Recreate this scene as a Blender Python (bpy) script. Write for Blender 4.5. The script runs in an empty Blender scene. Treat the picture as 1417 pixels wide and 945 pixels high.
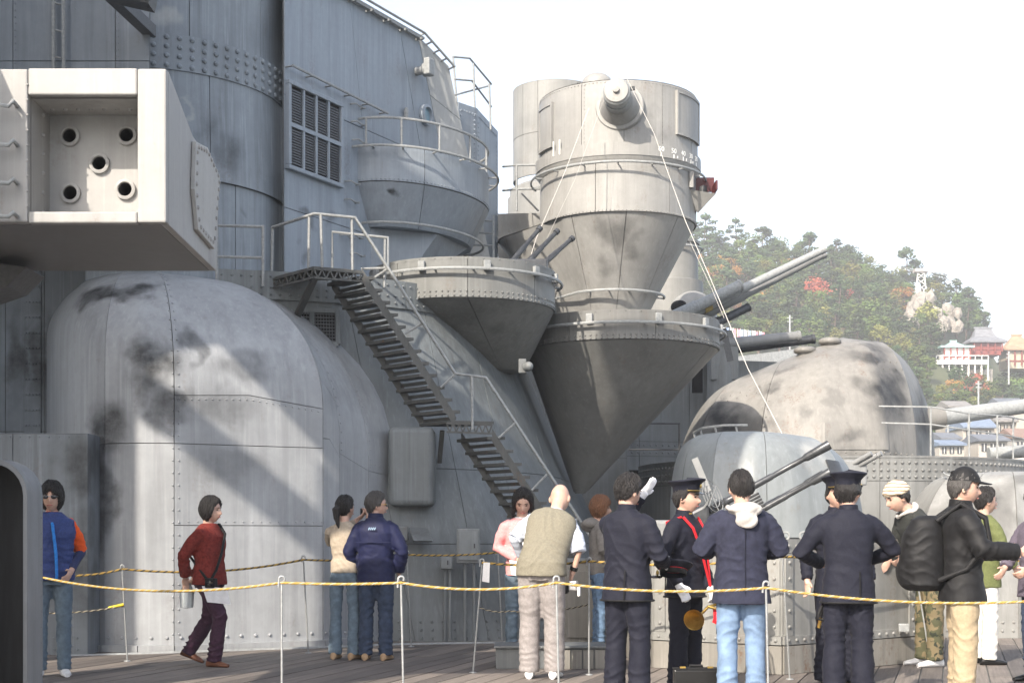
import bpy, bmesh, math, random
import numpy as np
from mathutils import Vector, Matrix, Quaternion, noise
random.seed(7)
R = math.radians
SC = bpy.context.scene
COL = SC.collection
V = Vector

# ------------------------------------------------------------------ camera, sky, sun
FOC = 2000.0; CX = 708.5; HY = 745.0; CH = 1.2      # focal length in photo pixels, horizon row, eye height
cam = bpy.data.cameras.new('camera'); camo = bpy.data.objects.new('camera', cam); COL.objects.link(camo)
camo.location = (0, 0, CH); camo.rotation_euler = (R(90), 0, 0)
cam.sensor_width = 36; cam.lens = 36 * FOC / 1417
cam.shift_y = (HY - 472.5) / 1417; cam.clip_start = .1; cam.clip_end = 20000
SC.camera = camo
AZ, EL = R(30), R(36)
LV = V((math.sin(AZ) * math.cos(EL), math.cos(AZ) * math.cos(EL), -math.sin(EL)))   # the way the light travels
world = bpy.data.worlds.new('World'); SC.world = world; world.use_nodes = True
wn = world.node_tree.nodes; wl = world.node_tree.links; wn.clear()
sky = wn.new('ShaderNodeTexSky'); sky.sky_type = 'NISHITA'; sky.sun_disc = False
sky.sun_elevation = EL; sky.sun_rotation = math.pi + AZ
sky.air_density = 1.0; sky.dust_density = 3.0; sky.ozone_density = 1.0; sky.altitude = 0
hs = wn.new('ShaderNodeHueSaturation'); hs.inputs['Saturation'].default_value = .65; hs.inputs['Value'].default_value = 1.2
bg = wn.new('ShaderNodeBackground'); bg.inputs[1].default_value = .15
wo = wn.new('ShaderNodeOutputWorld')
wl.new(sky.outputs[0], hs.inputs['Color']); wl.new(hs.outputs[0], bg.inputs[0]); wl.new(bg.outputs[0], wo.inputs[0])
sun = bpy.data.lights.new('sun', 'SUN'); sun.energy = 3.9; sun.angle = R(.55); sun.color = (1, .90, .77)
suno = bpy.data.objects.new('sun', sun); COL.objects.link(suno)
suno.rotation_mode = 'QUATERNION'; suno.rotation_quaternion = LV.to_track_quat('-Z', 'Y'); suno.location = (-20, -20, 30)
SC.cycles.use_adaptive_sampling = True; SC.cycles.adaptive_threshold = .02; SC.cycles.max_bounces = 7; SC.cycles.diffuse_bounces = 3; SC.cycles.glossy_bounces = 2; SC.cycles.volume_bounces = 0
SC.view_settings.view_transform = 'Standard'; SC.view_settings.look = 'None'
SC.view_settings.exposure = 1.1; SC.view_settings.gamma = 1

# ------------------------------------------------------------------ helpers
def at(px, py, D):
    return V(((px - CX) * D / FOC, D, CH + (HY - py) * D / FOC))
def xy(px, D, z=0.0):
    return V(((px - CX) * D / FOC, D, z))
def zat(py, D):
    return CH + (HY - py) * D / FOC
def frame(d):
    d = d.normalized(); up = V((0, 0, 1)) if abs(d.z) < .95 else V((0, 1, 0))
    s = d.cross(up).normalized(); return d, s, s.cross(d).normalized()

class MB:
    def __init__(s): s.v = []; s.f = []
    def add(s, vs, fs):
        o = len(s.v); s.v += [tuple(x) for x in vs]; s.f += [tuple(i + o for i in f) for f in fs]; return s
    def box(s, c, size, bx=(1, 0, 0), by=None):
        bx = V(bx).normalized(); bz = V((0, 0, 1))
        if by is None: by = bz.cross(bx).normalized()
        else: by = V(by).normalized(); bz = bx.cross(by).normalized()
        c = V(c); x, y, z = [k / 2 for k in size]
        vs = [c + bx * a * x + by * b * y + bz * d * z for d in (-1, 1) for a, b in ((-1, -1), (1, -1), (1, 1), (-1, 1))]
        return s.add(vs, [(3, 2, 1, 0), (4, 5, 6, 7), (0, 1, 5, 4), (1, 2, 6, 5), (2, 3, 7, 6), (3, 0, 4, 7)])
    def bar(s, a, b, w, h):
        a, b = V(a), V(b); d, sd, up = frame(b - a)
        return s.box((a + b) / 2, ((b - a).length, w, h), d, sd if False else up.cross(d))
    def prism(s, poly, vec):
        n = len(poly); vec = V(vec); vs = [V(p) for p in poly] + [V(p) + vec for p in poly]
        fs = [tuple(reversed(range(n))), tuple(range(n, 2 * n))] + [(i, (i + 1) % n, n + (i + 1) % n, n + i) for i in range(n)]
        return s.add(vs, fs)
    def tube(s, pts, r, n=8, caps=True, closed=False):
        pts = [V(p) for p in pts]; m = len(pts); rr = r if isinstance(r, (list, tuple)) else [r] * m
        d0 = pts[1] - pts[0]; _, sd, up = frame(d0); vs = []; prev = d0.normalized()
        for i, p in enumerate(pts):
            if closed: d = pts[(i + 1) % m] - pts[i - 1]
            else: d = pts[min(i + 1, m - 1)] - pts[max(i - 1, 0)]
            d = d.normalized(); q = prev.rotation_difference(d); sd = q @ sd; up = q @ up; prev = d
            for k in range(n):
                a = 2 * math.pi * k / n; vs.append(p + (sd * math.cos(a) + up * math.sin(a)) * rr[i])
        fs = []
        for i in range(m if closed else m - 1):
            j = (i + 1) % m
            for k in range(n): fs.append((i * n + k, i * n + (k + 1) % n, j * n + (k + 1) % n, j * n + k))
        if caps and not closed: fs += [tuple(reversed(range(n))), tuple(range((m - 1) * n, m * n))]
        return s.add(vs, fs)
    def lathe(s, c, prof, n=32, a0=0, a1=2 * math.pi, axis=None, caps=False):
        c = V(c); full = abs(a1 - a0 - 2 * math.pi) < 1e-6
        ax = V(axis).normalized() if axis else V((0, 0, 1)); 
        if axis: _, e1, e2 = frame(ax); e1, e2 = e1, ax.cross(e1)
        else: e1, e2 = V((1, 0, 0)), V((0, 1, 0))
        m = n if full else n + 1; vs = []
        for r, z in prof:
            for k in range(m):
                a = a0 + (a1 - a0) * k / n; vs.append(c + ax * z + (e1 * math.cos(a) + e2 * math.sin(a)) * r)
        fs = []
        for i in range(len(prof) - 1):
            for k in range(n):
                k2 = (k + 1) % m; fs.append((i * m + k, i * m + k2, (i + 1) * m + k2, (i + 1) * m + k))
        if caps: fs += [tuple(reversed(range(m))), tuple(range((len(prof) - 1) * m, len(prof) * m))]
        return s.add(vs, fs)
    def ell(s, c, r, nu=16, nv=10, M=None):
        c = V(c); vs = []; fs = []
        for j in range(nv + 1):
            t = math.pi * j / nv
            for i in range(nu):
                a = 2 * math.pi * i / nu; p = V((r[0] * math.sin(t) * math.cos(a), r[1] * math.sin(t) * math.sin(a), -r[2] * math.cos(t)))
                vs.append(c + (M @ p if M else p))
        for j in range(nv):
            for i in range(nu): fs.append((j * nu + i, j * nu + (i + 1) % nu, (j + 1) * nu + (i + 1) % nu, (j + 1) * nu + i))
        return s.add(vs, fs)
    def mesh(s, name, off=V((0, 0, 0)), smooth=None):
        me = bpy.data.meshes.new(name); me.from_pydata([V(v) - off for v in s.v], [], s.f); me.update()
        if smooth:
            me.shade_smooth(); me.set_sharp_from_angle(angle=R(smooth))
        return me
    def build(s, name, mat, parent=None, smooth=None, bevel=0, loc=None, stuff=False):
        off = parent_loc(parent) if parent else (loc if loc else V((0, 0, 0)))
        o = bpy.data.objects.new(name, s.mesh(name, V(off), smooth)); COL.objects.link(o); o.data.materials.append(mat)
        if parent: o.parent = parent
        elif loc: o.location = loc
        if bevel:
            b = o.modifiers.new('bevel', 'BEVEL'); b.width = bevel; b.segments = 2; b.limit_method = 'ANGLE'; b.angle_limit = R(40)
        if stuff: o['kind'] = 'stuff'
        return o
def parent_loc(p):
    l = V((0, 0, 0))
    while p: l = l + p.location; p = p.parent
    return l
def thing(name, label, cat, loc, group=None):
    o = bpy.data.objects.new(name, None); COL.objects.link(o); o.location = loc; o['label'] = label; o['category'] = cat
    o.empty_display_size = .2
    if group: o['group'] = group
    return o
def tag(o, label, cat, group=None):
    o['label'] = label; o['category'] = cat
    if group: o['group'] = group
    return o

# surface patches: f(u,v) -> point, split into panels with real joints
def nrm(f, u, v, flip=1, e=1e-3):
    a = f(u + e, v) - f(u - e, v); b = f(u, v + e) - f(u, v - e); n = a.cross(b)
    return n.normalized() * flip if n.length > 1e-12 else V((0, 0, 1))
def panel(mb, f, u0, u1, v0, v1, nu, nv, flip=1, gap=.004, th=.016, proud=0.0):
    um, vm = (u0 + u1) / 2, (v0 + v1) / 2
    lu = sum((f(u0 + (u1 - u0) * (i + 1) / 4, vm) - f(u0 + (u1 - u0) * i / 4, vm)).length for i in range(4)) or 1
    lv = sum((f(um, v0 + (v1 - v0) * (i + 1) / 4) - f(um, v0 + (v1 - v0) * i / 4)).length for i in range(4)) or 1
    gu, gv = min(.3, gap / lu), min(.3, gap / lv)
    a0, a1 = u0 + (u1 - u0) * gu, u1 - (u1 - u0) * gu; b0, b1 = v0 + (v1 - v0) * gv, v1 - (v1 - v0) * gv
    out = []; inn = []
    for j in range(nv + 1):
        for i in range(nu + 1):
            u = a0 + (a1 - a0) * i / nu; v = b0 + (b1 - b0) * j / nv; p = f(u, v); n = nrm(f, u, v, flip)
            out.append(p + n * proud); 
            if i in (0, nu) or j in (0, nv): inn.append((j * (nu + 1) + i, p - n * th))
    w = nu + 1; fs = []
    for j in range(nv):
        for i in range(nu):
            q = (j * w + i, j * w + i + 1, (j + 1) * w + i + 1, (j + 1) * w + i); fs.append(q if flip > 0 else q[::-1])
    base = len(out); idx = {k: base + t for t, (k, p) in enumerate(inn)}; vs = out + [p for k, p in inn]
    ring = [i for i in range(w)] + [j * w + nu for j in range(1, nv + 1)] + [nv * w + i for i in range(nu - 1, -1, -1)] + [j * w for j in range(nv - 1, 0, -1)]
    for t in range(len(ring)):
        a, b = ring[t], ring[(t + 1) % len(ring)]; q = (b, a, idx[a], idx[b]); fs.append(q if flip > 0 else q[::-1])
    mb.add(vs, fs)
def panels(f, us, vs, mat, parent, flip=1, nu=4, nv=4, back=None, skip=(), name='panel', gap=.0045, smooth=40, proud=0, bd=.014):
    for i in range(len(us) - 1):
        for j in range(len(vs) - 1):
            if (i, j) in skip: continue
            mb = MB(); panel(mb, f, us[i], us[i + 1], vs[j], vs[j + 1], nu, nv, flip, gap, proud=proud + random.uniform(0, .004)); mb.build(name, mat, parent, smooth)
    if back:
        mb = MB(); g = lambda u, v: f(u, v) - nrm(f, u, v, flip) * bd
        panel(mb, g, us[0], us[-1], vs[0], vs[-1], nu * (len(us) - 1), nv * (len(vs) - 1), flip, 0); mb.build('backing_shell', back, parent, smooth)
def rivet(mb, p, n, r):
    n = V(n).normalized(); _, a, b = frame(n); p = V(p); vs = []; K = 7
    for rr, h in ((1, 0), (.78, .5), (.32, .74)):
        for k in range(K):
            t = 2 * math.pi * k / K; vs.append(p + (a * math.cos(t) + b * math.sin(t)) * r * rr + n * r * h)
    fs = [(i * K + k, i * K + (k + 1) % K, (i + 1) * K + (k + 1) % K, (i + 1) * K + k) for i in range(2) for k in range(K)]
    fs.append(tuple(range(2 * K, 3 * K))); mb.add(vs, fs)
def rivet_line(mb, f, p0, p1, sp, r, flip=1, off=.003):
    N = 24; pts = [(p0[0] + (p1[0] - p0[0]) * i / N, p0[1] + (p1[1] - p0[1]) * i / N) for i in range(N + 1)]
    P = [f(*q) for q in pts]; acc = sp / 2; d = 0
    for i in range(N):
        L = (P[i + 1] - P[i]).length
        while d + L > acc and L > 1e-6:
            t = (acc - d) / L; u = pts[i][0] + (pts[i + 1][0] - pts[i][0]) * t; v = pts[i][1] + (pts[i + 1][1] - pts[i][1]) * t
            n = nrm(f, u, v, flip); rivet(mb, f(u, v) + n * off, n, r); acc += sp
        d += L
def line_rivets(mb, a, b, sp, r, n):
    a, b = V(a), V(b); L = (b - a).length; k = max(1, int(L / sp))
    for i in range(k + 1): rivet(mb, a + (b - a) * ((i + .5) / (k + 1)), n, r)

# ------------------------------------------------------------------ materials
def new_mat(name):
    m = bpy.data.materials.new(name); m.use_nodes = True; nt = m.node_tree; nt.nodes.clear()
    o = nt.nodes.new('ShaderNodeOutputMaterial'); b = nt.nodes.new('ShaderNodeBsdfPrincipled'); nt.links.new(b.outputs[0], o.inputs[0])
    return m, nt, b
def N(nt, t, **kw):
    n = nt.nodes.new(t)
    for k, v in kw.items():
        if k.startswith('i_'): n.inputs[int(k[2:]) if k[2:].isdigit() else k[2:].replace('_', ' ')].default_value = v
        else: setattr(n, k, v)
    return n
def mixc(nt, fac, a, b, blend='MIX'):
    n = nt.nodes.new('ShaderNodeMix'); n.data_type = 'RGBA'; n.blend_type = blend
    for i, x in ((0, fac), (6, a), (7, b)):
        if hasattr(x, 'links'): nt.links.new(x, n.inputs[i])
        elif i == 0: n.inputs[0].default_value = x
        else: n.inputs[i].default_value = (*x[:3], 1)
    return n.outputs[2]
def mth(nt, op, a, b=None, c=None, clamp=False):
    n = nt.nodes.new('ShaderNodeMath'); n.operation = op; n.use_clamp = clamp
    for i, x in enumerate((a, b, c)):
        if x is None: continue
        if hasattr(x, 'links'): nt.links.new(x, n.inputs[i])
        else: n.inputs[i].default_value = x
    return n.outputs[0]
def mrange(nt, x, a, b, c=0, d=1, smooth=False):
    n = nt.nodes.new('ShaderNodeMapRange'); n.clamp = True
    if smooth: n.interpolation_type = 'SMOOTHSTEP'
    nt.links.new(x, n.inputs[0])
    for i, k in ((1, a), (2, b), (3, c), (4, d)): n.inputs[i].default_value = k
    return n.outputs[0]
def noi(nt, vec, scale, detail=4, rough=.55, mul=None, dist=0):
    if mul:
        m = N(nt, 'ShaderNodeVectorMath', operation='MULTIPLY'); nt.links.new(vec, m.inputs[0]); m.inputs[1].default_value = mul; vec = m.outputs[0]
    n = N(nt, 'ShaderNodeTexNoise'); n.inputs['Scale'].default_value = scale; n.inputs['Detail'].default_value = detail
    n.inputs['Roughness'].default_value = rough; n.inputs['Distortion'].default_value = dist; nt.links.new(vec, n.inputs['Vector'])
    return n.outputs[0]
def paint(name, base, soot=(), streak=.35, mott=.22, rough=.5, rust=.12, patches=None, pale=(), zsc=1.0, metal=0, blotch=0):
    """weathered naval paint; soot / pale = list of (point, radius, strength)"""
    m, nt, b = new_mat(name); g = N(nt, 'ShaderNodeNewGeometry'); pos = g.outputs['Position']
    n1 = noi(nt, pos, 1.3, 6, .6); n2 = noi(nt, pos, 1.0, 5, .6, mul=(9, 9, .55)); n3 = noi(nt, pos, 14, 4, .6); n5 = noi(nt, pos, 1, 3, .5, mul=(28, 28, .9))
    c = mixc(nt, mrange(nt, n1, .3, .72), [k * (1 - mott) for k in base], [min(1, k * (1 + mott * .6)) for k in base])
    dk = mrange(nt, n2, .46, .72); dk = mth(nt, 'MULTIPLY', dk, streak)
    c = mixc(nt, dk, c, [k * .38 for k in base])
    lt = mth(nt, 'MULTIPLY', mrange(nt, n5, .55, .72), streak * .6); c = mixc(nt, lt, c, [min(1, k * 1.5 + .05) for k in base])
    c = mixc(nt, mth(nt, 'MULTIPLY', mrange(nt, n3, .35, .7), .16), c, [k * .6 for k in base])
    if blotch:
        bn = noi(nt, pos, 1.15, 3, .5, dist=.4); c = mixc(nt, mth(nt, 'MULTIPLY', mrange(nt, bn, .52, .66, smooth=True), blotch), c, (.06, .058, .054))
    if rust:
        rn = noi(nt, pos, 1.0, 5, .7, mul=(3.5, 3.5, 1.2)); rn2 = noi(nt, pos, 30, 3, .6)
        rm = mth(nt, 'MULTIPLY', mrange(nt, rn, .56, .7), mrange(nt, rn2, .42, .6)); c = mixc(nt, mth(nt, 'MULTIPLY', rm, rust * 2.2), c, (.13, .075, .045))
    wn_ = N(nt, 'ShaderNodeTexNoise'); wn_.inputs['Scale'].default_value = 2.4; wn_.inputs['Detail'].default_value = 5; nt.links.new(pos, wn_.inputs['Vector'])
    off = N(nt, 'ShaderNodeVectorMath', operation='MULTIPLY_ADD'); nt.links.new(wn_.outputs['Color'], off.inputs[0]); off.inputs[1].default_value = (.7, .7, .7)
    sub = N(nt, 'ShaderNodeVectorMath', operation='SUBTRACT'); nt.links.new(pos, sub.inputs[0]); sub.inputs[1].default_value = (.35, .35, .35)
    nt.links.new(sub.outputs[0], off.inputs[2]); wp = off.outputs[0]
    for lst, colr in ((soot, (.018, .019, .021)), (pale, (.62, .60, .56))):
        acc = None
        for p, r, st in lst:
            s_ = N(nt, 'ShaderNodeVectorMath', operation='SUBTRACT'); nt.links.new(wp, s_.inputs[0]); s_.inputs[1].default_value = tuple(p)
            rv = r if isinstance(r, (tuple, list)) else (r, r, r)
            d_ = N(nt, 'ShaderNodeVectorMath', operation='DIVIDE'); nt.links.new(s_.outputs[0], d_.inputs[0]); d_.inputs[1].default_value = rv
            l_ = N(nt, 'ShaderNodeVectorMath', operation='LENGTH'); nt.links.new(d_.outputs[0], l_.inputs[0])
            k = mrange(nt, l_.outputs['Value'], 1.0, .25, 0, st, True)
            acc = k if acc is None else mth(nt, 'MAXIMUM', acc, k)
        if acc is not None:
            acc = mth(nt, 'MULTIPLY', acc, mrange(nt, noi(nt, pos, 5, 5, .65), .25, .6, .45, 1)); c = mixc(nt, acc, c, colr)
    nt.links.new(c, b.inputs['Base Color'])
    nt.links.new(mrange(nt, n1, .3, .7, rough - .08, rough + .14), b.inputs['Roughness'])
    b.inputs['Specular IOR Level'].default_value = .4; b.inputs['Metallic'].default_value = metal
    bp = N(nt, 'ShaderNodeBump'); bp.inputs['Strength'].default_value = .35; bp.inputs['Distance'].default_value = .03
    bz = mth(nt, 'ADD', mth(nt, 'MULTIPLY', noi(nt, pos, 1.9, 2, .4), .9), mth(nt, 'MULTIPLY', noi(nt, pos, 45, 3, .6), .05))
    nt.links.new(bz, bp.inputs['Height']); nt.links.new(bp.outputs[0], b.inputs['Normal'])
    return m
def plain(name, col, rough=.6, var=.15, scale=20, metal=0, bump=.1, spec=.4, stretch=None, dist=.004):
    m, nt, b = new_mat(name); tc = N(nt, 'ShaderNodeTexCoord'); n = noi(nt, tc.outputs['Object'], scale, 5, .6, mul=stretch)
    c = mixc(nt, mrange(nt, n, .3, .7), [k * (1 - var) for k in col], [min(1, k * (1 + var)) for k in col]); nt.links.new(c, b.inputs['Base Color'])
    b.inputs['Roughness'].default_value = rough; b.inputs['Metallic'].default_value = metal; b.inputs['Specular IOR Level'].default_value = spec
    if bump:
        bp = N(nt, 'ShaderNodeBump'); bp.inputs['Strength'].default_value = bump * 4; bp.inputs['Distance'].default_value = dist; nt.links.new(n, bp.inputs['Height']); nt.links.new(bp.outputs[0], b.inputs['Normal'])
    return m
GREY = (.205, .22, .225)
M = {}
M['grey'] = paint('grey_paint', GREY)
M['grey_dk'] = paint('grey_paint_sooty', (.15, .16, .163), streak=.45)
M['grey_wall'] = paint('grey_paint_wall', (.27, .29, .295), streak=.3)
M['rail'] = plain('painted_rail', (.27, .28, .28), .5, .2, 25)
M['dark'] = plain('dark_steel', (.05, .052, .055), .45, .3, 30)
M['seam'] = plain('seam_steel', (.10, .105, .107), .7, .2, 20)
M['black'] = plain('black_void', (.008, .008, .009), .9, .2, 10, bump=0)
M['gun'] = paint('gun_metal_grey', (.23, .235, .235), streak=.2, rough=.38)
M['gundk'] = plain('gun_metal_dark', (.07, .073, .078), .35, .25, 18, metal=.4)
# ------------------------------------------------------------------ the setting: sea, deck
sea_m, nt, b = new_mat('sea_water'); b.inputs['Base Color'].default_value = (.05, .09, .1, 1); b.inputs['Roughness'].default_value = .12
g = N(nt, 'ShaderNodeNewGeometry'); bp = N(nt, 'ShaderNodeBump'); bp.inputs['Strength'].default_value = .4; nt.links.new(noi(nt, g.outputs['Position'], .4, 6), bp.inputs['Height']); nt.links.new(bp.outputs[0], b.inputs['Normal'])
sea = MB().add([(-900, -750, -9.5), (1100, -750, -9.5), (1100, 1250, -9.5), (-900, 1250, -9.5)], [(0, 1, 2, 3)]).build('sea', sea_m); sea['kind'] = 'structure'
deck = MB().box((0, 20, -.25), (36, 48, .5)).build('deck', M['seam']); deck['kind'] = 'structure'
PD = V((.306, 1, 0)).normalized(); PN = V((PD.y, -PD.x, 0))
plank_ms = []
for k, cc in enumerate([(.175, .150, .132), (.145, .124, .110), (.20, .172, .15), (.12, .104, .094)]):
    m, nt, b = new_mat('weathered_plank'); g = N(nt, 'ShaderNodeNewGeometry')
    vr = N(nt, 'ShaderNodeVectorRotate', rotation_type='Z_AXIS'); vr.inputs['Angle'].default_value = math.atan2(.306, 1); nt.links.new(g.outputs['Position'], vr.inputs['Vector'])
    n_ = noi(nt, vr.outputs[0], 1, 6, .65, mul=(38, 1.2, 1)); n2 = noi(nt, g.outputs['Position'], 1.6, 5, .6)
    c = mixc(nt, mrange(nt, n_, .3, .7), [x * .62 for x in cc], [x * 1.2 for x in cc]); c = mixc(nt, mrange(nt, n2, .45, .75, 0, .45), c, [x * .5 for x in cc])
    nt.links.new(c, b.inputs['Base Color']); b.inputs['Roughness'].default_value = .72
    bp = N(nt, 'ShaderNodeBump'); bp.inputs['Strength'].default_value = .5; bp.inputs['Distance'].default_value = .004; nt.links.new(n_, bp.inputs['Height']); nt.links.new(bp.outputs[0], b.inputs['Normal'])
    plank_ms.append(m)
PW = .19
pl_me = {}
for i in range(-52, 42):
    s0 = 2.5 + random.uniform(0, 4); o0 = i * PW
    while s0 < 26:
        L = random.choice((4.6, 5.4, 6.2)); c = PD * (s0 + L / 2) + PN * o0
        ends = [PD * s0 + PN * o0, PD * (s0 + L) + PN * o0]
        vis = any(p.y > 6 and abs(p.x / max(p.y, .1)) < .47 for p in ends + [c]) and c.y < 24
        if vis:
            k = (L, random.randrange(4))
            if k not in pl_me:
                pl_me[k] = MB().box((0, 0, 0), (PW - .012, L - .012, .03)).mesh('plank'); pl_me[k].materials.append(plank_ms[k[1]])
            o = bpy.data.objects.new('plank', pl_me[k]); COL.objects.link(o); o.parent = deck
            o.location = (c.x, c.y, -.003 + random.uniform(-.0015, .0015)); o.rotation_euler = (0, 0, -math.atan2(.306, 1))
        s0 += L
DZ = .0135

# ------------------------------------------------------------------ hood: the big domed casing on the left
def col_loft(cols):
    C = []
    for (px, D, ys, tx, tD, yt) in cols:
        C.append((xy(px, D), xy(tx, tD), zat(ys, D), yt))
    n = len(C)
    def f(u, v):
        i = int(max(0, min(n - 2, math.floor(u)))); t = u - i; P = C[i][0].lerp(C[i + 1][0], t); T = C[i][1].lerp(C[i + 1][1], t)
        zs = C[i][2] + (C[i + 1][2] - C[i][2]) * t; zt = C[i][3] + (C[i + 1][3] - C[i][3]) * t
        if v <= 1:
            kz = min(2.68, zs / .93); return V((P.x, P.y, v * kz if v < .86 else .86 * kz + (zs - .86 * kz) * (v - .86) / .14))
        th = (v - 1) * math.pi / 2; k = 1 - math.cos(th); Q = P.lerp(T, k); return V((Q.x, Q.y, zs + (zt - zs) * math.sin(th)))
    return f
ZT = 4.24
hood_f = col_loft([(64, 18.2, 470, 150, 17.8, ZT), (66, 17.0, 465, 150, 17.2, ZT), (82, 15.9, 468, 158, 16.9, ZT), (110, 15.42, 480, 168, 16.8, ZT), (145, 15.2, 500, 182, 16.7, ZT),
    (193, 15.1, 525, 200, 16.7, ZT), (241, 15.15, 547, 214, 16.7, ZT), (345, 15.55, 547, 235, 16.8, ZT), (447, 15.95, 566, 258, 17.0, ZT), (470, 16.15, 612, 264, 17.1, ZT), (510, 16.6, 638, 272, 17.3, ZT), (548, 17.1, 648, 282, 17.6, ZT), (560, 19, 640, 285, 19, ZT)])
hp = lambda px, py, D: at(px, py, D)
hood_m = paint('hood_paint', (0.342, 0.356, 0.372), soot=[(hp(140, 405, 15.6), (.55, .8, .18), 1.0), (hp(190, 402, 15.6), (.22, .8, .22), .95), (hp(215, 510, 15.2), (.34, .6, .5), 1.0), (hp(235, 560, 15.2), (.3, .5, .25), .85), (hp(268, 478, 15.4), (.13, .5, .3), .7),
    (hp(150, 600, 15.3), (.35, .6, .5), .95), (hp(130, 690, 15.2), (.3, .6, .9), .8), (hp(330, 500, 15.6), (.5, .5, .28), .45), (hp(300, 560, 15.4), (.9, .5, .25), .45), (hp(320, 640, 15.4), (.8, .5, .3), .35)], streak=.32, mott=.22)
hood = thing('domed_gun_hood', 'tall grey riveted dome-topped casing with black soot smears beside the woman in red', 'gun casing', xy(300, 16))
US = [0, 2, 4, 6, 8, 9, 10, 12]
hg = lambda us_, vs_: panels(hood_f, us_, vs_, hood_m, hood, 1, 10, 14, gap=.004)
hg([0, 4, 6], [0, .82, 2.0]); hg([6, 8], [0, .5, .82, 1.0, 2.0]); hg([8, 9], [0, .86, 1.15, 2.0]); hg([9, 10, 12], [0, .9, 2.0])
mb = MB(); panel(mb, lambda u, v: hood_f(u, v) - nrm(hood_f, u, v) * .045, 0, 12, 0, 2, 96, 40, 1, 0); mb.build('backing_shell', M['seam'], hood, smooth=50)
rv = MB()
for v in (.018, .06): rivet_line(rv, hood_f, (2, v), (11.5, v), .16, .02)
for u in (5.96, 6.06): rivet_line(rv, hood_f, (u, .05), (u, 1.95), .13, .012)
rivet_line(rv, hood_f, (6, .985), (8, .985), .075, .011); rivet_line(rv, hood_f, (6, .515), (8, .515), .1, .01)
rivet_line(rv, hood_f, (9.06, .9), (9.06, 1.9), .1, .011); rivet_line(rv, hood_f, (10.06, .9), (10.06, 1.9), .1, .011); rivet_line(rv, hood_f, (10, .98), (12, .98), .09, .011)
rivet_line(rv, hood_f, (11, .1), (11, 1.9), .12, .012); rivet_line(rv, hood_f, (4, .1), (4, 1.8), .14, .01)
rv.build('rivets', hood_m, hood, stuff=True)
mb = MB()
for i in range(60):   # base strip, bolted to the deck
    u0, u1 = 1.5 + i * 10 / 60, 1.5 + (i + 1) * 10 / 60
    a, b_ = hood_f(u0, 0), hood_f(u1, 0); n = nrm(hood_f, u0, .1); mb.box((a + b_) / 2 + n * .03 + V((0, 0, .05)), ((b_ - a).length + .005, .06, .07), b_ - a)
mb.build('base_strip', hood_m, hood)
kb = MB(); kb.tube([at(95, 908, 14.65), at(240, 903, 15.0), at(360, 899, 15.45), at(470, 895, 15.75), at(555, 891.5, 16.2), at(705, 889, 16.45)], .022, 6)
tag(kb.build('deck_edge_bar', M['rail']), 'thin pale metal bar on the deck along the foot of the grey casing', 'edge bar')

# low casing left of the hood, and the wall behind it
lc = thing('low_casing', 'low grey sooty box casing left of the tall domed casing', 'casing', xy(40, 15))
lc_m = paint('low_casing_paint', (0.187, 0.209, 0.230), soot=[(at(118, 640, 14.8), (.35, .6, .5), .85), (at(110, 780, 14.8), (.25, .5, .9), .7)], streak=.5)
X1 = xy(121, 14.8).x
fW = lambda u, v: V((-7.4 + u * (X1 + 7.4), 14.8, v * zat(600, 14.8)))
panels(fW, [0, .45, .75, 1], [0, .55, 1], lc_m, lc, 1, 1, 1, back=M['seam'])
fS = lambda u, v: V((X1 - .0, 14.8 + u * 2.2, v * zat(600, 14.8)))
panels(fS, [0, 1], [0, 1], lc_m, lc, 1, 1, 1)
MB().box(((-7.4 + X1) / 2, 16.1, zat(600, 14.8) - .02), (X1 + 7.4 - .002, 2.57, .05)).build('top_plate', lc_m, lc)
rv = MB()
for u in (.76, .93): 
    for du in (0, .02): rivet_line(rv, fW, (u + du, .02), (u + du, .5), .1, .011)
rivet_line(rv, fW, (.2, .03), (1, .03), .12, .014); rivet_line(rv, fW, (.2, .08), (1, .08), .12, .014); rivet_line(rv, fW, (.2, .985), (1, .985), .1, .01)
rv.build('rivets', lc_m, lc, stuff=True)

bw = thing('rear_wall', 'grey riveted steel wall with soot behind the domed casing at left', 'steel wall', (-6, 17.9, 0))
bw_m = paint('rear_wall_paint', (0.240, 0.269, 0.302), soot=[(at(55, 500, 17.7), (.25, .6, .9), .85), (at(20, 490, 17.7), (.22, .6, .8), .8)], streak=.4)
fR = lambda u, v: V((-8.5 + u * 4.4, 17.85, v * 5.6)); panels(fR, [0, .42, .51, .62, 1], [0, .45, 1], bw_m, bw, 1, 1, 1, back=M['seam'])
mb = MB(); rv = MB(); sx0, sx1 = xy(31, 17.75).x, xy(54, 17.75).x
mb.box(((sx0 + sx1) / 2, 17.83, 2.8), (sx1 - sx0, .03, 5.5)).build('cover_strip', bw_m, bw)
z = .5
while z < 5.4:
    for k in range(5): rivet(rv, (sx0 + .02 + k * (sx1 - sx0 - .04) / 4, 17.815, z), (0, -1, 0), .016)
    z += .19
rv.build('rivets', bw_m, bw, stuff=True)
mb = MB().box((-5.3, 17.8, 4.6), (6.4, 4, .1)); 

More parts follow.
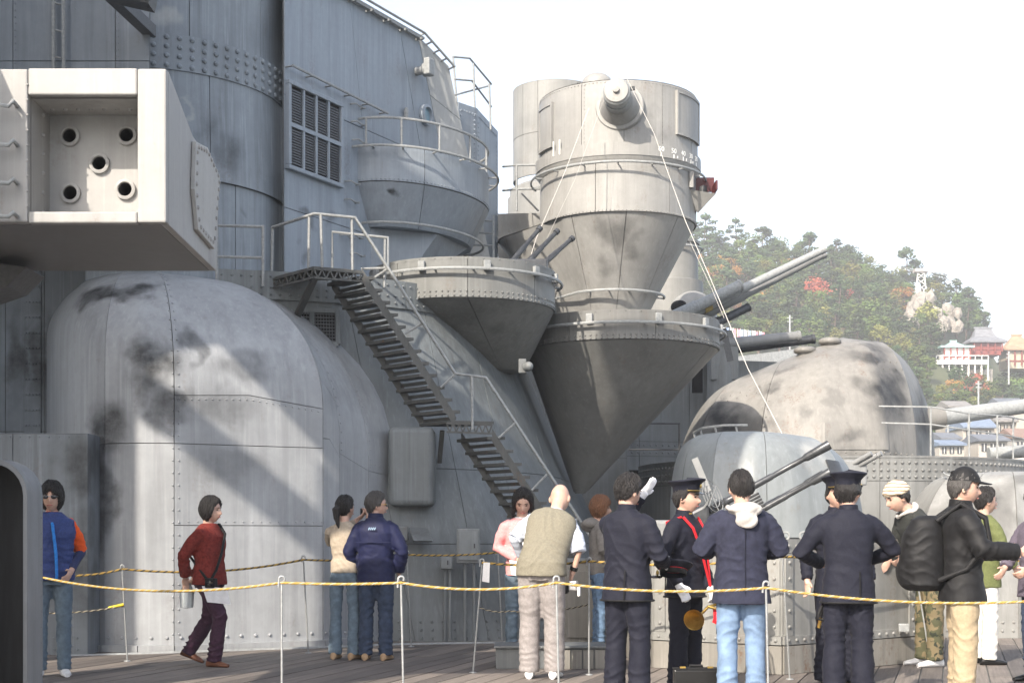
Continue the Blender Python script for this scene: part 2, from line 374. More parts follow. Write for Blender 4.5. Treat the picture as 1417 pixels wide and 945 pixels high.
# upper overhanging block with ladder
ub = thing('upper_block', 'upper grey plated wall with rivet rows and a thin ladder above the open box', 'steel wall', (-6, 15.3, 5))
UX = xy(207, 15.3).x
fU = lambda u, v: V((-9 + u * (UX + 9), 15.3, 5.0 + v * 5)); panels(fU, [0, .5, .72, .8, .93, 1], [0, .25, .5, 1], bw_m, ub, 1, 1, 1, back=M['seam'])
rv = MB()
for u in (.505, .725, .805, .935): rivet_line(rv, fU, (u, 0), (u, 1), .07, .009)
for a, b_ in (((0, .42), (.75, .22)), ((.3, .62), (.85, .36))): rivet_line(rv, fU, a, b_, .07, .009)
rv.build('rivets', bw_m, ub, stuff=True)
mb = MB(); 
for x in (74, 88): mb.bar(at(x, 130, 15.2), at(x, -40, 15.2), .03, .03)
mb.build('ladder_rail', M['rail'], ub)
for k in range(5): MB().tube([at(74, 78 - k * 37, 15.2), at(88, 78 - k * 37 + 4, 15.2)], .011, 6).build('ladder_rung', M['rail'], ub)
MB().box((-6.4, 17, 5.0), (5.2 - .2, 3.3, .05)).build('soffit', bw_m, ub)
mb = MB(); mb.bar(at(150, -12, 13.8), at(212, 2, 13.8), .25, .14); mb.bar(at(205, 0, 13.8), at(207, 12, 13.8), .03, .03)
mb.bar(at(150, -12, 13.8), V((at(150, -12, 13.8).x, 15.4, 6.6)), .12, .12)
mb.build('overhead_bracket', M['dark'], ub)

# round mast trunk with the big rivet band
tk = thing('mast_trunk', 'round grey mast trunk with a wide band of large rivets', 'mast', xy(205, 18.6, 3.6))
tk_m = paint('trunk_paint', (0.265, 0.296, 0.326), soot=[(at(320, 215, 17.2), (.35, .5, .5), .6), (at(300, 190, 17.1), (.25, .5, .5), .5), (at(345, 285, 17.3), (.1, .4, .15), .7), (at(375, 250, 17.9), (.25, .5, .3), .35)], pale=[(at(262, 150, 16.9), (.07, .4, .35), .55), (at(232, 20, 16.9), (.2, .3, .2), .4), (at(310, 215, 17), (.05, .3, .3), .4)], streak=.5)
TC = xy(205, 18.6)
def cyl(cx, r, z0, z1): return lambda u, v: V((cx.x + r * math.cos(u), cx.y + r * math.sin(u), z0 + (z1 - z0) * v))
A0, A1 = R(-100), R(20)
fT = cyl(TC, 1.73, 7.0, 11); panels(fT, [A0, R(-60), R(-25), A1], [0, 1], tk_m, tk, 1, 8, 2, back=M['seam'])
fB = cyl(TC, 1.77, 6.70, 7.13); panels(fB, [A0, A1], [0, 1], tk_m, tk, 1, 30, 1, name='rivet_band')
rv = MB()
for v in (.12, .38, .63, .88):
    k = 0; a = A0 + .03
    while a < A1: n = nrm(fB, a, v); rivet(rv, fB(a, v) + n * .004, n, .034); a += .085
rv.build('rivets', tk_m, tk, stuff=True)
def fK(u, v): r = 1.75 + .035 * v; return V((TC.x + r * math.cos(u), TC.y + r * math.sin(u), 6.73 - 1.27 * v))
panels(fK, [A0, R(-52), A1], [0, 1], tk_m, tk, -1, 12, 3, name='skirt_plate', back=M['seam'])
fL = cyl(TC, 1.745, 3.5, 5.75); panels(fL, [A0, R(-40), A1], [0, 1], tk_m, tk, 1, 12, 2, back=M['seam'])

# ------------------------------------------------------------------ hanging open-faced box upper left
bx = thing('open_steel_box', 'pale open-fronted steel box with five round holes in its back plate, upper left', 'steel box', at(115, 310, 9.0))
bx_m = paint('box_paint', (0.322, 0.317, 0.308), streak=.26, mott=.2, rust=.15, soot=[(at(285, 340, 10.4), (.1, .3, .4), .25)])
D1, D2 = 9.0, 10.53; D15 = 9.75
def q(px, py, D=D1): return at(px, py, D)
zB, zT = zat(308, D1), zat(95, D1)
xr = xy(230, D1).x; xo = xy(190, D1).x; xi = xy(38, D1).x; xl = -4.35
zo0, zo1 = zat(292, D1), zat(132, D1)
f_ = MB()
f_.box(((xo + xr) / 2, D1 + .035, (zB + zT) / 2), (xr - xo, .07, zT - zB)); f_.build('right_jamb', bx_m, bx, bevel=.011)
MB().box(((xi + xo) / 2, D1 + .035, (zo1 + zT) / 2 + .003), (xo - xi - .004, .068, zT - zo1)).build('head_plate', bx_m, bx, bevel=.011)
MB().box(((xi + xo) / 2, D1 + .035, (zB + zo0) / 2 - .003), (xo - xi - .004, .068, zo0 - zB)).build('bottom_plate', bx_m, bx, bevel=.011)
MB().box(((xl + xi) / 2, D1 + .035, (zB + zT) / 2), (xi - xl, .07, zT - zB - .004)).build('left_plate', bx_m, bx, bevel=.011)
RD = 9.43   # recessed plate depth
mb = MB()
mb.add([(xi, D1 + .07, zo0), (xo, D1 + .07, zo0), (xo, RD, zo0), (xi, RD, zo0)], [(0, 1, 2, 3)]); mb.add([(xi, D1 + .07, zo1), (xo, D1 + .07, zo1), (xo, RD, zo1), (xi, RD, zo1)], [(3, 2, 1, 0)])
mb.add([(xi, D1 + .07, zo0), (xi, RD, zo0), (xi, RD, zo1), (xi, D1 + .07, zo1)], [(0, 1, 2, 3)]); mb.add([(xo, D1 + .07, zo0), (xo, RD, zo0), (xo, RD, zo1), (xo, D1 + .07, zo1)], [(3, 2, 1, 0)])
mb.build('lining', bx_m, bx)
# back plate with five real holes
holes = [at(97, 189, RD), at(176, 188, RD), at(138, 227, RD), at(98, 268, RD), at(174, 263, RD)]
bm = bmesh.new(); x0, x1 = xi - .3, xo; 
sd = .066
def plate_with_holes(x0, x1, z0, z1, hs, r, y):
    mb = MB(); xs = sorted({x0, x1, *[h.x - sd for h in hs], *[h.x + sd for h in hs]}); zs = sorted({z0, z1, *[h.z - sd for h in hs], *[h.z + sd for h in hs]})
    xs = [x for x in xs if x0 <= x <= x1]; zs = [z for z in zs if z0 <= z <= z1]
    for i in range(len(xs) - 1):
        for j in range(len(zs) - 1):
            cx, cz = (xs[i] + xs[i + 1]) / 2, (zs[j] + zs[j + 1]) / 2
            if any(abs(cx - h.x) < sd and abs(cz - h.z) < sd for h in hs): continue
            mb.add([(xs[i], y, zs[j]), (xs[i + 1], y, zs[j]), (xs[i + 1], y, zs[j + 1]), (xs[i], y, zs[j + 1])], [(0, 1, 2, 3)])
    for h in hs:
        K = 24; outer = []; inner = []
        for k in range(K):
            a = 2 * math.pi * k / K; c, s = math.cos(a), math.sin(a); mx = max(abs(c), abs(s)); outer.append((h.x + sd * c / mx, y, h.z + sd * s / mx)); inner.append((h.x + r * c, y, h.z + r * s))
        mb.add(outer + inner, [(k, (k + 1) % K, K + (k + 1) % K, K + k) for k in range(K)])
    return mb
holes[0].x -= 0; 
plate_with_holes(xi - .25, xo, zo0, zo1, holes, .045, RD).build('back_plate', bx_m, bx)
for h in holes:
    rg = MB().lathe((h.x, RD, h.z), [(.045, -.0), (.045, .024), (.05, .028), (.066, .024), (.068, 0)], 24, axis=(0, -1, 0)).build('hole_rim', bx_m, bx, smooth=40)
    MB().lathe((h.x, RD, h.z), [(.045, 0), (.045, -.3)], 20, axis=(0, -1, 0)).build('hole_bore', M['dark'], bx, smooth=40)
MB().box(((xi + xo) / 2 - .1, RD + .32, (zo0 + zo1) / 2), (.9, .03, .8)).build('inner_bulkhead', M['black'], bx)
# right side: five-cornered plate tapering to the back
sx = xr
side = [(sx, D1 + .07, zB), (sx, D2, zat(375, D2)), (sx, D2 + .1, zat(240, D2)), (sx, D15, zat(188, D15)), (sx, D1 + .07, zT)]
zb2 = zat(375, D2)
side[1] = (sx, D2, zb2)
MB().prism(side, (-.05, 0, 0)).build('side_plate', bx_m, bx, bevel=.004)
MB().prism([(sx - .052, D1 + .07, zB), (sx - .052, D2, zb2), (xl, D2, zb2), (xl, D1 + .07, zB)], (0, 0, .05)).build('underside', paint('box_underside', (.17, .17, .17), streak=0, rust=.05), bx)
MB().prism([(sx - .052, D1 + .07, zT - .05), (sx - .052, D15, zat(188, D15) - .05), (xl, D15, zat(188, D15) - .05), (xl, D1 + .07, zT - .05)], (0, 0, .04)).build('top_plate', bx_m, bx)
MB().prism([(sx - .052, D15 + .02, zat(188, D15) - .05), (sx - .052, D2 + .1, zat(240, D2) - .05), (xl, D2 + .1, zat(240, D2) - .05), (xl, D15 + .02, zat(188, D15) - .05)], (0, 0, .04)).build('back_slope', bx_m, bx)
# bolted hatch on the side plate
hp_ = [(265, 196), (281, 204), (299, 245), (297, 268), (291, 345), (268, 318), (263, 262)]
def sidept(px, py):   # where the ray through a photo point meets the side plane x = sx
    D = sx * FOC / (px - CX); return V((sx, D, zat(py, D)))
hpts = [sidept(*p) for p in hp_]
MB().prism([p + V((.002, 0, 0)) for p in hpts], (.03, 0, 0)).build('side_hatch', paint('hatch_paint', (.38, .375, .36), streak=.1), bx, bevel=.005)
rv = MB()
ctr = sum(hpts, V((0, 0, 0))) / len(hpts)
for i in range(len(hpts)):
    a, b_ = hpts[i].lerp(ctr, .1), hpts[(i + 1) % len(hpts)].lerp(ctr, .1); line_rivets(rv, a + V((.032, 0, 0)), b_ + V((.032, 0, 0)), .085, .017, (1, 0, 0))
for k in range(8): rivet(rv, (xi + .06 + k * (xo - xi - .1) / 7, D1 + .3, zo1), (0, 0, -1), .016)
for k in range(6): rivet(rv, (xi, D1 + .3, zo0 + .06 + k * (zo1 - zo0 - .1) / 5), (1, 0, 0), .016)
for k in range(7): rivet(rv, (xi + .12 + k * (xo - xi - .15) / 6, D1 + .3, zo0), (0, 0, 1), .016)
for k in range(9): rivet(rv, (xi - .0 - .0, D1 - .001, zB + .1 + k * (zT - zB - .2) / 8), (0, -1, 0), .008)
rv.build('rivets', bx_m, bx, stuff=True)
for py in (146, 200, 253, 299):
    a = at(-25, py + 3, D1); b_ = at(24, py - 1, D1)
    MB().tube([a, a + V((.01, -.1, 0)), at(12, py + 1, D1 - .1), b_ + V((-.0, -.08, 0)), b_ + V((0, 0, -.01))], .014, 6).build('rung', M['rail'], bx, smooth=60)
# unseen flange added to shade the box front, and the post carrying the box
mb = MB(); mb.prism([(-4.35, 8.1, zB + .0), (-3.52, 8.1, zB + .0), (-3.48, 8.1, zB + 1.2), (-3.72, 8.1, zB + 1.75), (-4.35, 8.1, zB + 1.75)], (0, .85, 0)); mb.build('shade_flange', bx_m, bx, bevel=.01)
MB().box((-4.62, 9.8, 1.9), (.5, 1.1, 3.8)).build('post', bx_m, bx, bevel=.01)
mb = MB().prism([at(-90, 350, 10.0), at(36, 370, 10.0), at(10, 396, 10.0), at(-90, 430, 10.0)], (0, .4, 0)).build('shadow_gusset', M['dark'], bx)  # support wedge; the shadow under the box is put into its dark colour

# ------------------------------------------------------------------ dark rounded tub at bottom left, close by
tb = thing('round_cornered_tub', 'dark open-fronted steel housing with round corners at the lower left edge', 'housing', xy(0, 8.1))
tb_m = paint('tub_paint', (.17, .178, .185), streak=.3)
def rr(x0, x1, z0, z1, r, y):
    pts = []
    for cx, cz, a0 in ((x1 - r, z1 - r, 0), (x0 + r, z1 - r, 90), (x0 + r, z0 + r, 180), (x1 - r, z0 + r, 270)):
        for k in range(7): a = R(a0 + k * 15); pts.append(V((cx + r * math.cos(a), y, cz + r * math.sin(a))))
    return pts
yF = 8.1; x1 = xy(32, yF).x; x0 = x1 - 1.3; o = rr(x0 - .03, x1 + .022, .01, zat(634, yF), .2, yF); i_ = rr(x0, x1, .12, zat(641, yF), .18, yF)
mb = MB(); K = len(o)
mb.add(o + i_, [(k, (k + 1) % K, K + (k + 1) % K, K + k)[::-1] for k in range(K)])
mb.build('front_rim', tb_m, tb)
o2 = [p + V((0, .27, 0)) for p in o]
MB().add([p + V((0, 0, 0)) for p in o] + o2, [(k, (k + 1) % K, K + (k + 1) % K, K + k) for k in range(K)] + [tuple(range(K, 2 * K))]).build('shell', tb_m, tb, smooth=40)
i2 = [p + V((0, .24, 0)) for p in i_]
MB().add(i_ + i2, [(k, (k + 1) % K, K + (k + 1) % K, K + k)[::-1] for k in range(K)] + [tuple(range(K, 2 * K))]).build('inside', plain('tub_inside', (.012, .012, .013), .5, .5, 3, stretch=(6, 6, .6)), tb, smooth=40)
rv = MB(); zz = .15
while zz < 1.4: rivet(rv, (x1 + .022, yF + .24, zz), (1, 0, 0), .006); zz += .09
rv.build('rivets', tb_m, tb, stuff=True)

MB().prism([(-4.3, 7.4, 0), (-2.98, 7.4, 0), (-2.98, 7.4, 2.1), (-3.2, 7.4, 2.4), (-4.3, 7.4, 2.4)], (0, .04, 0)).build('shade_screen', tb_m, tb)  # unseen plate added so the tub front falls in shade
# ------------------------------------------------------------------ lower flared hull of the superstructure
def catmull(pts):
    n = len(pts)
    def g(u):
        i = int(max(0, min(n - 2, math.floor(u)))); t = u - i
        p0, p1, p2, p3 = pts[max(i - 1, 0)], pts[i], pts[i + 1], pts[min(i + 2, n - 1)]
        return .5 * ((2 * p1) + (p2 - p0) * t + (2 * p0 - 5 * p1 + 4 * p2 - p3) * t * t + (3 * p1 - p0 - 3 * p2 + p3) * t ** 3)
    return g
ZL = 4.06
bot = catmull([xy(420, 17.7), xy(500, 17.0), xy(575, 16.72), xy(650, 16.75), xy(715, 16.95), xy(775, 17.4), xy(828, 18.4), xy(862, 20.5), xy(880, 24)])
top = catmull([xy(300, 16.75, ZL), xy(400, 16.95, ZL), xy(480, 17.2, ZL), xy(560, 17.6, ZL), xy(620, 18.2, ZL), xy(665, 19.0, ZL), xy(697, 20.0, ZL), xy(716, 21.6, ZL), xy(724, 24.5, ZL)])
fH = lambda u, v: bot(u).lerp(top(u), v)
hull = thing('flared_base', 'flared grey steel base wall behind the stairway, rivets along its foot', 'steel wall', xy(640, 17.5))
hull_m = paint('hull_paint', (0.161, 0.177, 0.184), soot=[(at(650, 820, 16.8), (.5, .5, .5), .3)], streak=.42)
panels(fH, [0, 2, 3.4, 4.6, 6, 8], [0, .28, .5, 1], hull_m, hull, 1, 8, 4, back=M['seam'])
rv = MB()
for v in (.012, .035, .058): rivet_line(rv, fH, (.5, v), (7, v), .13, .018)
# riveted top band
fHb = lambda u, v: top(u) + V((.02, -.05, 0)) + V((0, 0, -.08 + .34 * v))
panels(fHb, [0, 3, 5, 8], [0, 1], hull_m, hull, 1, 12, 1, name='top_band')
for v in (.18, .42, .8): rivet_line(rv, fHb, (0, v), (7, v), .11, .017)
rv.build('rivets', hull_m, hull, stuff=True)
mb = MB(); P = [top(u / 4) + V((.02, -.05, .22)) for u in range(0, 33)]; Q = [p + V((-.8, 4.5, 0)) for p in P]
mb.add(P + Q, [(i, i + 1, 33 + i + 1, 33 + i) for i in range(32)]); mb.build('ledge_plate', hull_m, hull)
# inset window with a mesh of bars under the stair platform
wp = [at(398, 430, 17.02), at(468, 432, 17.14), at(469, 478, 17.0), at(398, 476, 16.88)]
wd = MB().prism([wp[0] + V((0, -.06, 0)), wp[1] + V((0, -.06, 0)), wp[2] + V((0, -.06, 0)), wp[3] + V((0, -.06, 0))], (0, .03, 0)).build('window', M['black'], hull)
mb = MB()
for a, b_ in ((0, 1), (1, 2), (2, 3), (3, 0)): mb.bar(wp[a] + V((0, -.08, 0)), wp[b_] + V((0, -.08, 0)), .05, .05)
mb.bar(wp[0].lerp(wp[1], .5) + V((0, -.08, 0)), wp[3].lerp(wp[2], .5) + V((0, -.08, 0)), .05, .03); mb.build('window_frame', hull_m, wd)
mb = MB()
for k in range(1, 18): mb.bar(wp[0].lerp(wp[1], k / 18) + V((0, -.065, 0)), wp[3].lerp(wp[2], k / 18) + V((0, -.065, 0)), .012, .008)
for k in range(1, 10): mb.bar(wp[0].lerp(wp[3], k / 10) + V((0, -.067, 0)), wp[1].lerp(wp[2], k / 10) + V((0, -.067, 0)), .012, .008)
mb.build('mesh_grille', M['gundk'], wd)

# rounded bulge, scoop, lockers, lamp on the base wall
def rbox(c, s, mat, name, parent, bev, bxv=(1, 0, 0)):
    o = MB().box(c, s, bxv).build(name, mat, parent); m = o.modifiers.new('bevel', 'BEVEL'); m.width = bev; m.segments = 4; o.data.shade_smooth(); o.data.set_sharp_from_angle(angle=R(50)); return o
c0, c1 = at(545, 590, 16.7), at(597, 700, 16.7)
fb = rbox(((c0.x + c1.x) / 2 - .02, 17.1, (c0.z + c1.z) / 2), (c1.x - c0.x + .1, .8, c0.z - c1.z), hull_m, 'rounded_bulge', None, .07)
tag(fb, 'rounded grey steel bulge on the wall right of the domed casing', 'steel bulge')
rv = MB(); line_rivets(rv, (c1.x - .03, 16.699, c0.z - .1), (c1.x - .03, 16.699, c1.z + .1), .07, .008, (0, -1, 0)); rv.build('rivets', hull_m, fb, stuff=True)
sc = thing('vent_scoop', 'small dark wedge-shaped vent scoop low on the base wall', 'vent', at(580, 748, 16.7))
mb = MB(); a, b_, c_, d_ = at(565, 729, 16.75), at(590, 730, 16.75), at(598, 741, 16.45), at(571, 748, 16.45); mb.prism([at(566, 730, 16.75), at(572, 748, 16.4), at(572, 750, 16.75)], (.22, 0, 0)); mb.build('hood', M['grey_dk'], sc, bevel=.01)
MB().box(at(553, 738, 16.7), (.2, .12, .17)).build('duct', M['grey_dk'], sc, bevel=.015)
for nm, x0_, x1_, y0_, y1_, D_, lb in (('junction_box', 632, 664, 731, 779, 16.55, 'larger grey junction box with conduits on the base wall'), ('junction_box', 609, 627, 768, 788, 16.6, 'smaller grey junction box beside the larger one on the base wall')):
    a, b_ = at(x0_, y0_, D_), at(x1_, y1_, D_); t = thing(nm, lb, 'junction box', V(((a.x + b_.x) / 2, D_, 0)), 'junction boxes on the base wall')
    MB().box(((a.x + b_.x) / 2, D_ + .06, (a.z + b_.z) / 2), (b_.x - a.x, .14, a.z - b_.z)).build('case', M['grey'], t, bevel=.012)
    MB().box(((a.x + b_.x) / 2, D_ - .02, (a.z + b_.z) / 2), ((b_.x - a.x) * .84, .02, (a.z - b_.z) * .84)).build('lid', M['grey'], t, bevel=.006)
    MB().box((b_.x - .06, D_ - .035, (a.z + b_.z) / 2), (.015, .03, .05)).build('latch', M['dark'], t)
    for k in range(2): x_ = a.x + (b_.x - a.x) * (.35 + .4 * k); MB().tube([(x_, D_ + .06, b_.z), (x_, D_ + .05, .02)], .018, 8).build('conduit', M['grey'], t, smooth=60)
lm = thing('bulkhead_lamp', 'small round wall lamp under the left gun tub', 'lamp', at(727, 508, 18.2))
MB().box(at(723, 507, 18.25), (.1, .12, .18)).build('bracket', M['grey_dk'], lm, bevel=.01); MB().lathe(at(731, 507, 18.1), [(0, .07), (.04, .06), (.06, .02), (.06, -.05)], 16, axis=(.4, -.9, 0)).build('shade', M['grey'], lm, smooth=50)

# ------------------------------------------------------------------ deckhouse upstairs (long shaded wall, receding to the right)
AX = V((.476, .88, 0)).normalized(); NX = V((AX.y, -AX.x, 0)); W0 = xy(395, 18)
def w(t, z, off=0): p = W0 + AX * t + NX * off; return V((p.x, p.y, z))
def wray(px, py, off=0):      # photo point -> the wall
    k = (px - CX) / FOC; b0 = W0 + NX * off; t = (k * b0.y - b0.x) / (AX.x - k * AX.y); p = b0 + AX * t; return V((p.x, p.y, zat(py, p.y))), t
dh = thing('deckhouse', 'long grey deckhouse wall with a barred window, receding behind the stairs', 'deckhouse', w(1.5, 4))
dh_m = paint('deckhouse_paint', (0.283, 0.322, 0.367), soot=[(at(468, 300, 18.6), (.2, .4, .2), .85), (at(430, 300, 18.3), (.15, .4, .15), .6), (at(425, 345, 18.2), (.12, .4, .2), .5), (at(350, 300, 17.6), (.15, .5, .4), .6)], streak=.32, mott=.12)
def fD(u, v):   # right edge leans outward below
    tr = 3.1 + (8.4 - (4.0 + 4.4 * v)) * .42; return w(-.02 + (tr + .02) * u, 4.0 + 4.4 * v)
panels(fD, [0, .45, .84, 1], [0, .3, .62, 1], dh_m, dh, 1, 3, 3, back=M['seam'], gap=.005)
# chamfer face
tcor = lambda z: w(3.1 + (8.4 - z) * .42, z)
def fC(u, v):
    z = 4.6 + v * 3.8; a = tcor(z); b_ = a + V((.42, .40, 0)) * (1.0 + .1 * (1 - v)) + V((0, 0, -.3 * v)); return a.lerp(b_, u)
ch_m = paint('chamfer_lit_paint', (.42, .43, .43), streak=.25)  # paler than the wall, sunlight on this face put into the colour
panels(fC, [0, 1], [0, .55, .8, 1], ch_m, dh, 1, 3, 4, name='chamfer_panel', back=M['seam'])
mb = MB(); a = tcor(8.38); mb.add([w(-.02, 8.38), a, a + V((.42, .4, -.3)), a + V((-2.5, 2.5, -.3)), w(-.02, 8.38, -2)], [(0, 1, 2, 3, 4)]); mb.build('roof_plate', dh_m, dh)
mb = MB(); rv = MB()
for (z0, z1) in ((8.34, 8.42),): mb.bar(w(0, 8.36, .05), tcor(8.36) + NX * .05, .06, .05)
k = .1
while k < 3.1: mb.bar(w(k, 8.33, 0), w(k, 8.33, .14), .03, .03); k += .42
mb.tube([w(0, 8.42, .12), tcor(8.42) + NX * .12, tcor(8.42) + NX * .1 + V((.42, .40, -.34))], .018, 6)
for k in range(5): p = tcor(8.42) + V((.42, .40, -.34)) * (k / 4); mb.bar(p + V((-.06, .06, -.04)), p + NX * .12, .02, .02)
mb.build('gutter_rail', M['rail'], dh)
mb = MB(); mb.tube([w(0, 7.07, .11), w(2.15, 7.03, .11)], .017, 6)
for k in range(6): mb.tube([w(.0 + k * .42, 7.065 - k * .007, 0), w(.0 + k * .42, 7.065 - k * .007, .11)], .012, 6)
mb.build('pipe_rail', M['rail'], dh, smooth=60)
# window: frame, dark opening, mullions, louvres
(p0, t0), (p1, t1) = wray(398, 116), wray(468, 140); z0 = wray(398, 228)[0].z; zt = p0.z; zb = z0
t1 = wray(467, 150)[1]; zt = wray(398, 118)[0].z; zb = wray(398, 229)[0].z
wd = MB().prism([w(t0, zb, .005), w(t1, zb, .005), w(t1, zt, .005), w(t0, zt, .005)], NX * .015).build('window', M['black'], dh)
def wbar(mb, ta, za, tb_, zb_, wd_, dp, off): mb.prism([w(ta, za, off), w(tb_, za, off), w(tb_, zb_, off), w(ta, zb_, off)], NX * dp)
mb = MB(); e = .055
wbar(mb, t0 - e, zt, t1 + e, zt + e, 0, .07, 0); wbar(mb, t0 - e, zb - e, t1 + e, zb, 0, .07, 0); wbar(mb, t0 - e, zb, t0, zt, 0, .068, 0); wbar(mb, t1, zb, t1 + e, zt, 0, .068, 0)
mb.build('window_frame', dh_m, wd, bevel=.01)
mb = MB(); wbar(mb, t0, (zt + zb) / 2 - .02, t1, (zt + zb) / 2 + .03, 0, .05, .012); mb.build('transom', dh_m, wd)
for k in (1, 2, 3): mb = MB(); tt = t0 + (t1 - t0) * k / 4; wbar(mb, tt - .018, zb, tt + .018, zt, 0, .045, .014); mb.build('mullion', dh_m, wd)
for r_ in range(2):
    for c_ in range(4):
        mb = MB(); ta, tb_ = t0 + (t1 - t0) * c_ / 4 + .022, t0 + (t1 - t0) * (c_ + 1) / 4 - .022; za = zb + (zt - zb) * r_ / 2 + .03
        for k in range(13): zz = za + k * (zt - zb - .12) / 26; wbar(mb, ta, zz, tb_, zz + .022, 0, .02, .021)
        mb.build('louvre_panel', M['gundk'], wd)
# rungs, lamp, porthole
for px, py in ((492, 150), (493, 174), (495, 199), (485, 256), (484, 281), (490, 330), (492, 355), (478, 330)):
    p, t = wray(px, py); MB().tube([w(t - .13, p.z + .02, 0), w(t - .11, p.z + .02, .09), w(t - .05, p.z, .1), w(t + .07, p.z - .0, .1), w(t + .1, p.z + .02, .09), w(t + .12, p.z + .02, 0)], .011, 6).build('wall_rung', M['rail'], dh, smooth=60)
p, t = wray(573, 98); pl = MB().lathe(w(t + .05, p.z, 0), [(.06, .0), (.06, .12), (.1, .14), (.1, .24)], 14, axis=NX).build('lamp_stalk', M['rail'], dh, smooth=40)
MB().box(w(t - .03, p.z, .27), (.16, .1, .24), AX).build('lamp_head', M['rail'], dh, bevel=.02)
p, t = wray(587, 160); prt = MB().lathe(w(t, p.z, 0), [(.15, 0), (.15, .07), (.11, .08), (.1, .03)], 20, axis=NX).build('porthole', dh_m, dh, smooth=40)
gl, nt, b = new_mat('porthole_glass'); b.inputs['Base Color'].default_value = (.2, .3, .36, 1); b.inputs['Roughness'].default_value = .08
MB().lathe(w(t, p.z, 0), [(0, .035), (.105, .033)], 20, axis=NX).build('pane', gl, prt)
p, t = wray(558, 158); MB().lathe(w(t, p.z - .06, .05), [(.03, 0), (.035, .1), (.02, .14), (0, .145)], 10).build('call_lamp', M['rail'], dh, smooth=40)
# armoured rear face with riveted edges, and roof railing
ar = thing('armoured_screen', 'tall shaded armoured screen with riveted edges behind the small platform', 'armour screen', at(660, 290, 22.5))
ar_m = dh_m
Pa, Pb, Pc = xy(634, 21.8), xy(660, 22.2), xy(689, 23.6)
def fA(u, v): 
    b_ = Pa.lerp(Pb, u) if u <= 1 else Pb.lerp(Pc, u - 1); zt_ = (zat(141, 21.8) + (zat(150, 22.2) - zat(141, 21.8)) * min(u, 1)) if u <= 1 else zat(150, 22.2) + (zat(182, 23.6) - zat(150, 22.2)) * (u - 1)
    return V((b_.x, b_.y, 4.2 + (zt_ - 4.2) * v))
panels(fA, [0, 1, 2], [0, 1], ar_m, ar, 1, 3, 3, back=M['seam'])
rv = MB()
for a, b_ in (((.12, .35), (.12, .97)), ((.85, .35), (.85, .97)), ((.1, .97), (.9, .97)), ((1.06, .35), (1.06, .96)), ((1.05, .97), (1.95, .97)), ((1.94, .3), (1.94, .95))): rivet_line(rv, fA, a, b_, .07, .016)
rv.build('rivets', ar_m, ar, stuff=True)
for k in range(6): MB().tube([at(650, 305 + k * 17, 21.6), at(683, 306 + k * 17, 21.6)], .014, 6).build('ladder_rung', M['rail'], ar)
mb = MB()
for x_ in (650, 683): mb.bar(at(x_, 298, 21.6), at(x_, 400, 21.6), .03, .03)
mb.build('ladder_rail', M['rail'], ar)
rl = thing('roof_railing', 'thin roof railing on top of the deckhouse against the white sky', 'railing', at(655, 140, 22.6))
for pts in ([at(627, 79, 22), at(650, 81, 22.4), at(680, 117, 23)], [at(629, 110, 22), at(653, 112, 22.4), at(680, 148, 23)], [at(629, 132, 22), at(677, 119, 23)]): MB().tube(pts, .016, 6).build('rail', M['rail'], rl)
for a, b_ in (((627, 79), (632, 142)), ((655, 88), (657, 152)), ((677, 116), (679, 180))): MB().tube([at(*a, 22.3), at(*b_, 22.3)], .016, 6).build('stanchion', M['rail'], rl)

# ------------------------------------------------------------------ small platform (sponson) on the deckhouse wall
sp = thing('wall_platform', 'small rounded platform with railing hung on the deckhouse wall', 'platform', w(3.0, 5.5))
sp_m = paint('platform_paint', (0.262, 0.295, 0.332), soot=[(at(545, 268, 19.4), (.12, .3, .12), .95), (at(600, 250, 19.3), (.18, .3, .2), .7), (at(628, 262, 19.4), (.14, .3, .18), .7)], streak=.3)
SCN = w(3.0, 0)
def ring(ra, rb, z, ph): return SCN + AX * (ra * math.cos(ph)) + NX * (rb * math.sin(ph)) + V((0, 0, z))
fP1 = lambda u, v: ring(1.42, .92, 5.98 + .5 * v, math.pi - u); fP2 = lambda u, v: ring(1.15 + .27 * v, .66 + .26 * v, 5.42 + .55 * v, math.pi - u)
panels(fP1, [-.15, .9, 2.0, 3.3], [0, 1], sp_m, sp, 1, 8, 2, back=M['seam']); panels(fP2, [-.15, .9, 2.0, 3.3], [0, 1], sp_m, sp, 1, 8, 2, back=M['seam'])
rv = MB(); rivet_line(rv, fP1, (0, .96), (3.1, .96), .06, .012); rivet_line(rv, fP1, (0, .06), (3.1, .06), .06, .012); rv.build('rivets', sp_m, sp, stuff=True)
# flat bottom and the wedge that carries it
MB().add([ring(1.14, .655, 5.425, math.pi - k * math.pi / 24) for k in range(25)], [tuple(range(25))]).build('bottom_plate', sp_m, sp)
A1, A2, A3, A4 = [SCN + AX * a + NX * n + V((0, 0, 5.42)) for a, n in ((-1.12, 0), (.95, 0), (.7, .48), (-.35, .6))]; B1 = SCN + AX * -1.1 + V((0, 0, 4.5)); B2 = SCN + AX * -.85 + NX * .2 + V((0, 0, 4.5))
MB().add([A1, A2, A3, A4, B1, B2], [(0, 4, 5, 3), (3, 5, 2), (2, 5, 1), (1, 5, 4), (0, 3, 2, 1)]).build('wedge_bracket', sp_m, sp)
MB().add([ring(1.36, .88, 6.1, math.pi * k / 24) for k in range(25)], [tuple(range(25))]).build('floor', sp_m, sp)
for z_, ra, nm in ((6.83, 1.4, 'top_rail'), (6.42, 1.55, 'fender_rail'), (5.45, 1.32, 'lower_rail')):
    rb = ra - .48 if nm != 'lower_rail' else .85
    MB().tube([ring(ra, rb, z_, math.pi * (.02 + .98 * k / 28)) for k in range(29)], .018, 6).build(nm, M['rail'], sp, smooth=60)
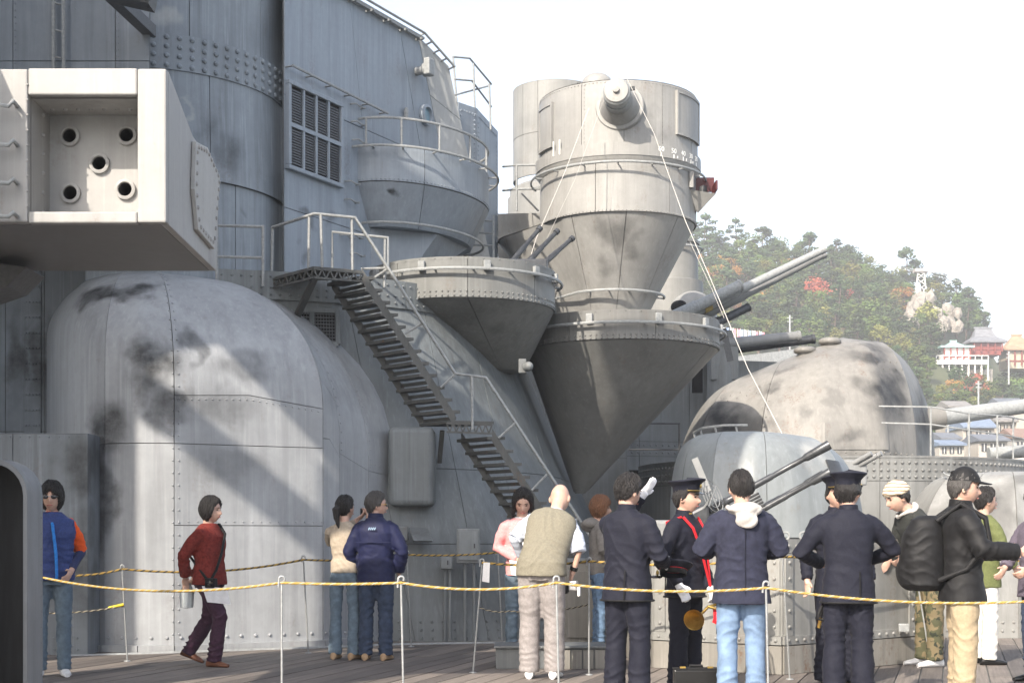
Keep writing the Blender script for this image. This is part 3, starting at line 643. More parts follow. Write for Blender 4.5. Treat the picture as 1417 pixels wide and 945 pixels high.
for k in range(7): ph = math.pi * (.04 + .92 * k / 6); MB().tube([ring(1.4, .92, 6.45, ph), ring(1.4, .92, 6.83, ph)], .016, 6).build('stanchion', M['rail'], sp)
for k in range(8): ph = math.pi * (.08 + .84 * k / 7); MB().tube([ring(1.38, .88, 6.42, ph), ring(1.55, 1.07, 6.42, ph)], .012, 6).build('rail_bracket', M['rail'], sp)

# ------------------------------------------------------------------ round gun tubs with off-centre cones
def tub(name, label, cpx, D, r, ztop, zband, tipx, tipD, tipz, tipr, mat, cuts, railz, rails=True, loc=None):
    c = xy(cpx, D); tip = xy(tipx, tipD); t = thing(name, label, 'gun tub', V((c.x, c.y, tipz)))
    fb_ = lambda u, v: V((c.x + r * math.cos(u), c.y + r * math.sin(u), zband + (ztop - zband) * v))
    def fc(u, v):
        q_ = c.lerp(tip, 1 - v); rr_ = tipr + (r - .015 - tipr) * v; return V((q_.x + rr_ * math.cos(u), q_.y + rr_ * math.sin(u), tipz + (zband - tipz) * v))
    us = [R(a) for a in cuts]
    panels(fb_, us, [0, 1], mat, t, 1, 10, 1, name='rim_panel', back=M['seam']); panels(fc, [us[0], us[2], us[-1]] if r < 1.3 else [us[0], us[3], us[-1]], [0, 1], mat, t, 1, 24, 4, name='cone_panel', back=M['seam'])
    MB().lathe((c.x, c.y, 0), [(r - .02, zband + .1), (r - .02, ztop - .01), (r + .004, ztop + .004), (r + .004, ztop - .03)], 64).build('rim_lip', mat, t, smooth=40)
    MB().lathe((c.x, c.y, 0), [(0, zband + .1), (r - .021, zband + .1)], 48).build('floor', mat, t)
    if tipr > .01: MB().lathe((tip.x, tip.y, 0), [(0, tipz - .02), (tipr * .8, tipz - .02), (tipr - .005, tipz)], 24).build('tip_plate', mat, t)
    rv = MB(); rivet_line(rv, fb_, (us[0], .05), (us[-1], .05), .075, .014); rivet_line(rv, fb_, (us[0], .16), (us[-1], .16), .075, .014); rivet_line(rv, fb_, (us[0], .97), (us[-1], .97), .2, .01)
    rv.build('rivets', mat, t, stuff=True)
    MB().tube([V((c.x + (r + .09) * math.cos(R(a)), c.y + (r + .09) * math.sin(R(a)), railz)) for a in range(-175, 16, 5)], .02, 6).build('fender_rail', M['rail'], t, smooth=60)
    for a in range(-170, 15, 22):
        d = V((math.cos(R(a)), math.sin(R(a)), 0)); MB().tube([c + d * r + V((0, 0, railz)), c + d * (r + .09) + V((0, 0, railz))], .013, 6).build('rail_bracket', M['rail'], t)
    for a in (-150, -112, -74, -40, -12):
        d = V((math.cos(R(a)), math.sin(R(a)), 0)); e_ = V((-d.y, d.x, 0)); MB().box(c + d * (r + .03) + V((0, 0, ztop - .1)), (.09, .05, .12), e_).build('cleat', M['rail'], t, bevel=.01)
    return t
tubA_m = paint('tub_a_paint', (0.194, 0.198, 0.191), soot=[(at(640, 440, 17.9), (.5, .5, .4), .35), (at(690, 470, 18), (.3, .4, .3), .4)], streak=.34)
tubB_m = paint('tub_b_paint', (0.180, 0.181, 0.174), soot=[(at(850, 580, 18.5), (.9, .8, .6), .25)], streak=.28)
tub('gun_tub', 'round grey gun tub with three thin barrels beside the stairs, cone below', 640, 18.75, 1.2, 4.62, 4.13, 690, 19.2, 3.42, .34, tubA_m, (-195, -130, -85, -40, 15), 4.47)
tub('gun_tub', 'large round grey gun tub with a deep dark cone under the director tower', 860, 20.1, 1.345, 4.17, 3.79, 803, 20.5, 1.86, .09, tubB_m, (-190, -125, -75, -30, 15), 4.0)

tg = thing('triple_gun', 'three thin dark gun barrels raised from the left gun tub', 'anti-aircraft gun', at(715, 380, 18.7))
for a, b_ in (((700, 372), (748, 315)), ((722, 372), (772, 319)), ((742, 374), (793, 329))):
    A, B = at(*a, 18.6), at(*b_, 18.9); o = MB().tube([A, A.lerp(B, .55), A.lerp(B, .56), A.lerp(B, .93), A.lerp(B, .935), B], [.038, .036, .03, .028, .04, .04], 10).build('barrel', M['gundk'], tg, smooth=40)
MB().box(at(715, 380, 18.7), (.8, .6, .3)).build('cradle', M['gundk'], tg, bevel=.03)

# ------------------------------------------------------------------ director tower
dt = thing('director_tower', 'tall drum-shaped grey tower with a round rangefinder arm and white degree numbers', 'director tower', xy(855, 22.5, 4))
dt_m = paint('tower_paint', (0.301, 0.297, 0.284), soot=[(at(850, 320, 21.5), (.35, .5, .3), .55), (at(880, 340, 21.5), (.25, .5, .35), .5), (at(900, 180, 21.6), (.2, .4, .35), .4), (at(835, 380, 21.6), (.2, .4, .4), .4)], streak=.24, rust=.2)
C = xy(855, 22.5); r_ = 1.235
fd = lambda r0, z0, r1, z1: (lambda u, v: V((C.x + (r0 + (r1 - r0) * v) * math.cos(u), C.y + (r0 + (r1 - r0) * v) * math.sin(u), z0 + (z1 - z0) * v)))
us = [R(a) for a in (-200, -120, -90, -62, -30, 20)]
fd1 = fd(r_, 7.02, r_ - .01, 7.95); panels(fd1, us, [0, 1], dt_m, dt, 1, 10, 1, name='drum_panel', back=M['seam'])
fd2 = fd(r_ + .045, 6.83, r_ + .045, 7.02); panels(fd2, [R(-200), R(20)], [0, 1], dt_m, dt, 1, 48, 1, name='degree_ring')
MB().lathe(C, [(r_ - .02, 6.74), (r_ + .04, 6.83), (r_ + .042, 7.021), (r_ - .02, 7.025)], 64).build('ring_core', dt_m, dt, smooth=40)
fd3 = fd(r_ - .02, 6.02, r_ - .03, 6.78); panels(fd3, [R(a) for a in (-200, -110, -55, 20)], [0, 1], dt_m, dt, 1, 12, 1, name='drum_panel', back=M['seam'])
MB().lathe(C, [(r_ - .01, 7.955), (r_ * .6, 8.0), (0, 8.02)], 48).build('roof', dt_m, dt, smooth=40)
MB().ell(at(826, 119, 23.2), (.26, .26, .2), 20, 10).build('roof_dome', dt_m, dt, smooth=60)
rv = MB()
rivet_line(rv, fd1, (us[0], .97), (us[-1], .97), .06, .011); rivet_line(rv, fd3, (us[0], .03), (us[-1], .03), .06, .012)
for a in (-62, -118): rivet_line(rv, fd1, (R(a), .02), (R(a), .98), .06, .009)
rv.build('rivets', dt_m, dt, stuff=True)
def parc(a0, a1, z0, z1, r, name, mat=dt_m, th=.025, par=dt):
    mb = MB(); f = lambda u, v: V((C.x + r * math.cos(u), C.y + r * math.sin(u), z0 + (z1 - z0) * v)); panel(mb, f, R(a0), R(a1), 0, 1, 8, 1, 1, 0, .02, th); return mb.build(name, mat, par, smooth=40)
for a0, a1, z0, z1 in ((-50, -14, 7.22, 7.88), (-168, -146, 7.1, 7.78)):
    h_ = parc(a0, a1, z0, z1, r_, 'hatch')
    mb = MB(); f = lambda u, v, z0=z0, z1=z1: V((C.x + (r_ + .027) * math.cos(u), C.y + (r_ + .027) * math.sin(u), z0 + (z1 - z0) * v)); e = .035 / r_
    for (u0, u1, v0, v1) in ((R(a0), R(a1), 0, .06), (R(a0), R(a1), .94, 1), (R(a0), R(a0) + e, .06, .94), (R(a1) - e, R(a1), .06, .94)): panel(mb, f, u0, u1, v0, v1, 6, 1, 1, 0, .01, .012)
    mb.build('hatch_frame', dt_m, h_)
MB().tube([V((C.x + (r_ + .12) * math.cos(R(a)), C.y + (r_ + .12) * math.sin(R(a)), 6.72)) for a in range(-200, 11, 5)], .018, 6).build('fender_rail', M['rail'], dt, smooth=60)
for a in range(-190, 10, 24): d = V((math.cos(R(a)), math.sin(R(a)), 0)); MB().tube([C + d * (r_ - .02) + V((0, 0, 6.72)), C + d * (r_ + .12) + V((0, 0, 6.72))], .012, 6).build('rail_bracket', M['rail'], dt)
# degree numbers and ticks
wh = plain('white_marking', (.8, .8, .77), .6, .05, 30, bump=0)
def text_mesh(txt, size, name='lettering'):
    cu = bpy.data.curves.new(name, 'FONT'); cu.body = txt; cu.size = size; cu.extrude = .0015; cu.align_x = 'CENTER'; cu.resolution_u = 3
    o = bpy.data.objects.new('tmp', cu); COL.objects.link(o); dg = bpy.context.evaluated_depsgraph_get(); me = bpy.data.meshes.new_from_object(o.evaluated_get(dg)); bpy.data.objects.remove(o); me.name = name; return me
for i, (px, tx) in enumerate(((905, '60'), (923, '50'), (937, '40'), (949, '30'), (958, '20'))):
    a = math.acos(min(.99, (px - 855) * 22.2 / 2000 / (r_ + .045))); a = -a; rad = V((math.cos(a), math.sin(a), 0)); tan = V((-rad.y, rad.x, 0))
    me = text_mesh(tx, .105, 'number'); o = bpy.data.objects.new('number', me); COL.objects.link(o); me.materials.clear(); me.materials.append(wh); o.parent = dt
    o.matrix_local = Matrix.Translation(C + rad * (r_ + .05) + V((0, 0, 6.915)) - dt.location) @ Matrix((( tan.x, 0, rad.x, 0), (tan.y, 0, rad.y, 0), (0, 1, 0, 0), (0, 0, 0, 1)))
    MB().box(C + rad * (r_ + .049) + V((0, 0, 6.868)), (.016, .004, .06), tan).build('tick_mark', wh, dt)
    if i > 1:
        a2 = a - .1; rad = V((math.cos(a2), math.sin(a2), 0)); tan = V((-rad.y, rad.x, 0)); MB().box(C + rad * (r_ + .049) + V((0, 0, 6.87)), (.014, .004, .035), tan).build('tick_mark', wh, dt)
for px in (771, 763): 
    a = -math.acos((px - 855) * 22.2 / 2000 / (r_ + .045)); rad = V((math.cos(a), math.sin(a), 0)); tan = V((-rad.y, rad.x, 0)); MB().box(C + rad * (r_ + .05) + V((0, 0, 7.05)), (.018, .01, .22), tan).build('tick_mark', wh, dt)
# rangefinder arm: flange, taper, barrel and end cap
pc = at(858, 150, 21.35); ax = V((-.16, -1, .1)).normalized()
MB().lathe(pc, [(.36, -.12), (.36, .06), (.345, .08), (.30, .085), (.29, .09)], 36, axis=ax).build('arm_flange', dt_m, dt, smooth=35)
MB().lathe(pc, [(.30, .08), (.27, .16), (.21, .26), (.205, .30)], 36, axis=ax).build('arm_collar', dt_m, dt, smooth=35)
MB().lathe(pc, [(.2, .28), (.2, .42), (.185, .43), (.185, .5), (.2, .51), (.2, .62), (.18, .64)], 32, axis=ax).build('arm_barrel', M['rail'], dt, smooth=35)
MB().lathe(pc, [(.182, .64), (.17, .66), (.05, .67), (.045, .71), (0, .715)], 28, axis=ax).build('arm_cap', dt_m, dt, smooth=35)
MB().bar(pc + ax * .58 + V((.17, 0, .05)), pc + ax * .58 + V((.26, 0, .06)), .05, .05).build('arm_stud', M['dark'], dt)
# long cone and gangway under the drum
LC = xy(765, 23.6)
def sec(cA, cB, rA, rB, a):     # stadium section
    d = V((math.cos(a), math.sin(a), 0)); ab = (cB - cA); nrm_ = d.dot(ab.normalized())
    return (cA + d * rA) if nrm_ < 0 else (cB + d * rB)
def fcn(u, v):
    cA = xy(835, 22.6).lerp(LC, v); cB = xy(845, 22.5).lerp(C, v); s = sec(cA, cB, .3 + .6 * v, .3 + (r_ - .045 - .3) * v, u); return V((s.x, s.y, 4.15 + (6.03 - 4.15) * v))
panels(fcn, [R(a) for a in (-185, -130, -88, -45, 15)], [0, 1], dt_m, dt, 1, 14, 5, name='cone_panel', back=M['seam'])
mb = MB(); top_ = [fcn(R(-185 + k * 5), 1) + V((0, 0, .012)) for k in range(41)]; mb.add(top_, [tuple(range(41))]); mb.build('gangway_plate', dt_m, dt)
fr = [fcn(R(-175 + k * 5), .42) for k in range(36)]; ctr_ = sum(fr, V((0, 0, 0))) / 36
MB().tube([p + V(((p - ctr_).x, (p - ctr_).y, 0)).normalized() * .12 for p in fr], .02, 6).build('cone_rail', M['rail'], dt, smooth=60)
for p in fr[::5]: MB().tube([p, p + V(((p - ctr_).x, (p - ctr_).y, 0)).normalized() * .12], .012, 6).build('rail_bracket', M['rail'], dt)
wk = thing('gangway_plating', 'sooty grey plating linking the director tower to the deckhouse', 'plating', at(710, 295, 23.8))
fw = lambda u, v: at(684, 296, 23.8).lerp(at(790, 294, 23.3), u) + V((.15 * (1 - v), .25 * (1 - v), -1.75 * (1 - v))); panels(fw, [0, .5, 1], [0, 1], dt_m, wk, 1, 2, 2, back=M['seam'])
gr = thing('gangway_railing', 'pale railing on the ledge left of the director tower', 'railing', at(745, 292, 22.6))
for a in (715, 775, 783): MB().tube([at(a, 228 if a != 783 else 226, 22.6), at(a, 292, 22.6)], .018, 6).build('stanchion', M['rail'], gr)
for y_ in (229, 262): MB().tube([at(696, y_ + 2, 23), at(715, y_, 22.6), at(783, y_ - 1, 22.6)], .018, 6).build('rail', M['rail'], gr)
MB().tube([at(722, 268, 22.6), at(745, 292, 22.5)], .016, 6).build('stay', M['gundk'], gr)
# lamp box with red inside, on the right of the tower
lb = thing('side_lamp_box', 'small wedge-shaped bracket box with a dark red inside on the tower', 'lamp box', at(972, 290, 22.1))
a, b_ = at(951, 244, 22.0), at(991, 292, 22.0)
MB().add([at(951, 262, 21.9), at(991, 268, 21.9), at(966, 295, 22.1), at(951, 283, 22.1), at(951, 262, 22.4), at(991, 268, 22.4), at(966, 295, 22.3), at(951, 283, 22.3)], [(0, 3, 2, 1), (4, 5, 6, 7), (0, 1, 5, 4), (1, 2, 6, 5), (2, 3, 7, 6), (3, 0, 4, 7)]).build('wedge', dt_m, lb)
rd = plain('dark_red_paint', (.07, .012, .014), .4, .2, 10)
MB().box(at(954, 254, 22.1), (.06, .5, .24)).build('side_wall', dt_m, lb); MB().box(at(972, 256, 22.32), (.36, .04, .22)).build('red_back', rd, lb)
MB().box(at(989, 261, 22.1), (.03, .46, .14)).build('outer_wall', rd, lb); MB().lathe(at(973, 268, 22.08), [(.06, 0), (.06, .1), (0, .13)], 12).build('lantern', M['dark'], lb)

# second tower far behind
t2 = thing('rear_tower', 'paler drum tower standing behind the director tower on its left', 'director tower', xy(768, 32, 4))
C2 = xy(768, 32); pale_m = paint('rear_tower_paint', (.24, .24, .23), streak=.2, rust=.15)
f2 = lambda u, v: V((C2.x + .93 * math.cos(u), C2.y + .93 * math.sin(u), zat(240, 31.1) + (zat(110, 31.1) - zat(240, 31.1)) * v)); panels(f2, [R(a) for a in (-200, -140, -115, -60, 20)], [0, .45, 1], pale_m, t2, 1, 8, 1, back=M['seam'])
MB().lathe(C2, [(.85, zat(244, 31)), (1.0, zat(250, 31)), (1.0, zat(262, 31)), (1.05, zat(262, 31)), (1.05, zat(320, 31)), (.6, zat(430, 31))], 40).build('neck', pale_m, t2, smooth=30)
MB().lathe(C2, [(.93, zat(110, 31.1)), (0, zat(106, 31.1))], 40).build('roof', pale_m, t2)
# ------------------------------------------------------------------ stairs
st = thing('steel_stairway', 'narrow steel stairway in two flights with a handrail down the base wall', 'stairway', xy(840, 16.9))
sm = paint('stair_paint', (.085, .088, .086), streak=.3, rust=.35)
zA, zB1, zB2 = 4.25, 2.60, 2.44
def sp3(px, D, z): return xy(px, D, z)
def flight(TL, TR, BL, BR, n, nm):
    for T, B in ((TL, BL), (TR, BR)):
        mb = MB(); mb.prism([T + V((0, 0, .02)), B + V((0, 0, .02)), B + V((0, 0, -.13)), T + V((0, 0, -.13))], (0, .025, 0)); mb.build('stringer', sm, st)
    for k in range(n):
        s = (k + .5) / n; a, b_ = TL.lerp(BL, s), TR.lerp(BR, s); d = (BL - TL); d = V((d.x, d.y, 0)).normalized()
        e = .1; vs = [a - d * e, b_ - d * e, b_ + d * e, a + d * e]
        MB().prism([p + V((0, .0, -.035)) for p in vs], (0, 0, .035)).build('tread', sm, st)
        MB().bar(a + V((0, 0, -.09)) + d * .05, b_ + V((0, 0, -.09)) + d * .05, .015, .04).build('tread_edge', sm, st)
TL, TR, BL, BR = sp3(459, 16.9, zA), sp3(501, 16.45, zA), sp3(586, 17.0, zB1), sp3(630, 16.55, zB1)
flight(TL, TR, BL, BR, 12, 'upper')
TL2, TR2, BL2, BR2 = sp3(638, 17.0, zB2), sp3(681, 16.55, zB2), sp3(822, 17.1, .06), sp3(866, 16.6, .06)
flight(TL2, TR2, BL2, BR2, 16, 'lower')
def deckplate(name, pts, th=.03, parent=st):
    o = MB().prism(pts, (0, 0, -th)).build(name, sm, parent)
    return o
deckplate('landing', [BL + V((-.05, 0, -.05)), BR + V((-.05, 0, -.05)), TR2 + V((.02, 0, .1)), TL2 + V((.02, 0, .1))])
deckplate('top_platform', [sp3(368, 17.0, zA), sp3(434, 16.2, zA), TR + V((0, 0, 0)), TL + V((0, 0, 0))])
def truss(a, b_, h, n, r=.012):
    mb = MB(); a, b_ = V(a), V(b_); dn = V((0, 0, -h)); mb.bar(a + dn, b_ + dn, .03, .02)
    mb.bar(a, b_, .03, .025)
    for k in range(n):
        p, q_, m_ = a.lerp(b_, k / n), a.lerp(b_, (k + 1) / n), a.lerp(b_, (k + .5) / n); mb.bar(p, m_ + dn, .016, .016); mb.bar(m_ + dn, q_, .016, .016)
    return mb
truss(sp3(368, 16.99, zA - .03), sp3(434, 16.19, zA - .03), .1, 7).build('truss', sm, st); truss(sp3(434, 16.19, zA - .03), TR + V((0, -.01, -.03)), .1, 6).build('truss', sm, st)
truss(BR + V((-.1, -.01, -.08)), TR2 + V((0, -.01, .06)), .1, 7).build('truss', sm, st)
MB().bar(sp3(436, 16.3, zA - .1), at(409, 442, 16.9), .07, .05).build('brace', sm, st)
for px in (597, 612): MB().bar(at(px, 596, 16.9), at(px - 4, 640, 17.1), .05, .04).build('bracket', sm, st)
# handrails
hr = MB(); RA = [at(377, 315, 17), at(435, 296, 16.2), at(491, 301, 16.4), at(537, 371, 16.45), at(630, 517, 16.5), at(672, 522, 16.5), at(798, 713, 16.6), at(862, 812, 16.6)]
hr.tube(RA, .019, 7).build('handrail', M['rail'], st, smooth=60)
MB().tube([at(377, 352, 17), at(435, 333, 16.2), at(491, 337, 16.4)], .014, 6)
for a, b_, D_ in (((377, 315), (376, 388), 17), ((428, 299), (427, 372), 16.3), ((444, 297), (446, 370), 16.2), ((487, 301), (488, 374), 16.4), ((653, 520), (654, 594), 16.5)): MB().tube([at(*a, D_), at(*b_, D_)], .017, 6).build('stanchion', M['rail'], st)
for (a, b_) in (((585, 447), (560, 462)), ((632, 516), (610, 536)), ((713, 585), (690, 606)), ((757, 656), (736, 678)), ((800, 716), (782, 742))): MB().tube([at(*a, 16.5), at(*b_, 16.5)], .015, 6).build('rail_strut', M['rail'], st)
MB().tube([at(460, 373, 16.8), at(460, 321, 16.8), at(537, 329, 16.6), at(537, 371, 16.5)], .016, 6).build('inner_rail', M['rail'], st, smooth=60); MB().tube([at(533, 331, 16.6), at(532, 398, 16.6)], .016, 6).build('stanchion', M['rail'], st)
MB().tube([at(500, 372, 16.6), at(537, 371, 16.5)], .014, 6).build('inner_rail', M['rail'], st); MB().tube([at(500, 396, 16.6), at(537, 372, 16.5)], .014, 6).build('rail_strut', M['rail'], st)
lr = thing('ledge_railing', 'short two-bar railing on the ledge behind the open steel box', 'railing', at(340, 395, 16.7))
for y_ in (313, 356): MB().tube([at(290, y_ - 1, 16.7), at(365, y_ + 1, 16.7)], .018, 6).build('rail', M['rail'], lr)
for x_ in (300, 364): MB().tube([at(x_, 312, 16.7), at(x_, 396, 16.7)], .018, 6).build('stanchion', M['rail'], lr)

# ------------------------------------------------------------------ right side: barbette, big rounded turret
bb = thing('barbette', 'broad round riveted steel base under the big rounded turret', 'turret base', xy(1150, 23))
bb_m = paint('barbette_paint', (0.203, 0.207, 0.203), soot=[(at(1300, 645, 20.5), (.8, .6, .15), .35)], streak=.4)
CB = xy(1150, 23.2); rB = 3.08
fq = lambda u, v: V((CB.x + rB * math.cos(u), CB.y + rB * math.sin(u), 2.33 * v)); panels(fq, [R(a) for a in (-190, -140, -115, -90, -65, -40, 10)], [0, .86, 1], bb_m, bb, 1, 8, 1, back=M['seam'])
rv = MB()
for v in (.885, .925, .97): rivet_line(rv, fq, (R(-180), v), (R(5), v), .1, .024)
rv.build('rivets', bb_m, bb, stuff=True)
MB().lathe((CB.x, CB.y, 2.345), [(rB + .01, -.02), (rB + .01, .01), (0, .04)], 64).build('top_plate', bb_m, bb)
tr = thing('rounded_turret', 'big rounded sooty gun turret with two round vents on its roof', 'gun turret', xy(1130, 23, 2.36))
tr_m = paint('turret_paint', (0.228, 0.220, 0.204), soot=[(at(1000, 575, 21.5), (.35, 1.3, .5), .95), (at(1075, 530, 21), (.3, 1.3, .22), .8), (at(1230, 545, 21.5), (.5, 1.3, .75), 1.0), (at(1195, 497, 22.3), (.5, 1.3, .26), .9), (at(1270, 590, 22.5), (.45, 1.3, .7), 1.0), (at(1085, 512, 22), (.35, 1.3, .12), .5), (at(1150, 545, 21), (.2, 1.3, .15), .35), (at(1120, 570, 21), (.15, 1.3, .15), .35), (at(1180, 600, 21), (.4, 1.3, .18), .55), (at(1010, 610, 21), (.9, 1.3, .12), .55)],
    streak=.3, rust=.3, blotch=.6)
zT0 = 2.36
def col2(cols, ex=1.0):
    C_ = [(xy(px, D), xy(tx, tD), z0, z1, pw) for px, D, tx, tD, z0, z1, pw in cols]; n = len(C_)
    def f(u, v):
        i = int(max(0, min(n - 2, math.floor(u)))); t = u - i; A, B = C_[i], C_[i + 1]; P = A[0].lerp(B[0], t); T = A[1].lerp(B[1], t); z0 = A[2] + (B[2] - A[2]) * t; z1 = A[3] + (B[3] - A[3]) * t; pw = A[4] + (B[4] - A[4]) * t
        th = v * math.pi / 2; k = 1 - max(0, math.cos(th)) ** ex; kl = v; k = k * (1 - pw) + kl * pw; zz = max(0, math.sin(th)) ** ex * (1 - pw) + v * pw; Q = P.lerp(T, k); return V((Q.x, Q.y, z0 + (z1 - z0) * zz))
    return f
ft = col2([(965, 25, 1040, 23.8, zT0, 3.72, .3), (938, 23.2, 1012, 23.2, zT0, 3.7, .35), (962, 21.6, 1024, 22.7, zT0, 3.72, .4), (1050, 20.95, 1085, 22.5, zT0, 3.98, .35), (1140, 20.75, 1140, 22.4, zT0, 4.2, .3), (1222, 21.0, 1180, 22.6, zT0, 4.3, .12), (1268, 21.7, 1210, 22.8, zT0, 4.3, 0), (1294, 23, 1215, 23.2, zT0, 4.27, 0), (1287, 25, 1200, 23.7, zT0, 4.25, 0)])
panels(ft, [0, 2, 3, 5, 6, 8], [0, 1], tr_m, tr, 1, 8, 16, back=M['seam'], gap=.004, smooth=28, bd=.03)
mb = MB(); cap = [ft(u / 4, 1) for u in range(0, 33)]; cc = xy(1165, 22.9, 4.38); mb.add(cap + [cc], [(i, (i + 1) % 33, 33) for i in range(33)]); mb.build('roof_cap', tr_m, tr, smooth=60)
for uu, vv in ((3.55, .93), (4.2, .97)):
    p = ft(uu, vv) + V((0, 0, .01))
    MB().lathe(p, [(.0, .09), (.12, .085), (.165, .06), (.175, .025), (.16, -.005), (.11, -.02), (.1, -.2)], 24).build('roof_vent', tr_m, tr, smooth=50)
rv = MB()
for v in (.03, .52, .58): rivet_line(rv, ft, (2, v), (6, v), .16, .014)
for u in (3.05, 4.05, 5.05): rivet_line(rv, ft, (u, .05), (u, .52), .16, .014)
rv.build('rivets', tr_m, tr, stuff=True)
fv = lambda u, v: ft(u, v) + nrm(ft, u, v) * .0
mb = MB(); panel(mb, fv, 4.25, 4.55, .06, .2, 3, 3, 1, 0, .01, .018); mb.build('small_hatch', tr_m, tr); mb = MB(); panel(mb, fv, 3.9, 4.23, .06, .2, 3, 3, 1, 0, .01, .018); mb.build('small_hatch', tr_m, tr)
mb = MB(); panel(mb, fv, 3.1, 5.15, .045, .8, 14, 12, 1, 0, .01, .016); mb.build('front_plate', tr_m, tr, smooth=30)
tb2 = thing('turret_barrel', 'long pale gun barrel reaching off the right edge from the rounded turret', 'gun barrel', at(1300, 578, 23))
A, B = at(1262, 583, 23), at(1640, 532, 24.5); MB().tube([A, A.lerp(B, .3), A.lerp(B, 1)], [.135, .125, .09], 20).build('tube', M['rail'], tb2, smooth=50); MB().tube([A, A.lerp(B, .1)], [.2, .18], 20).build('sleeve', tr_m, tb2, smooth=50)
lo = thing('turret_lower_barrel', 'thick short barrel end low at the right edge behind the railing', 'gun barrel', at(1380, 625, 24)); MB().tube([at(1368, 628, 24.5), at(1470, 620, 24.5)], [.11, .11], 18).build('tube', M['rail'], lo, smooth=50)
lp = thing('turret_railing', 'two-bar railing on the turret base at the right edge', 'railing', at(1300, 640, 20.6))
for pts in ([at(1216, 562, 20.6), at(1288, 563, 20.4), at(1340, 572, 20.6), at(1392, 576, 21.2), at(1440, 585, 22)], [at(1220, 585, 20.6), at(1288, 587, 20.4), at(1340, 595, 20.6), at(1392, 602, 21.2), at(1440, 612, 22)]): MB().tube(pts, .012, 6).build('rail', M['rail'], lp, smooth=60)
for x_, y0_, y1_, D_ in ((1288, 563, 634, 20.4), (1341, 572, 638, 20.6), (1380, 575, 644, 21), (1402, 578, 650, 21.4)): MB().tube([at(x_, y0_, D_), at(x_, y1_, D_)], .014, 6).build('stanchion', M['rail'], lp)

# ------------------------------------------------------------------ mid background: deckhouse behind, guns
mw = thing('rear_deckhouse', 'shaded grey deckhouse wall with riveted bands behind the deep cone', 'deckhouse', xy(940, 26))
mw_m = paint('mid_wall_paint', (0.203, 0.215, 0.218), streak=.35)
fm = lambda u, v: at(800, 745, 26).lerp(at(1075, 745, 27), u) + V((0, 0, -1.2 + 4.5 * v)); panels(fm, [0, .3, .55, .8, 1], [0, .36, .43, .6, .66, 1], mw_m, mw, 1, 1, 1, back=M['seam'])
rv = MB()
for v in (.375, .415, .615, .645): rivet_line(rv, fm, (0, v), (1, v), .12, .022)
rv.build('rivets', mw_m, mw, stuff=True)
MB().box(at(905, 655, 25.8), (.9, .1, .12)).build('dark_slot', M['black'], mw); MB().box(at(965, 527, 25.8), (.18, .1, .42)).build('doorway', M['black'], mw)
MB().box(at(1000, 505, 26.2), (.5, .5, .6)).build('box', mw_m, mw, bevel=.02)
ib = thing('inner_bulkhead', 'shaded grey bulkhead seen in the gap between the base wall and the deep cone', 'steel wall', xy(760, 25))
fib = lambda u, v: xy(640, 24.6).lerp(xy(868, 25.2), u) + V((0, 0, 5.2 * v)); panels(fib, [0, .5, 1], [0, .5, 1], mw_m, ib, 1, 1, 1, back=M['seam'])
mw2 = thing('bridge_plating', 'light grey plating between the large gun tub and the rounded turret', 'plating', at(1040, 520, 28))
fm2 = lambda u, v: at(985, 540, 28).lerp(at(1130, 520, 29), u) + V((0, .5 * v, -1.5 + 2.15 * v)); panels(fm2, [0, .5, 1], [0, 1], M['rail'], mw2, 1, 2, 1, back=M['seam'])
rl = thing('rear_railing', 'thin dark railing before the rear deckhouse wall', 'railing', at(940, 615, 24))
MB().tube([at(880, 586, 24), at(941, 586, 24)], .016, 6).build('rail', M['gundk'], rl); MB().tube([at(870, 622, 24), at(941, 622, 24)], .016, 6).build('rail', M['gundk'], rl); MB().tube([at(940, 586, 24), at(940, 640, 24)], .016, 6).build('stanchion', M['gundk'], rl)
dr = thing('rear_drum', 'pale drum tower behind the right side of the director tower', 'director tower', xy(930, 28, 4))
MB().lathe(xy(930, 28), [(.5, zat(342, 28)), (.52, zat(340, 28)), (.5, zat(338, 28)), (0, zat(334, 28))][::-1][:2][::-1] + [], 4) if False else None
MB().lathe(xy(930, 28), [(.6, 4.5), (.6, zat(392, 28)), (.5, zat(390, 28)), (.5, zat(341, 28)), (.53, zat(340, 28)), (.53, zat(336, 28)), (0, zat(334, 28))], 40).build('drum', pale_m, dr, smooth=30)
MB().tube([xy(930, 28) + V((.58 * math.cos(R(a)), .58 * math.sin(R(a)), zat(347, 28))) for a in range(-180, 10, 8)], .02, 6).build('fender_rail', M['rail'], dr)
gh = thing('gun_hood', 'small pale domed hood behind the large tub rim', 'gun hood', at(958, 430, 27)); MB().ell(at(958, 440, 27), (.46, .5, .5), 24, 14).build('dome', pale_m, gh, smooth=60)
MB().ell(at(940, 425, 26.62), (.16, .1, .13), 14, 8).build('opening', M['black'], gh, smooth=60)
def barrel(name, label, a, b_, Da, Db, r0, r1, mat, extra=()):
    t = thing(name, label, 'gun barrel', at(*a, Da)); A, B = at(*a, Da), at(*b_, Db)
    MB().tube([A, A.lerp(B, .35), A.lerp(B, .36), A.lerp(B, .97), A.lerp(B, .972), B], [r0 * 1.2, r0 * 1.15, r0, r1, r1 * 1.1, r1 * 1.1], 18).build('tube', mat, t, smooth=40)
    d = (B - A).normalized(); MB().lathe(B, [(r1 * .6, .002), (0, .003)], 16, axis=d).build('bore', M['black'], t)
    return t
barrel('long_barrel', 'long slim grey gun barrel raised highest against the wooded hill', (950, 437), (1141, 345), 25.5, 26, .08, .065, M['rail'])
barrel('long_barrel', 'second long slim barrel just below the highest one', (966, 440), (1142, 352), 25.8, 26.3, .08, .06, M['gun'])
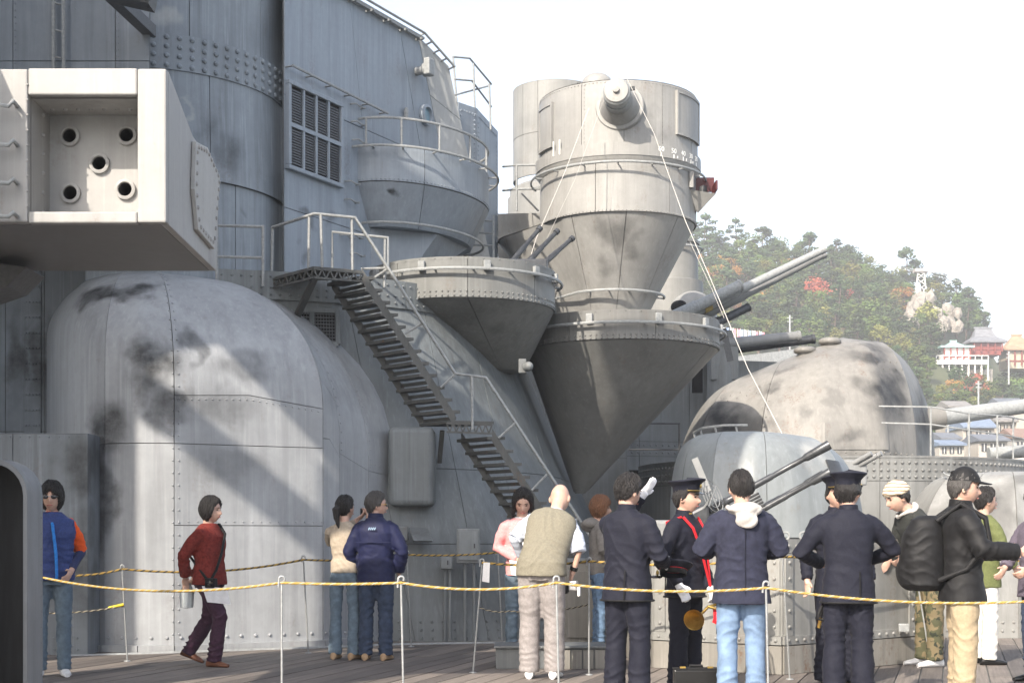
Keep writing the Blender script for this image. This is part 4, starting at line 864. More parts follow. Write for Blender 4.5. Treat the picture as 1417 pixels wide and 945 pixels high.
t = barrel('short_barrel', 'thick short grey barrel behind the large tub rim, left of the long ones', (930, 440), (1025, 395), 25.2, 25.5, .1, .105, M['rail'])
barrel('short_barrel', 'second thick short barrel tucked behind the first', (945, 442), (1030, 401), 25.7, 26, .12, .1, M['gun'])
t = thing('brass_sleeve', 'yellowish band at the root of the long barrel', 'barrel band', at(975, 432, 25.5)); A, B = at(950, 437, 25.5), at(1141, 345, 26); MB().tube([A.lerp(B, .115), A.lerp(B, .165)], .112, 18).build('band', plain('yellow_ochre_paint', (.36, .27, .10), .5), t, smooth=50)
barrel('dark_barrel', 'short dark barrel below the long raised barrels', (975, 455), (1036, 425), 25.6, 25.9, .08, .075, M['gundk'])
barrel('level_barrel', 'nearly level blue-grey barrel above the rounded turret, front one', (960, 480), (1107, 465), 26, 26.2, .1, .09, M['gun'])
barrel('level_barrel', 'nearly level darker barrel behind and right of the front one', (960, 491), (1127, 469), 26.4, 26.6, .08, .08, M['gundk'])
pst = thing('gun_pedestal', 'dark gun mount frame under the raised barrels', 'gun mount', at(1000, 500, 26)); MB().bar(at(1000, 455, 26), at(1010, 500, 26), .12, .12).build('arm', M['gundk'], pst); MB().box(at(1000, 470, 26.2), (.35, .4, .3)).build('cradle', mw_m, pst, bevel=.03); MB().lathe(at(1000, 520, 26.2), [(.3, -.5), (.25, .6), (0, .6)], 16).build('column', mw_m, pst, smooth=40)

# ------------------------------------------------------------------ bulwark around the near mount
bk = thing('gun_mount_bulwark', 'riveted grey steel enclosure round the near gun hood, behind the officers', 'bulwark', xy(1150, 14))
bk_m = paint('bulwark_paint', (0.249, 0.249, 0.237), streak=.35, rust=.25, soot=[(at(1090, 880, 12.7), (.3, .3, .4), .2)])
pl_m = paint('plinth_paint', (0.234, 0.222, 0.199), streak=.5, rust=.5)
VB = [xy(838, 15.6), xy(905, 13.3), xy(1083, 12.6), xy(1267, 13.85), xy(1285, 15.6)]
rv = MB()
for i in range(4):
    a, b_ = VB[i], VB[i + 1]; d = (b_ - a).normalized(); n = V((d.y, -d.x, 0)); f = lambda u, v, a=a, b_=b_: a.lerp(b_, u) + V((0, 0, .27 + .93 * v)); g_ = lambda u, v, a=a, b_=b_: a.lerp(b_, u) + n * .012 + V((0, 0, .012 + .255 * v))
    panels(f, [0, .5, 1] if i == 1 else [0, 1], [0, 1], bk_m, bk, 1, 1, 1); panels(g_, [0, 1], [0, 1], pl_m, bk, 1, 1, 1, name='plinth_panel')
    for z_, w_ in ((1.135, .12), (.31, .075)): mb = MB(); mb.bar(a + n * .01 + V((0, 0, z_)) + d * .005, b_ + n * .01 + V((0, 0, z_)) - d * .005, .02, w_); mb.build('edge_strip', bk_m, bk); line_rivets(rv, a + n * .021 + V((0, 0, z_)), b_ + n * .021 + V((0, 0, z_)), .115, .018, n)
    for e, s_ in ((a, .07), (b_, -.07)): mb = MB(); mb.bar(e + d * s_ + n * .009 + V((0, 0, .35)), e + d * s_ + n * .009 + V((0, 0, 1.07)), .018, .11) if False else mb.box(e + d * s_ + n * .009 + V((0, 0, .71)), (.1, .018, .72), d); mb.build('edge_strip', bk_m, bk); line_rivets(rv, e + d * s_ + n * .019 + V((0, 0, .36)), e + d * s_ + n * .019 + V((0, 0, 1.06)), .17, .018, n)
rv.build('rivets', bk_m, bk, stuff=True)
mb = MB(); mb.add([p + V((0, 0, 1.17)) for p in VB], [(0, 1, 2, 3, 4)]); mb.build('top_plate', bk_m, bk)
mb = MB(); mb.add([p + V((0, 0, .01)) for p in (VB[4], VB[0])] + [p + V((0, 0, 1.17)) for p in (VB[0], VB[4])], [(0, 1, 2, 3)]); mb.build('back_panel', bk_m, bk)
lt = at(1250, 868, 13.6); MB().box(lt + V((0, -.02, 0)), (.1, .04, .08)).build('latch', M['rail'], bk, bevel=.01)
for px in (1087, 1112): p = at(px, 738, 13.2); MB().tube([p + V((.035 * math.cos(R(a)), 0, .035 * math.sin(R(a)) - .02)) for a in range(0, 360, 30)], .01, 6, closed=True).build('lifting_eye', M['rail'], bk)

# hood of the near mount
gh2 = thing('near_gun_hood', 'smooth blue-grey domed gun hood with raised dark barrels behind the officers', 'gun hood', xy(1040, 15, 1.18))
gh2_m = paint('near_hood_paint', (0.222, 0.242, 0.250), streak=.3, mott=.2, rust=.2, pale=[(at(1120, 640, 14.6), (.25, .5, .3), .35)])
fg = col2([(940, 16.6, 985, 16.0, 1.18, 2.26, 0), (926, 15.4, 975, 15.4, 1.18, 2.27, 0), (940, 14.55, 985, 15.0, 1.18, 2.28, 0), (985, 14.1, 1010, 14.85, 1.18, 2.29, 0), (1045, 13.95, 1045, 14.8, 1.18, 2.29, .04), (1100, 14.0, 1075, 14.8, 1.18, 2.28, .15), (1176, 14.35, 1108, 15.0, 1.18, 2.26, .25), (1196, 15.1, 1112, 15.3, 1.18, 2.24, .25), (1150, 16.6, 1090, 16, 1.18, 2.22, .2)], .62)
def fg2(u, v):   # boxier sides: quick rise then turn in
    return fg(u, v)
panels(fg, [0, 3, 4.3, 6, 8], [0, 1], gh2_m, gh2, 1, 14, 14, back=M['seam'], gap=.004)
mb = MB(); cap = [fg(u / 4, 1) for u in range(33)]; cc = sum(cap, V((0, 0, 0))) / 33 + V((0, 0, .02)); mb.add(cap + [cc], [(i, (i + 1) % 33, 33) for i in range(33)]); mb.build('roof_cap', gh2_m, gh2, smooth=60)
MB().tube([fg(1 + k * .2, .93) + V((-.02, -.02, .06)) for k in range(0, 15)], .014, 6).build('grab_rail', M['rail'], gh2, smooth=60)
for k in (0, 4, 8, 12): p = fg(1 + k * .2, .93); MB().tube([p + V((0, 0, -.02)), p + V((-.02, -.02, .06))], .012, 6).build('rail_bracket', M['rail'], gh2)
mb = MB(); panel(mb, fg, 5.75, 6.5, .12, .5, 6, 8, 1, 0, .01, .02); mb.build('gun_slot_plate', M['gundk'], gh2, smooth=40)
tg2 = thing('triple_gun', 'pair of long dark ribbed gun barrels pointing up right before the near hood', 'anti-aircraft gun', at(965, 715, 13.2))
def ribbed(a, b_, Da, Db, r):
    A, B = at(*a, Da), at(*b_, Db); L = (B - A).length; pts = []; rr_ = []
    k = 0
    for i in range(14): s = i / 14 * .3; pts += [A.lerp(B, s), A.lerp(B, s + .01)]; rr_ += [r * 1.5, r * 1.15]
    pts += [A.lerp(B, .31), A.lerp(B, .6), A.lerp(B, .605), A.lerp(B, .82), A.lerp(B, .84), A.lerp(B, .985), B]; rr_ += [r * 1.1, r * 1.0, r * .85, r * .85, r * 1.25, r * 1.5, r * 1.45]
    MB().tube(pts, rr_, 14).build('barrel', M['gundk'], tg2, smooth=35); MB().lathe(B, [(r * 1.0, .002), (0, .003)], 12, axis=B - A).build('muzzle_bore', M['black'], tg2)
ribbed((950, 724), (1148, 615), 13.3, 13.0, .03); ribbed((1000, 735), (1149, 653), 13.2, 12.9, .028); ribbed((990, 737), (1140, 655), 13.5, 13.3, .024)
MB().box(at(955, 722, 13.3), (.36, .3, .2), (1, 0, .5)).build('breech', M['gundk'], tg2, bevel=.03); MB().box(at(925, 742, 13.35), (.3, .2, .3)).build('mount', M['gun'], tg2, bevel=.03)
for k in range(5): MB().tube([at(1035 + 2 * k, 690 + 4 * k, 13.1), at(1050 + 2 * k, 682 + 4 * k, 13.05)], .012, 6).build('recoil_rod', M['dark'], tg2)
rs = thing('ring_sight', 'thin wire ring sight above the near gun breech', 'gun sight', at(985, 715, 13.1)); c_ = at(986, 686, 13.1); ax_ = V((.75, -.6, .35)).normalized(); _, s1, s2 = frame(ax_)
for r0 in (.06, .11, .16): MB().tube([c_ + (s1 * math.cos(R(a)) + s2 * math.sin(R(a))) * r0 for a in range(0, 360, 20)], .004, 5, closed=True).build('ring', M['gun'], rs)
for a in (20, 80, 140): MB().tube([c_ + (s1 * math.cos(R(a)) + s2 * math.sin(R(a))) * .16, c_ - (s1 * math.cos(R(a)) + s2 * math.sin(R(a))) * .16], .004, 5).build('spoke', M['gun'], rs)
MB().bar(at(961, 634, 13.1), at(980, 680, 13.1), .02, .06).build('arm', M['gun'], rs); MB().tube([c_, at(965, 715, 13.2)], .01, 6).build('stem', M['gun'], rs)
tg3 = thing('triple_gun', 'small muzzles of a farther gun just above the capped officer', 'anti-aircraft gun', at(1175, 650, 17))
for dx, dy in ((0, 0), (8, 3), (14, 0)): MB().tube([at(1165 + dx, 650 + dy, 17), at(1206 + dx, 627 + dy, 16.8)], .03, 10).build('barrel', M['gun'], tg3, smooth=50)
MB().box(at(1165, 655, 17.1), (.5, .4, .3)).build('cradle', M['gun'], tg3, bevel=.02)
# second hood at right
gh3 = thing('far_gun_hood', 'low sooty domed gun hood at the right edge behind the man in black', 'gun hood', xy(1370, 18.5))
gh3_m = paint('far_hood_paint', (0.257, 0.257, 0.246), soot=[(at(1260, 690, 17.6), (.3, .5, .4), .5), (at(1390, 690, 17.4), (.25, .5, .25), .5), (at(1300, 760, 17.4), (.5, .5, .2), .3)], streak=.3, blotch=.5)
fh = col2([(1248, 20.5, 1330, 19.4, 0, 2.02, 0), (1236, 18.8, 1320, 18.8, 0, 2.02, 0), (1262, 17.6, 1330, 18.4, 0, 2.03, .1), (1330, 17.25, 1365, 18.3, 0, 2.04, .15), (1410, 17.25, 1400, 18.3, 0, 2.05, .1), (1480, 17.7, 1430, 18.4, 0, 2.05, 0), (1510, 18.8, 1440, 18.8, 0, 2.05, 0), (1490, 20.5, 1430, 19.4, 0, 2.05, 0)], .85)
panels(fh, [0, 2, 3, 4, 5, 7], [0, .3, 1], gh3_m, gh3, 1, 8, 8, back=M['seam'], gap=.006)
mb = MB(); cap = [fh(u / 4, 1) for u in range(29)]; cc = sum(cap, V((0, 0, 0))) / 29 + V((0, 0, .02)); mb.add(cap + [cc], [(i, (i + 1) % 29, 29) for i in range(29)]); mb.build('roof_cap', gh3_m, gh3, smooth=60)
rv = MB(); rivet_line(rv, fh, (1, .02), (6, .02), .13, .02); rivet_line(rv, fh, (1, .045), (6, .045), .13, .02); rivet_line(rv, fh, (3.04, .1), (3.04, .9), .12, .012); rv.build('rivets', gh3_m, gh3, stuff=True)
MB().tube([fh(1.6 + k * .1, .86 - k * .01) + V((-.02, -.04, .07)) for k in range(0, 10)], .012, 6).build('grab_rail', M['rail'], gh3, smooth=60)
# locker and step by the stairs
lk = thing('steel_locker', 'sunlit beige riveted steel locker behind the bent man', 'locker', xy(806, 16))
a, b_ = at(776, 778, 15.9), at(838, 888, 15.9); rv = MB(); MB().box(((a.x + b_.x) / 2, 16.2, (a.z + .02) / 2), (b_.x - a.x, .6, a.z - .02)).build('case', pl_m, lk, bevel=.01)
MB().box(((a.x + b_.x) / 2, 15.88, (a.z + .02) / 2), ((b_.x - a.x) * .72, .02, (a.z - .02) * .8)).build('door', pl_m, lk, bevel=.006); MB().box(((a.x + b_.x) / 2, 16.2, a.z + .02), (b_.x - a.x + .04, .64, .04)).build('lid', M['grey'], lk, bevel=.008)
for x_ in (a.x + .04, b_.x - .04): line_rivets(rv, (x_, 15.899, .08), (x_, 15.899, a.z - .05), .14, .014, (0, -1, 0))
rv.build('rivets', pl_m, lk, stuff=True)
stp = thing('low_step', 'dark low step block on the deck at the bent man', 'step', xy(760, 13.4))
a = xy(686, 13.2); b_ = xy(838, 13.2); MB().box(((a.x + b_.x) / 2, 13.45, .105), (b_.x - a.x, .5, .19)).build('block', M['grey_dk'], stp, bevel=.008); MB().box(((a.x + b_.x) / 2, 13.44, .212), (b_.x - a.x + .03, .55, .022)).build('tread', M['grey_dk'], stp, bevel=.004)
for k in range(4): MB().box((xy(782 + k * 16, 13.2).x, 13.187, .1), (.09, .02, .17)).build('batten', pl_m, stp)

# ------------------------------------------------------------------ steel wires across the tower and turret
cable = plain('white_wire', (.45, .43, .40), .5, .05, 10, bump=0)
for pts, r_w, lab in (([at(868, 110, 20), at(905, 185, 19.3), at(948, 305, 18.3), at(985, 390, 17.5), at(1035, 510, 16.4), at(1086, 607, 15.2)], .005, 'long pale wire slanting down across the director tower to the near hood'),
    ([at(815, 150, 20.8), at(783, 235, 20.2), at(742, 330, 19.4), at(732, 362, 19.2)], .005, 'thin pale wire left of the director tower'),
    ([at(845, 112, 21), at(795, 250, 20.4), at(757, 330, 19.6)], .002, 'faint thin wire beside the pale wire left of the director tower'),
    ([at(955, 335, 19), at(985, 400, 18), at(1002, 440, 17.6)], .003, 'short second wire just beside the long slanting wire')):
    tag(MB().tube(pts, r_w, 6).build('wire', cable, smooth=60), lab, 'wire')

# ------------------------------------------------------------------ off-frame left: unseen turret and platform, made up to cast shadows
og = thing('shadow_turret', 'huge grey made-up turret outside the left edge, added to cast shadow inward', 'gun turret', (-13, 11, 0))
def back(px, py, D, t): return at(px, py, D) - LV * t
KX = LV.x / LV.y
XR = xy(193, 15.1).x - (15.1 - 7.3) * KX
MB().prism([(-17, 7.3, 0), (XR - .6, 7.3, 0), (XR, 7.3, 2), (XR, 7.3, 17.5), (-17, 7.3, 17.5)], (0, 7.0, 0)).build('shadow_block', M['grey'], og, bevel=.05)
P1 = back(200, 552, 15.15, 12); P2 = at(435, 738, 15.95); t2_ = (P1.z - P2.z) / -LV.z; P2 = P2 - LV * t2_
dB = (P2 - P1); P3 = P1 + dB * 2.2; P0 = P1 - dB * .3
MB().tube([P0, P1, P3], .22, 20).build('barrel', M['grey'], og, smooth=50)  # unseen barrel placed to throw the diagonal shadow band
bwg = thing('shade_platform', 'unseen stepped plate added high above the left of the frame to cast shade', 'platform', (-5, 8.6, 0))
poly = [(-8.6, 8.3), (-7.8, 8.3), (-7.18, 9.15), (-6.0, 8.0), (-6.0, 6.0), (-1.0, 6.0), (-1.0, 7.5), (-3.0, 7.9), (-3.0, 12.3), (-4.6, 12.3), (-4.8, 10.5), (-6.9, 10.5), (-6.9, 15), (-8.6, 15)]  # added plate, outline shaped from the shadows it should throw
MB().prism([(x_, 8.5, z_) for x_, z_ in poly], (0, .4, 0)).build('side_plate', M['grey'], bwg)
for x_ in (-8.3, -6.3): MB().box((x_, 8.3, 4.15), (.3, .3, 8.3)).build('strut', M['grey'], bwg)
# ------------------------------------------------------------------ wooded hill, temple, town
random.seed(11)
RIDGE = [(500, 420), (700, 372), (860, 362), (930, 357), (990, 356), (1040, 360), (1080, 362), (1140, 374), (1180, 372), (1225, 396), (1270, 402), (1300, 412), (1335, 436), (1360, 470), (1380, 500), (1417, 508), (1500, 520), (1700, 560), (2100, 640)]
def ridge_y(px):
    for (a, ya), (b_, yb) in zip(RIDGE, RIDGE[1:]):
        if px <= b_: t = max(0, (px - a) / (b_ - a)); return ya + (yb - ya) * t
    return RIDGE[-1][1]
D0, DR, DE = 150.0, 340.0, 520.0
def terr(px, D):
    zr = CH + (HY - ridge_y(px)) * DR / FOC; zb = -7.0
    if D <= DR: s = (D - D0) / (DR - D0); z = zb + (zr - zb) * (max(0, s) ** 1.12)
    else: s = (D - DR) / (DE - DR); z = zr + (zb - zr) * s ** 1.5
    return z + (noise.noise(V((px * .02, D * .05, 3))) * 2.0 if D0 < D < DE else 0)
nx, ny = 80, 40; vs = []; fs = []
for j in range(ny + 1):
    D = 130 + (DE + 20 - 130) * j / ny
    for i in range(nx + 1):
        px = 500 + 1600 * i / nx; p = xy(px, D); vs.append((p.x, p.y, terr(px, D) if D0 < D < DE else -7.0 - (2.2 if D <= 135 else 0)))
for j in range(ny):
    for i in range(nx): k = j * (nx + 1) + i; fs.append((k, k + 1, k + nx + 2, k + nx + 1))
hm, nt, b = new_mat('hill_undergrowth'); g = N(nt, 'ShaderNodeNewGeometry')
c = mixc(nt, mrange(nt, noi(nt, g.outputs['Position'], .12, 6), .35, .65), (.035, .05, .02), (.075, .085, .035)); c = mixc(nt, mrange(nt, noi(nt, g.outputs['Position'], .05, 5), .58, .68), c, (.15, .09, .05)); nt.links.new(c, b.inputs['Base Color']); b.inputs['Roughness'].default_value = .9
hill = MB().add(vs, fs).build('hill', hm, smooth=60); hill['kind'] = 'structure'
def leafmat(name, c0, c1):
    m, nt, b = new_mat(name); oi = N(nt, 'ShaderNodeObjectInfo'); g = N(nt, 'ShaderNodeNewGeometry'); n = noi(nt, g.outputs['Position'], .55, 4)
    c = mixc(nt, mrange(nt, n, .3, .7), c0, c1); hsv = N(nt, 'ShaderNodeHueSaturation'); nt.links.new(c, hsv.inputs['Color']); nt.links.new(mrange(nt, oi.outputs['Random'], 0, 1, .7, 1.35), hsv.inputs['Value']); nt.links.new(mrange(nt, oi.outputs['Random'], 0, 1, .485, .515), hsv.inputs['Hue'])
    nt.links.new(hsv.outputs[0], b.inputs['Base Color']); b.inputs['Roughness'].default_value = .7; b.inputs['Specular IOR Level'].default_value = .2
    return m
LM = {'broad': leafmat('leaf_green', (.05, .085, .02), (.10, .135, .035)), 'olive': leafmat('leaf_olive', (.11, .12, .03), (.17, .165, .045)), 'pine': leafmat('pine_needles', (.028, .05, .022), (.055, .08, .032)),
      'orange': leafmat('leaf_orange', (.30, .14, .035), (.36, .20, .06)), 'red': leafmat('leaf_red', (.24, .045, .04), (.32, .09, .06)), 'dark': leafmat('leaf_dark_green', (.022, .045, .018), (.05, .075, .026))}
bark = plain('bark', (.09, .065, .05), .9, .3, 3)
def leaves(mb, c, r, n, s, flat=1.0):
    for _ in range(n):
        d = V((random.gauss(0, 1), random.gauss(0, 1), random.gauss(0, 1))).normalized(); p = V(c) + V((d.x * r, d.y * r, d.z * r * flat)) * random.uniform(.6, 1.05)
        a = V((random.gauss(0, 1), random.gauss(0, 1), random.gauss(0, 1))).normalized(); nn = (d * 1.2 + a * .8 + V((0, 0, .4))).normalized(); _, e1, e2 = frame(nn); k = s * random.uniform(.6, 1.3)
        mb.add([p - e1 * k, p - e2 * k * .6, p + e1 * k, p + e2 * k * .6], [(0, 1, 2, 3)])
def crown_mesh(kind, var):
    mb = MB(); tk = MB()
    if kind == 'pine':
        H = 9; bend = random.uniform(-.8, .8); path = [V((0, 0, 0)), V((bend * .3, 0, 3)), V((bend, .2, 6)), V((bend * 1.1, 0, 8.6))]; tk.tube(path, [.22, .18, .13, .05], 6)
        for k in range(24):
            z = random.uniform(2.2, 8.8); rr_ = (9.6 - z) * .42 + .3; a = random.uniform(0, 6.28); c = V((bend * z / 8 + rr_ * math.cos(a), rr_ * math.sin(a), z)); leaves(mb, c, random.uniform(.8, 1.3), 50, .27, .4); tk.tube([V((bend * z / 8, 0, z - .5)), c], [.07, .03], 5)
        leaves(mb, (bend * 1.1, 0, 8.9), .8, 40, .3, .6)
    else:
        tk.tube([V((0, 0, -.5)), V((.1, 0, 2.2)), V((.2, .1, 4.4))], [.28, .22, .12], 6); n = 12
        for k in range(n):
            a = random.uniform(0, 6.28); rr_ = random.uniform(.4, 2.3); z = random.uniform(2.0, 6.0); q = 1 - ((z - 3.6) / 3.4) ** 2; c = V((rr_ * max(.25, q) * math.cos(a), rr_ * max(.25, q) * math.sin(a), z)); leaves(mb, c, random.uniform(.9, 1.5), 75, .25, .8); tk.tube([V((.1, 0, 2.4)), c], [.1, .03], 5)
    cm = mb.mesh('crown'); cm.materials.append(LM[kind]); tm = tk.mesh('trunk'); tm.materials.append(bark); return cm, tm
TM = {k: [crown_mesh(k, v) for v in range(3)] for k in LM}
TLAB = {'pine': ('pine_tree', 'dark layered pine standing on the wooded hill'), 'broad': ('broadleaf_tree', 'round green broadleaf tree on the wooded hill'), 'olive': ('olive_green_tree', 'yellowish green tree on the wooded hill'), 'orange': ('autumn_tree', 'orange autumn tree on the wooded hill'), 'red': ('maple_tree', 'red autumn tree on the wooded hill'), 'dark': ('evergreen_tree', 'dark green bushy evergreen on the wooded hill')}
def tree(px, D, kind, sc_):
    p = xy(px, D, terr(px, D) - .3); nm, lb = TLAB[kind]; lb = lb.split(' on ')[0].split(' standing')[0]; yy = HY - (p.z + 3 - CH) * FOC / D
    where = 'by the left flank of the director tower' if px < 985 else 'above the raised long barrels' if px < 1060 else 'behind the long barrel muzzles' if px < 1130 else 'above the rounded turret roof' if px < 1195 else 'left of the pale rocks' if px < 1245 else 'around the pylon and rocks' if px < 1310 else 'near the temple halls' if px < 1375 else 'by the right edge'
    lb = lb + (' on the skyline ' if D > 322 else ' on the upper slope ' if D > 290 else ' on the middle slope ' if D > 240 else ' low on the slope ') + where; t = thing(nm, lb, 'tree', p, 'trees: ' + lb); t.rotation_euler = (0, 0, random.uniform(0, 6.28)); cm, tm = random.choice(TM[kind])
    t.scale = (sc_ * random.uniform(.9, 1.15),) * 2 + (sc_ * random.uniform(.85, 1.1),)
    for nm2, me in (('crown', cm), ('trunk', tm)): o = bpy.data.objects.new(nm2, me); COL.objects.link(o); o.parent = t
pts = []
def ok(px, D, mn):
    p = xy(px, D); 
    for q_ in pts:
        if (q_ - p).length < mn: return False
    pts.append(p); return True
for px, D, k, s_ in ((1005, 322, 'orange', .8), (1035, 300, 'orange', .75), (1092, 322, 'orange', .8), (1060, 315, 'olive', .9), (1075, 300, 'olive', .9), (1132, 315, 'red', .62), (1148, 318, 'red', .5), (1178, 322, 'orange', .6), (1232, 322, 'red', .6), (1020, 290, 'orange', .6),
    (1285, 190, 'red', .5), (1300, 186, 'red', .55), (1330, 188, 'red', .45), (1345, 200, 'red', .45), (1395, 195, 'red', .4), (1270, 195, 'olive', .5), (1410, 215, 'orange', .4), (1385, 262, 'red', .5)):
    pts.append(xy(px, D)); tree(px, D, k, s_)
nt_ = len(pts)
def blocked(px, y, D=0):   # keep clearings: rocks, temple platform, town
    return (1240 < px < 1318 and 420 < y < 476 and random.random() < .93) or (1256 < px < 1288 and y < 440 and D < 336) or (1290 < px < 1417 and 452 < y < 524)
tries = 0
while nt_ < 470 and tries < 16000:
    tries += 1; px = random.uniform(915, 1440); D = DR - abs(random.gauss(0, 1)) * 62 if random.random() < .75 else random.uniform(185, 335)
    if D < 180 or D > 350: continue
    y = HY - (terr(px, D) + 3 - CH) * FOC / D
    if y > 640 or blocked(px, y, D): continue
    if y > 470 and px < 1240: continue
    if not ok(px, D, 3.3 if D > 250 else 2.9): continue
    rd = D > 318
    k = random.choices(['pine', 'broad', 'olive', 'dark', 'orange', 'red'], [.34, .28, .1, .26, .01, .01] if rd else [.14, .40, .16, .26, .025, .015])[0]
    tree(px, D, k, (random.uniform(.75, 1.15) if D > 260 else random.uniform(.5, .75))); nt_ += 1
# rocks on the shoulder
rockm = plain('pale_rock', (.25, .225, .195), .85, .35, .6, bump=.6, dist=.4)
for k in range(22):
    px, py = random.uniform(1248, 1326), random.uniform(414, 458)
    if py < 430: px = random.uniform(1262, 1292)
    D = DR - 26 - (py - 410) * .55; s_ = random.uniform(1.0, 2.3); bm = bmesh.new(); bmesh.ops.create_icosphere(bm, subdivisions=1, radius=1)
    sd_ = random.uniform(0, 99)
    for v_ in bm.verts: n_ = noise.noise(v_.co * 1.2 + V((sd_, 0, 0))); v_.co = V((v_.co.x * s_ * (1 + .5 * n_), v_.co.y * s_ * .8, v_.co.z * s_ * 1.15 * (1 + .9 * n_)))
    me = bpy.data.meshes.new('rock'); bm.to_mesh(me); bm.free(); me.materials.append(rockm); o = bpy.data.objects.new('rock', me); COL.objects.link(o); p = at(px, py, D); p.z = max(p.z, terr(px, D)); o.location = p; o.rotation_euler = (random.uniform(-.3, .3), random.uniform(-.3, .3), random.uniform(0, 6)); tag(o, ('large' if s_ > 1.85 else 'middling' if s_ > 1.4 else 'small') + ' pale boulder in the ' + ('upper ' if py < 432 else 'middle ' if py < 456 else 'lower ') + ('left' if px < 1272 else 'central' if px < 1305 else 'right') + ' part of the rocky outcrop', 'rock', 'boulders on the hill shoulder')
# pylon
white = plain('white_paint', (.75, .74, .70), .6, .1, 2); py_ = thing('cable_pylon', 'white lattice cable pylon on the hill above the rocks', 'pylon', at(1274, 418, 322))
mb = MB(); Dp = 322.0; bl = [at(1266, 418, Dp), at(1283, 418, Dp), at(1283, 418, Dp + 2.4), at(1266, 418, Dp + 2.4)]; tl = [at(1270, 378, Dp + .6), at(1279, 378, Dp + .6), at(1279, 378, Dp + 1.8), at(1270, 378, Dp + 1.8)]
for i in range(4): MB().bar(bl[i], tl[i], .2, .2).build('leg', white, py_)
for k in range(5):
    for i in range(4):
        j = (i + 1) % 4; a, b_ = bl[i].lerp(tl[i], k / 5), bl[j].lerp(tl[j], (k + 1) / 5); mb.bar(a, b_, .12, .12); mb.bar(bl[j].lerp(tl[j], k / 5), bl[i].lerp(tl[i], (k + 1) / 5), .12, .12)
mb.build('lattice', white, py_); MB().box(at(1274, 375, Dp + 1.2), (3, 2.2, .7)).build('head', plain('pylon_head', (.35, .32, .30), .7), py_)
for dy, lab in ((0, 'upper'), (3, 'lower')):
    mb = MB(); P = [at(1060, 345 + dy, 420), at(1160, 356 + dy, 370), at(1274, 374 + dy, Dp), at(1417, 405 + dy * 2, 260), at(1700, 480 + dy * 3, 160)]; mb.tube(P, .05, 5); tag(mb.build('cableway_wire', plain('cable_grey', (.35, .35, .36), .6)), lab + ' thin cableway wire strung through the white pylon', 'cable')
# temple buildings
tile = plain('grey_roof_tile', (.16, .165, .18), .6, .25, 1.5, bump=.3, dist=.1); redw = plain('vermilion_wood', (.2, .045, .035), .6, .15, 1); teal = plain('verdigris_roof', (.26, .42, .38), .6, .15, 1); brn = plain('brown_thatch', (.30, .2, .13), .8, .2, 1)
def hall(name, label, px0, px1, ytop, yeave, ybase, D, rmat, wmat, hip=.35, dep=5.5):
    a, b_ = at(px0, ybase, D), at(px1, ybase, D); wx = b_.x - a.x; cx = (a.x + b_.x) / 2; t = thing(name, label, 'temple hall', V((cx, D, a.z))); ze, zt_ = zat(yeave, D), zat(ytop, D); zb_ = a.z
    MB().box((cx, D + dep / 2, (zb_ + ze) / 2 - .3), (wx * .74, dep * .74, ze - zb_ + .6)).build('wall', wmat, t)
    for i in range(5): MB().box((cx - wx * .38 + i * wx * .19, D + dep * .07, (zb_ + ze) / 2), (.25, .25, ze - zb_)).build('pillar', redw, t)
    MB().box((cx, D + .12 * dep, zb_ + (ze - zb_) * .3), (wx * .86, .15, .3)).build('veranda_rail', redw, t)
    e = [V((cx - wx / 2, D, ze + .3)), V((cx + wx / 2, D, ze + .3)), V((cx + wx / 2, D + dep, ze + .3)), V((cx - wx / 2, D + dep, ze + .3))]; m_ = [V((cx - wx * .3, D + dep * .3, (ze + zt_) / 2 - .2)), V((cx + wx * .3, D + dep * .3, (ze + zt_) / 2 - .2)), V((cx + wx * .3, D + dep * .7, (ze + zt_) / 2 - .2)), V((cx - wx * .3, D + dep * .7, (ze + zt_) / 2 - .2))]; r0, r1 = V((cx - wx * hip / 1, D + dep / 2, zt_)), V((cx + wx * hip / 1, D + dep / 2, zt_))
    vs = e + m_ + [r0, r1] + [p - V((0, 0, .35)) for p in e]; fs = [(0, 1, 5, 4), (1, 2, 6, 5), (2, 3, 7, 6), (3, 0, 4, 7), (4, 5, 9, 8), (6, 7, 8, 9), (5, 6, 9), (7, 4, 8), (10, 11, 1, 0), (11, 12, 2, 1), (12, 13, 3, 2), (13, 10, 0, 3), (13, 12, 11, 10)]
    rf = MB().add(vs, fs).build('roof', rmat, t); MB().bar(r0 + V((-.3, 0, .1)), r1 + V((.3, 0, .1)), .3, .35).build('ridge', rmat, rf)
    return t
hall('temple_hall', 'red temple hall with a big dark grey tiled roof on the hillside', 1343, 1394, 451, 473, 486, 285, tile, redw, .22, 7)
hall('temple_pavilion', 'small white pavilion with a pale green roof beside the red hall', 1302, 1349, 470, 480, 499, 278, teal, white, .06, 6)
hall('brown_roof_hall', 'brown roofed building cut off by the right edge of the picture', 1390, 1440, 461, 484, 505, 290, brn, plain('plaster_tan', (.45, .38, .28), .8), .12, 7)
tr_ = thing('viewing_terrace', 'white hillside terrace on posts below the green roofed pavilion', 'terrace', at(1330, 510, 276)); a, b_ = at(1296, 498, 276), at(1368, 498, 276)
MB().box(((a.x + b_.x) / 2, 278.5, a.z - .4), (b_.x - a.x, 5, .8)).build('slab', white, tr_)
for k in range(9): x_ = a.x + (b_.x - a.x) * k / 8; MB().box((x_, 276.4, a.z - 2.5), (.25, .25, 3.6)).build('post', white, tr_); MB().box((x_, 276.2, a.z + .4), (.12, .12, .9)).build('rail_post', white, tr_)
MB().box(((a.x + b_.x) / 2, 276.2, a.z + .85), (b_.x - a.x, .12, .12)).build('rail', white, tr_)
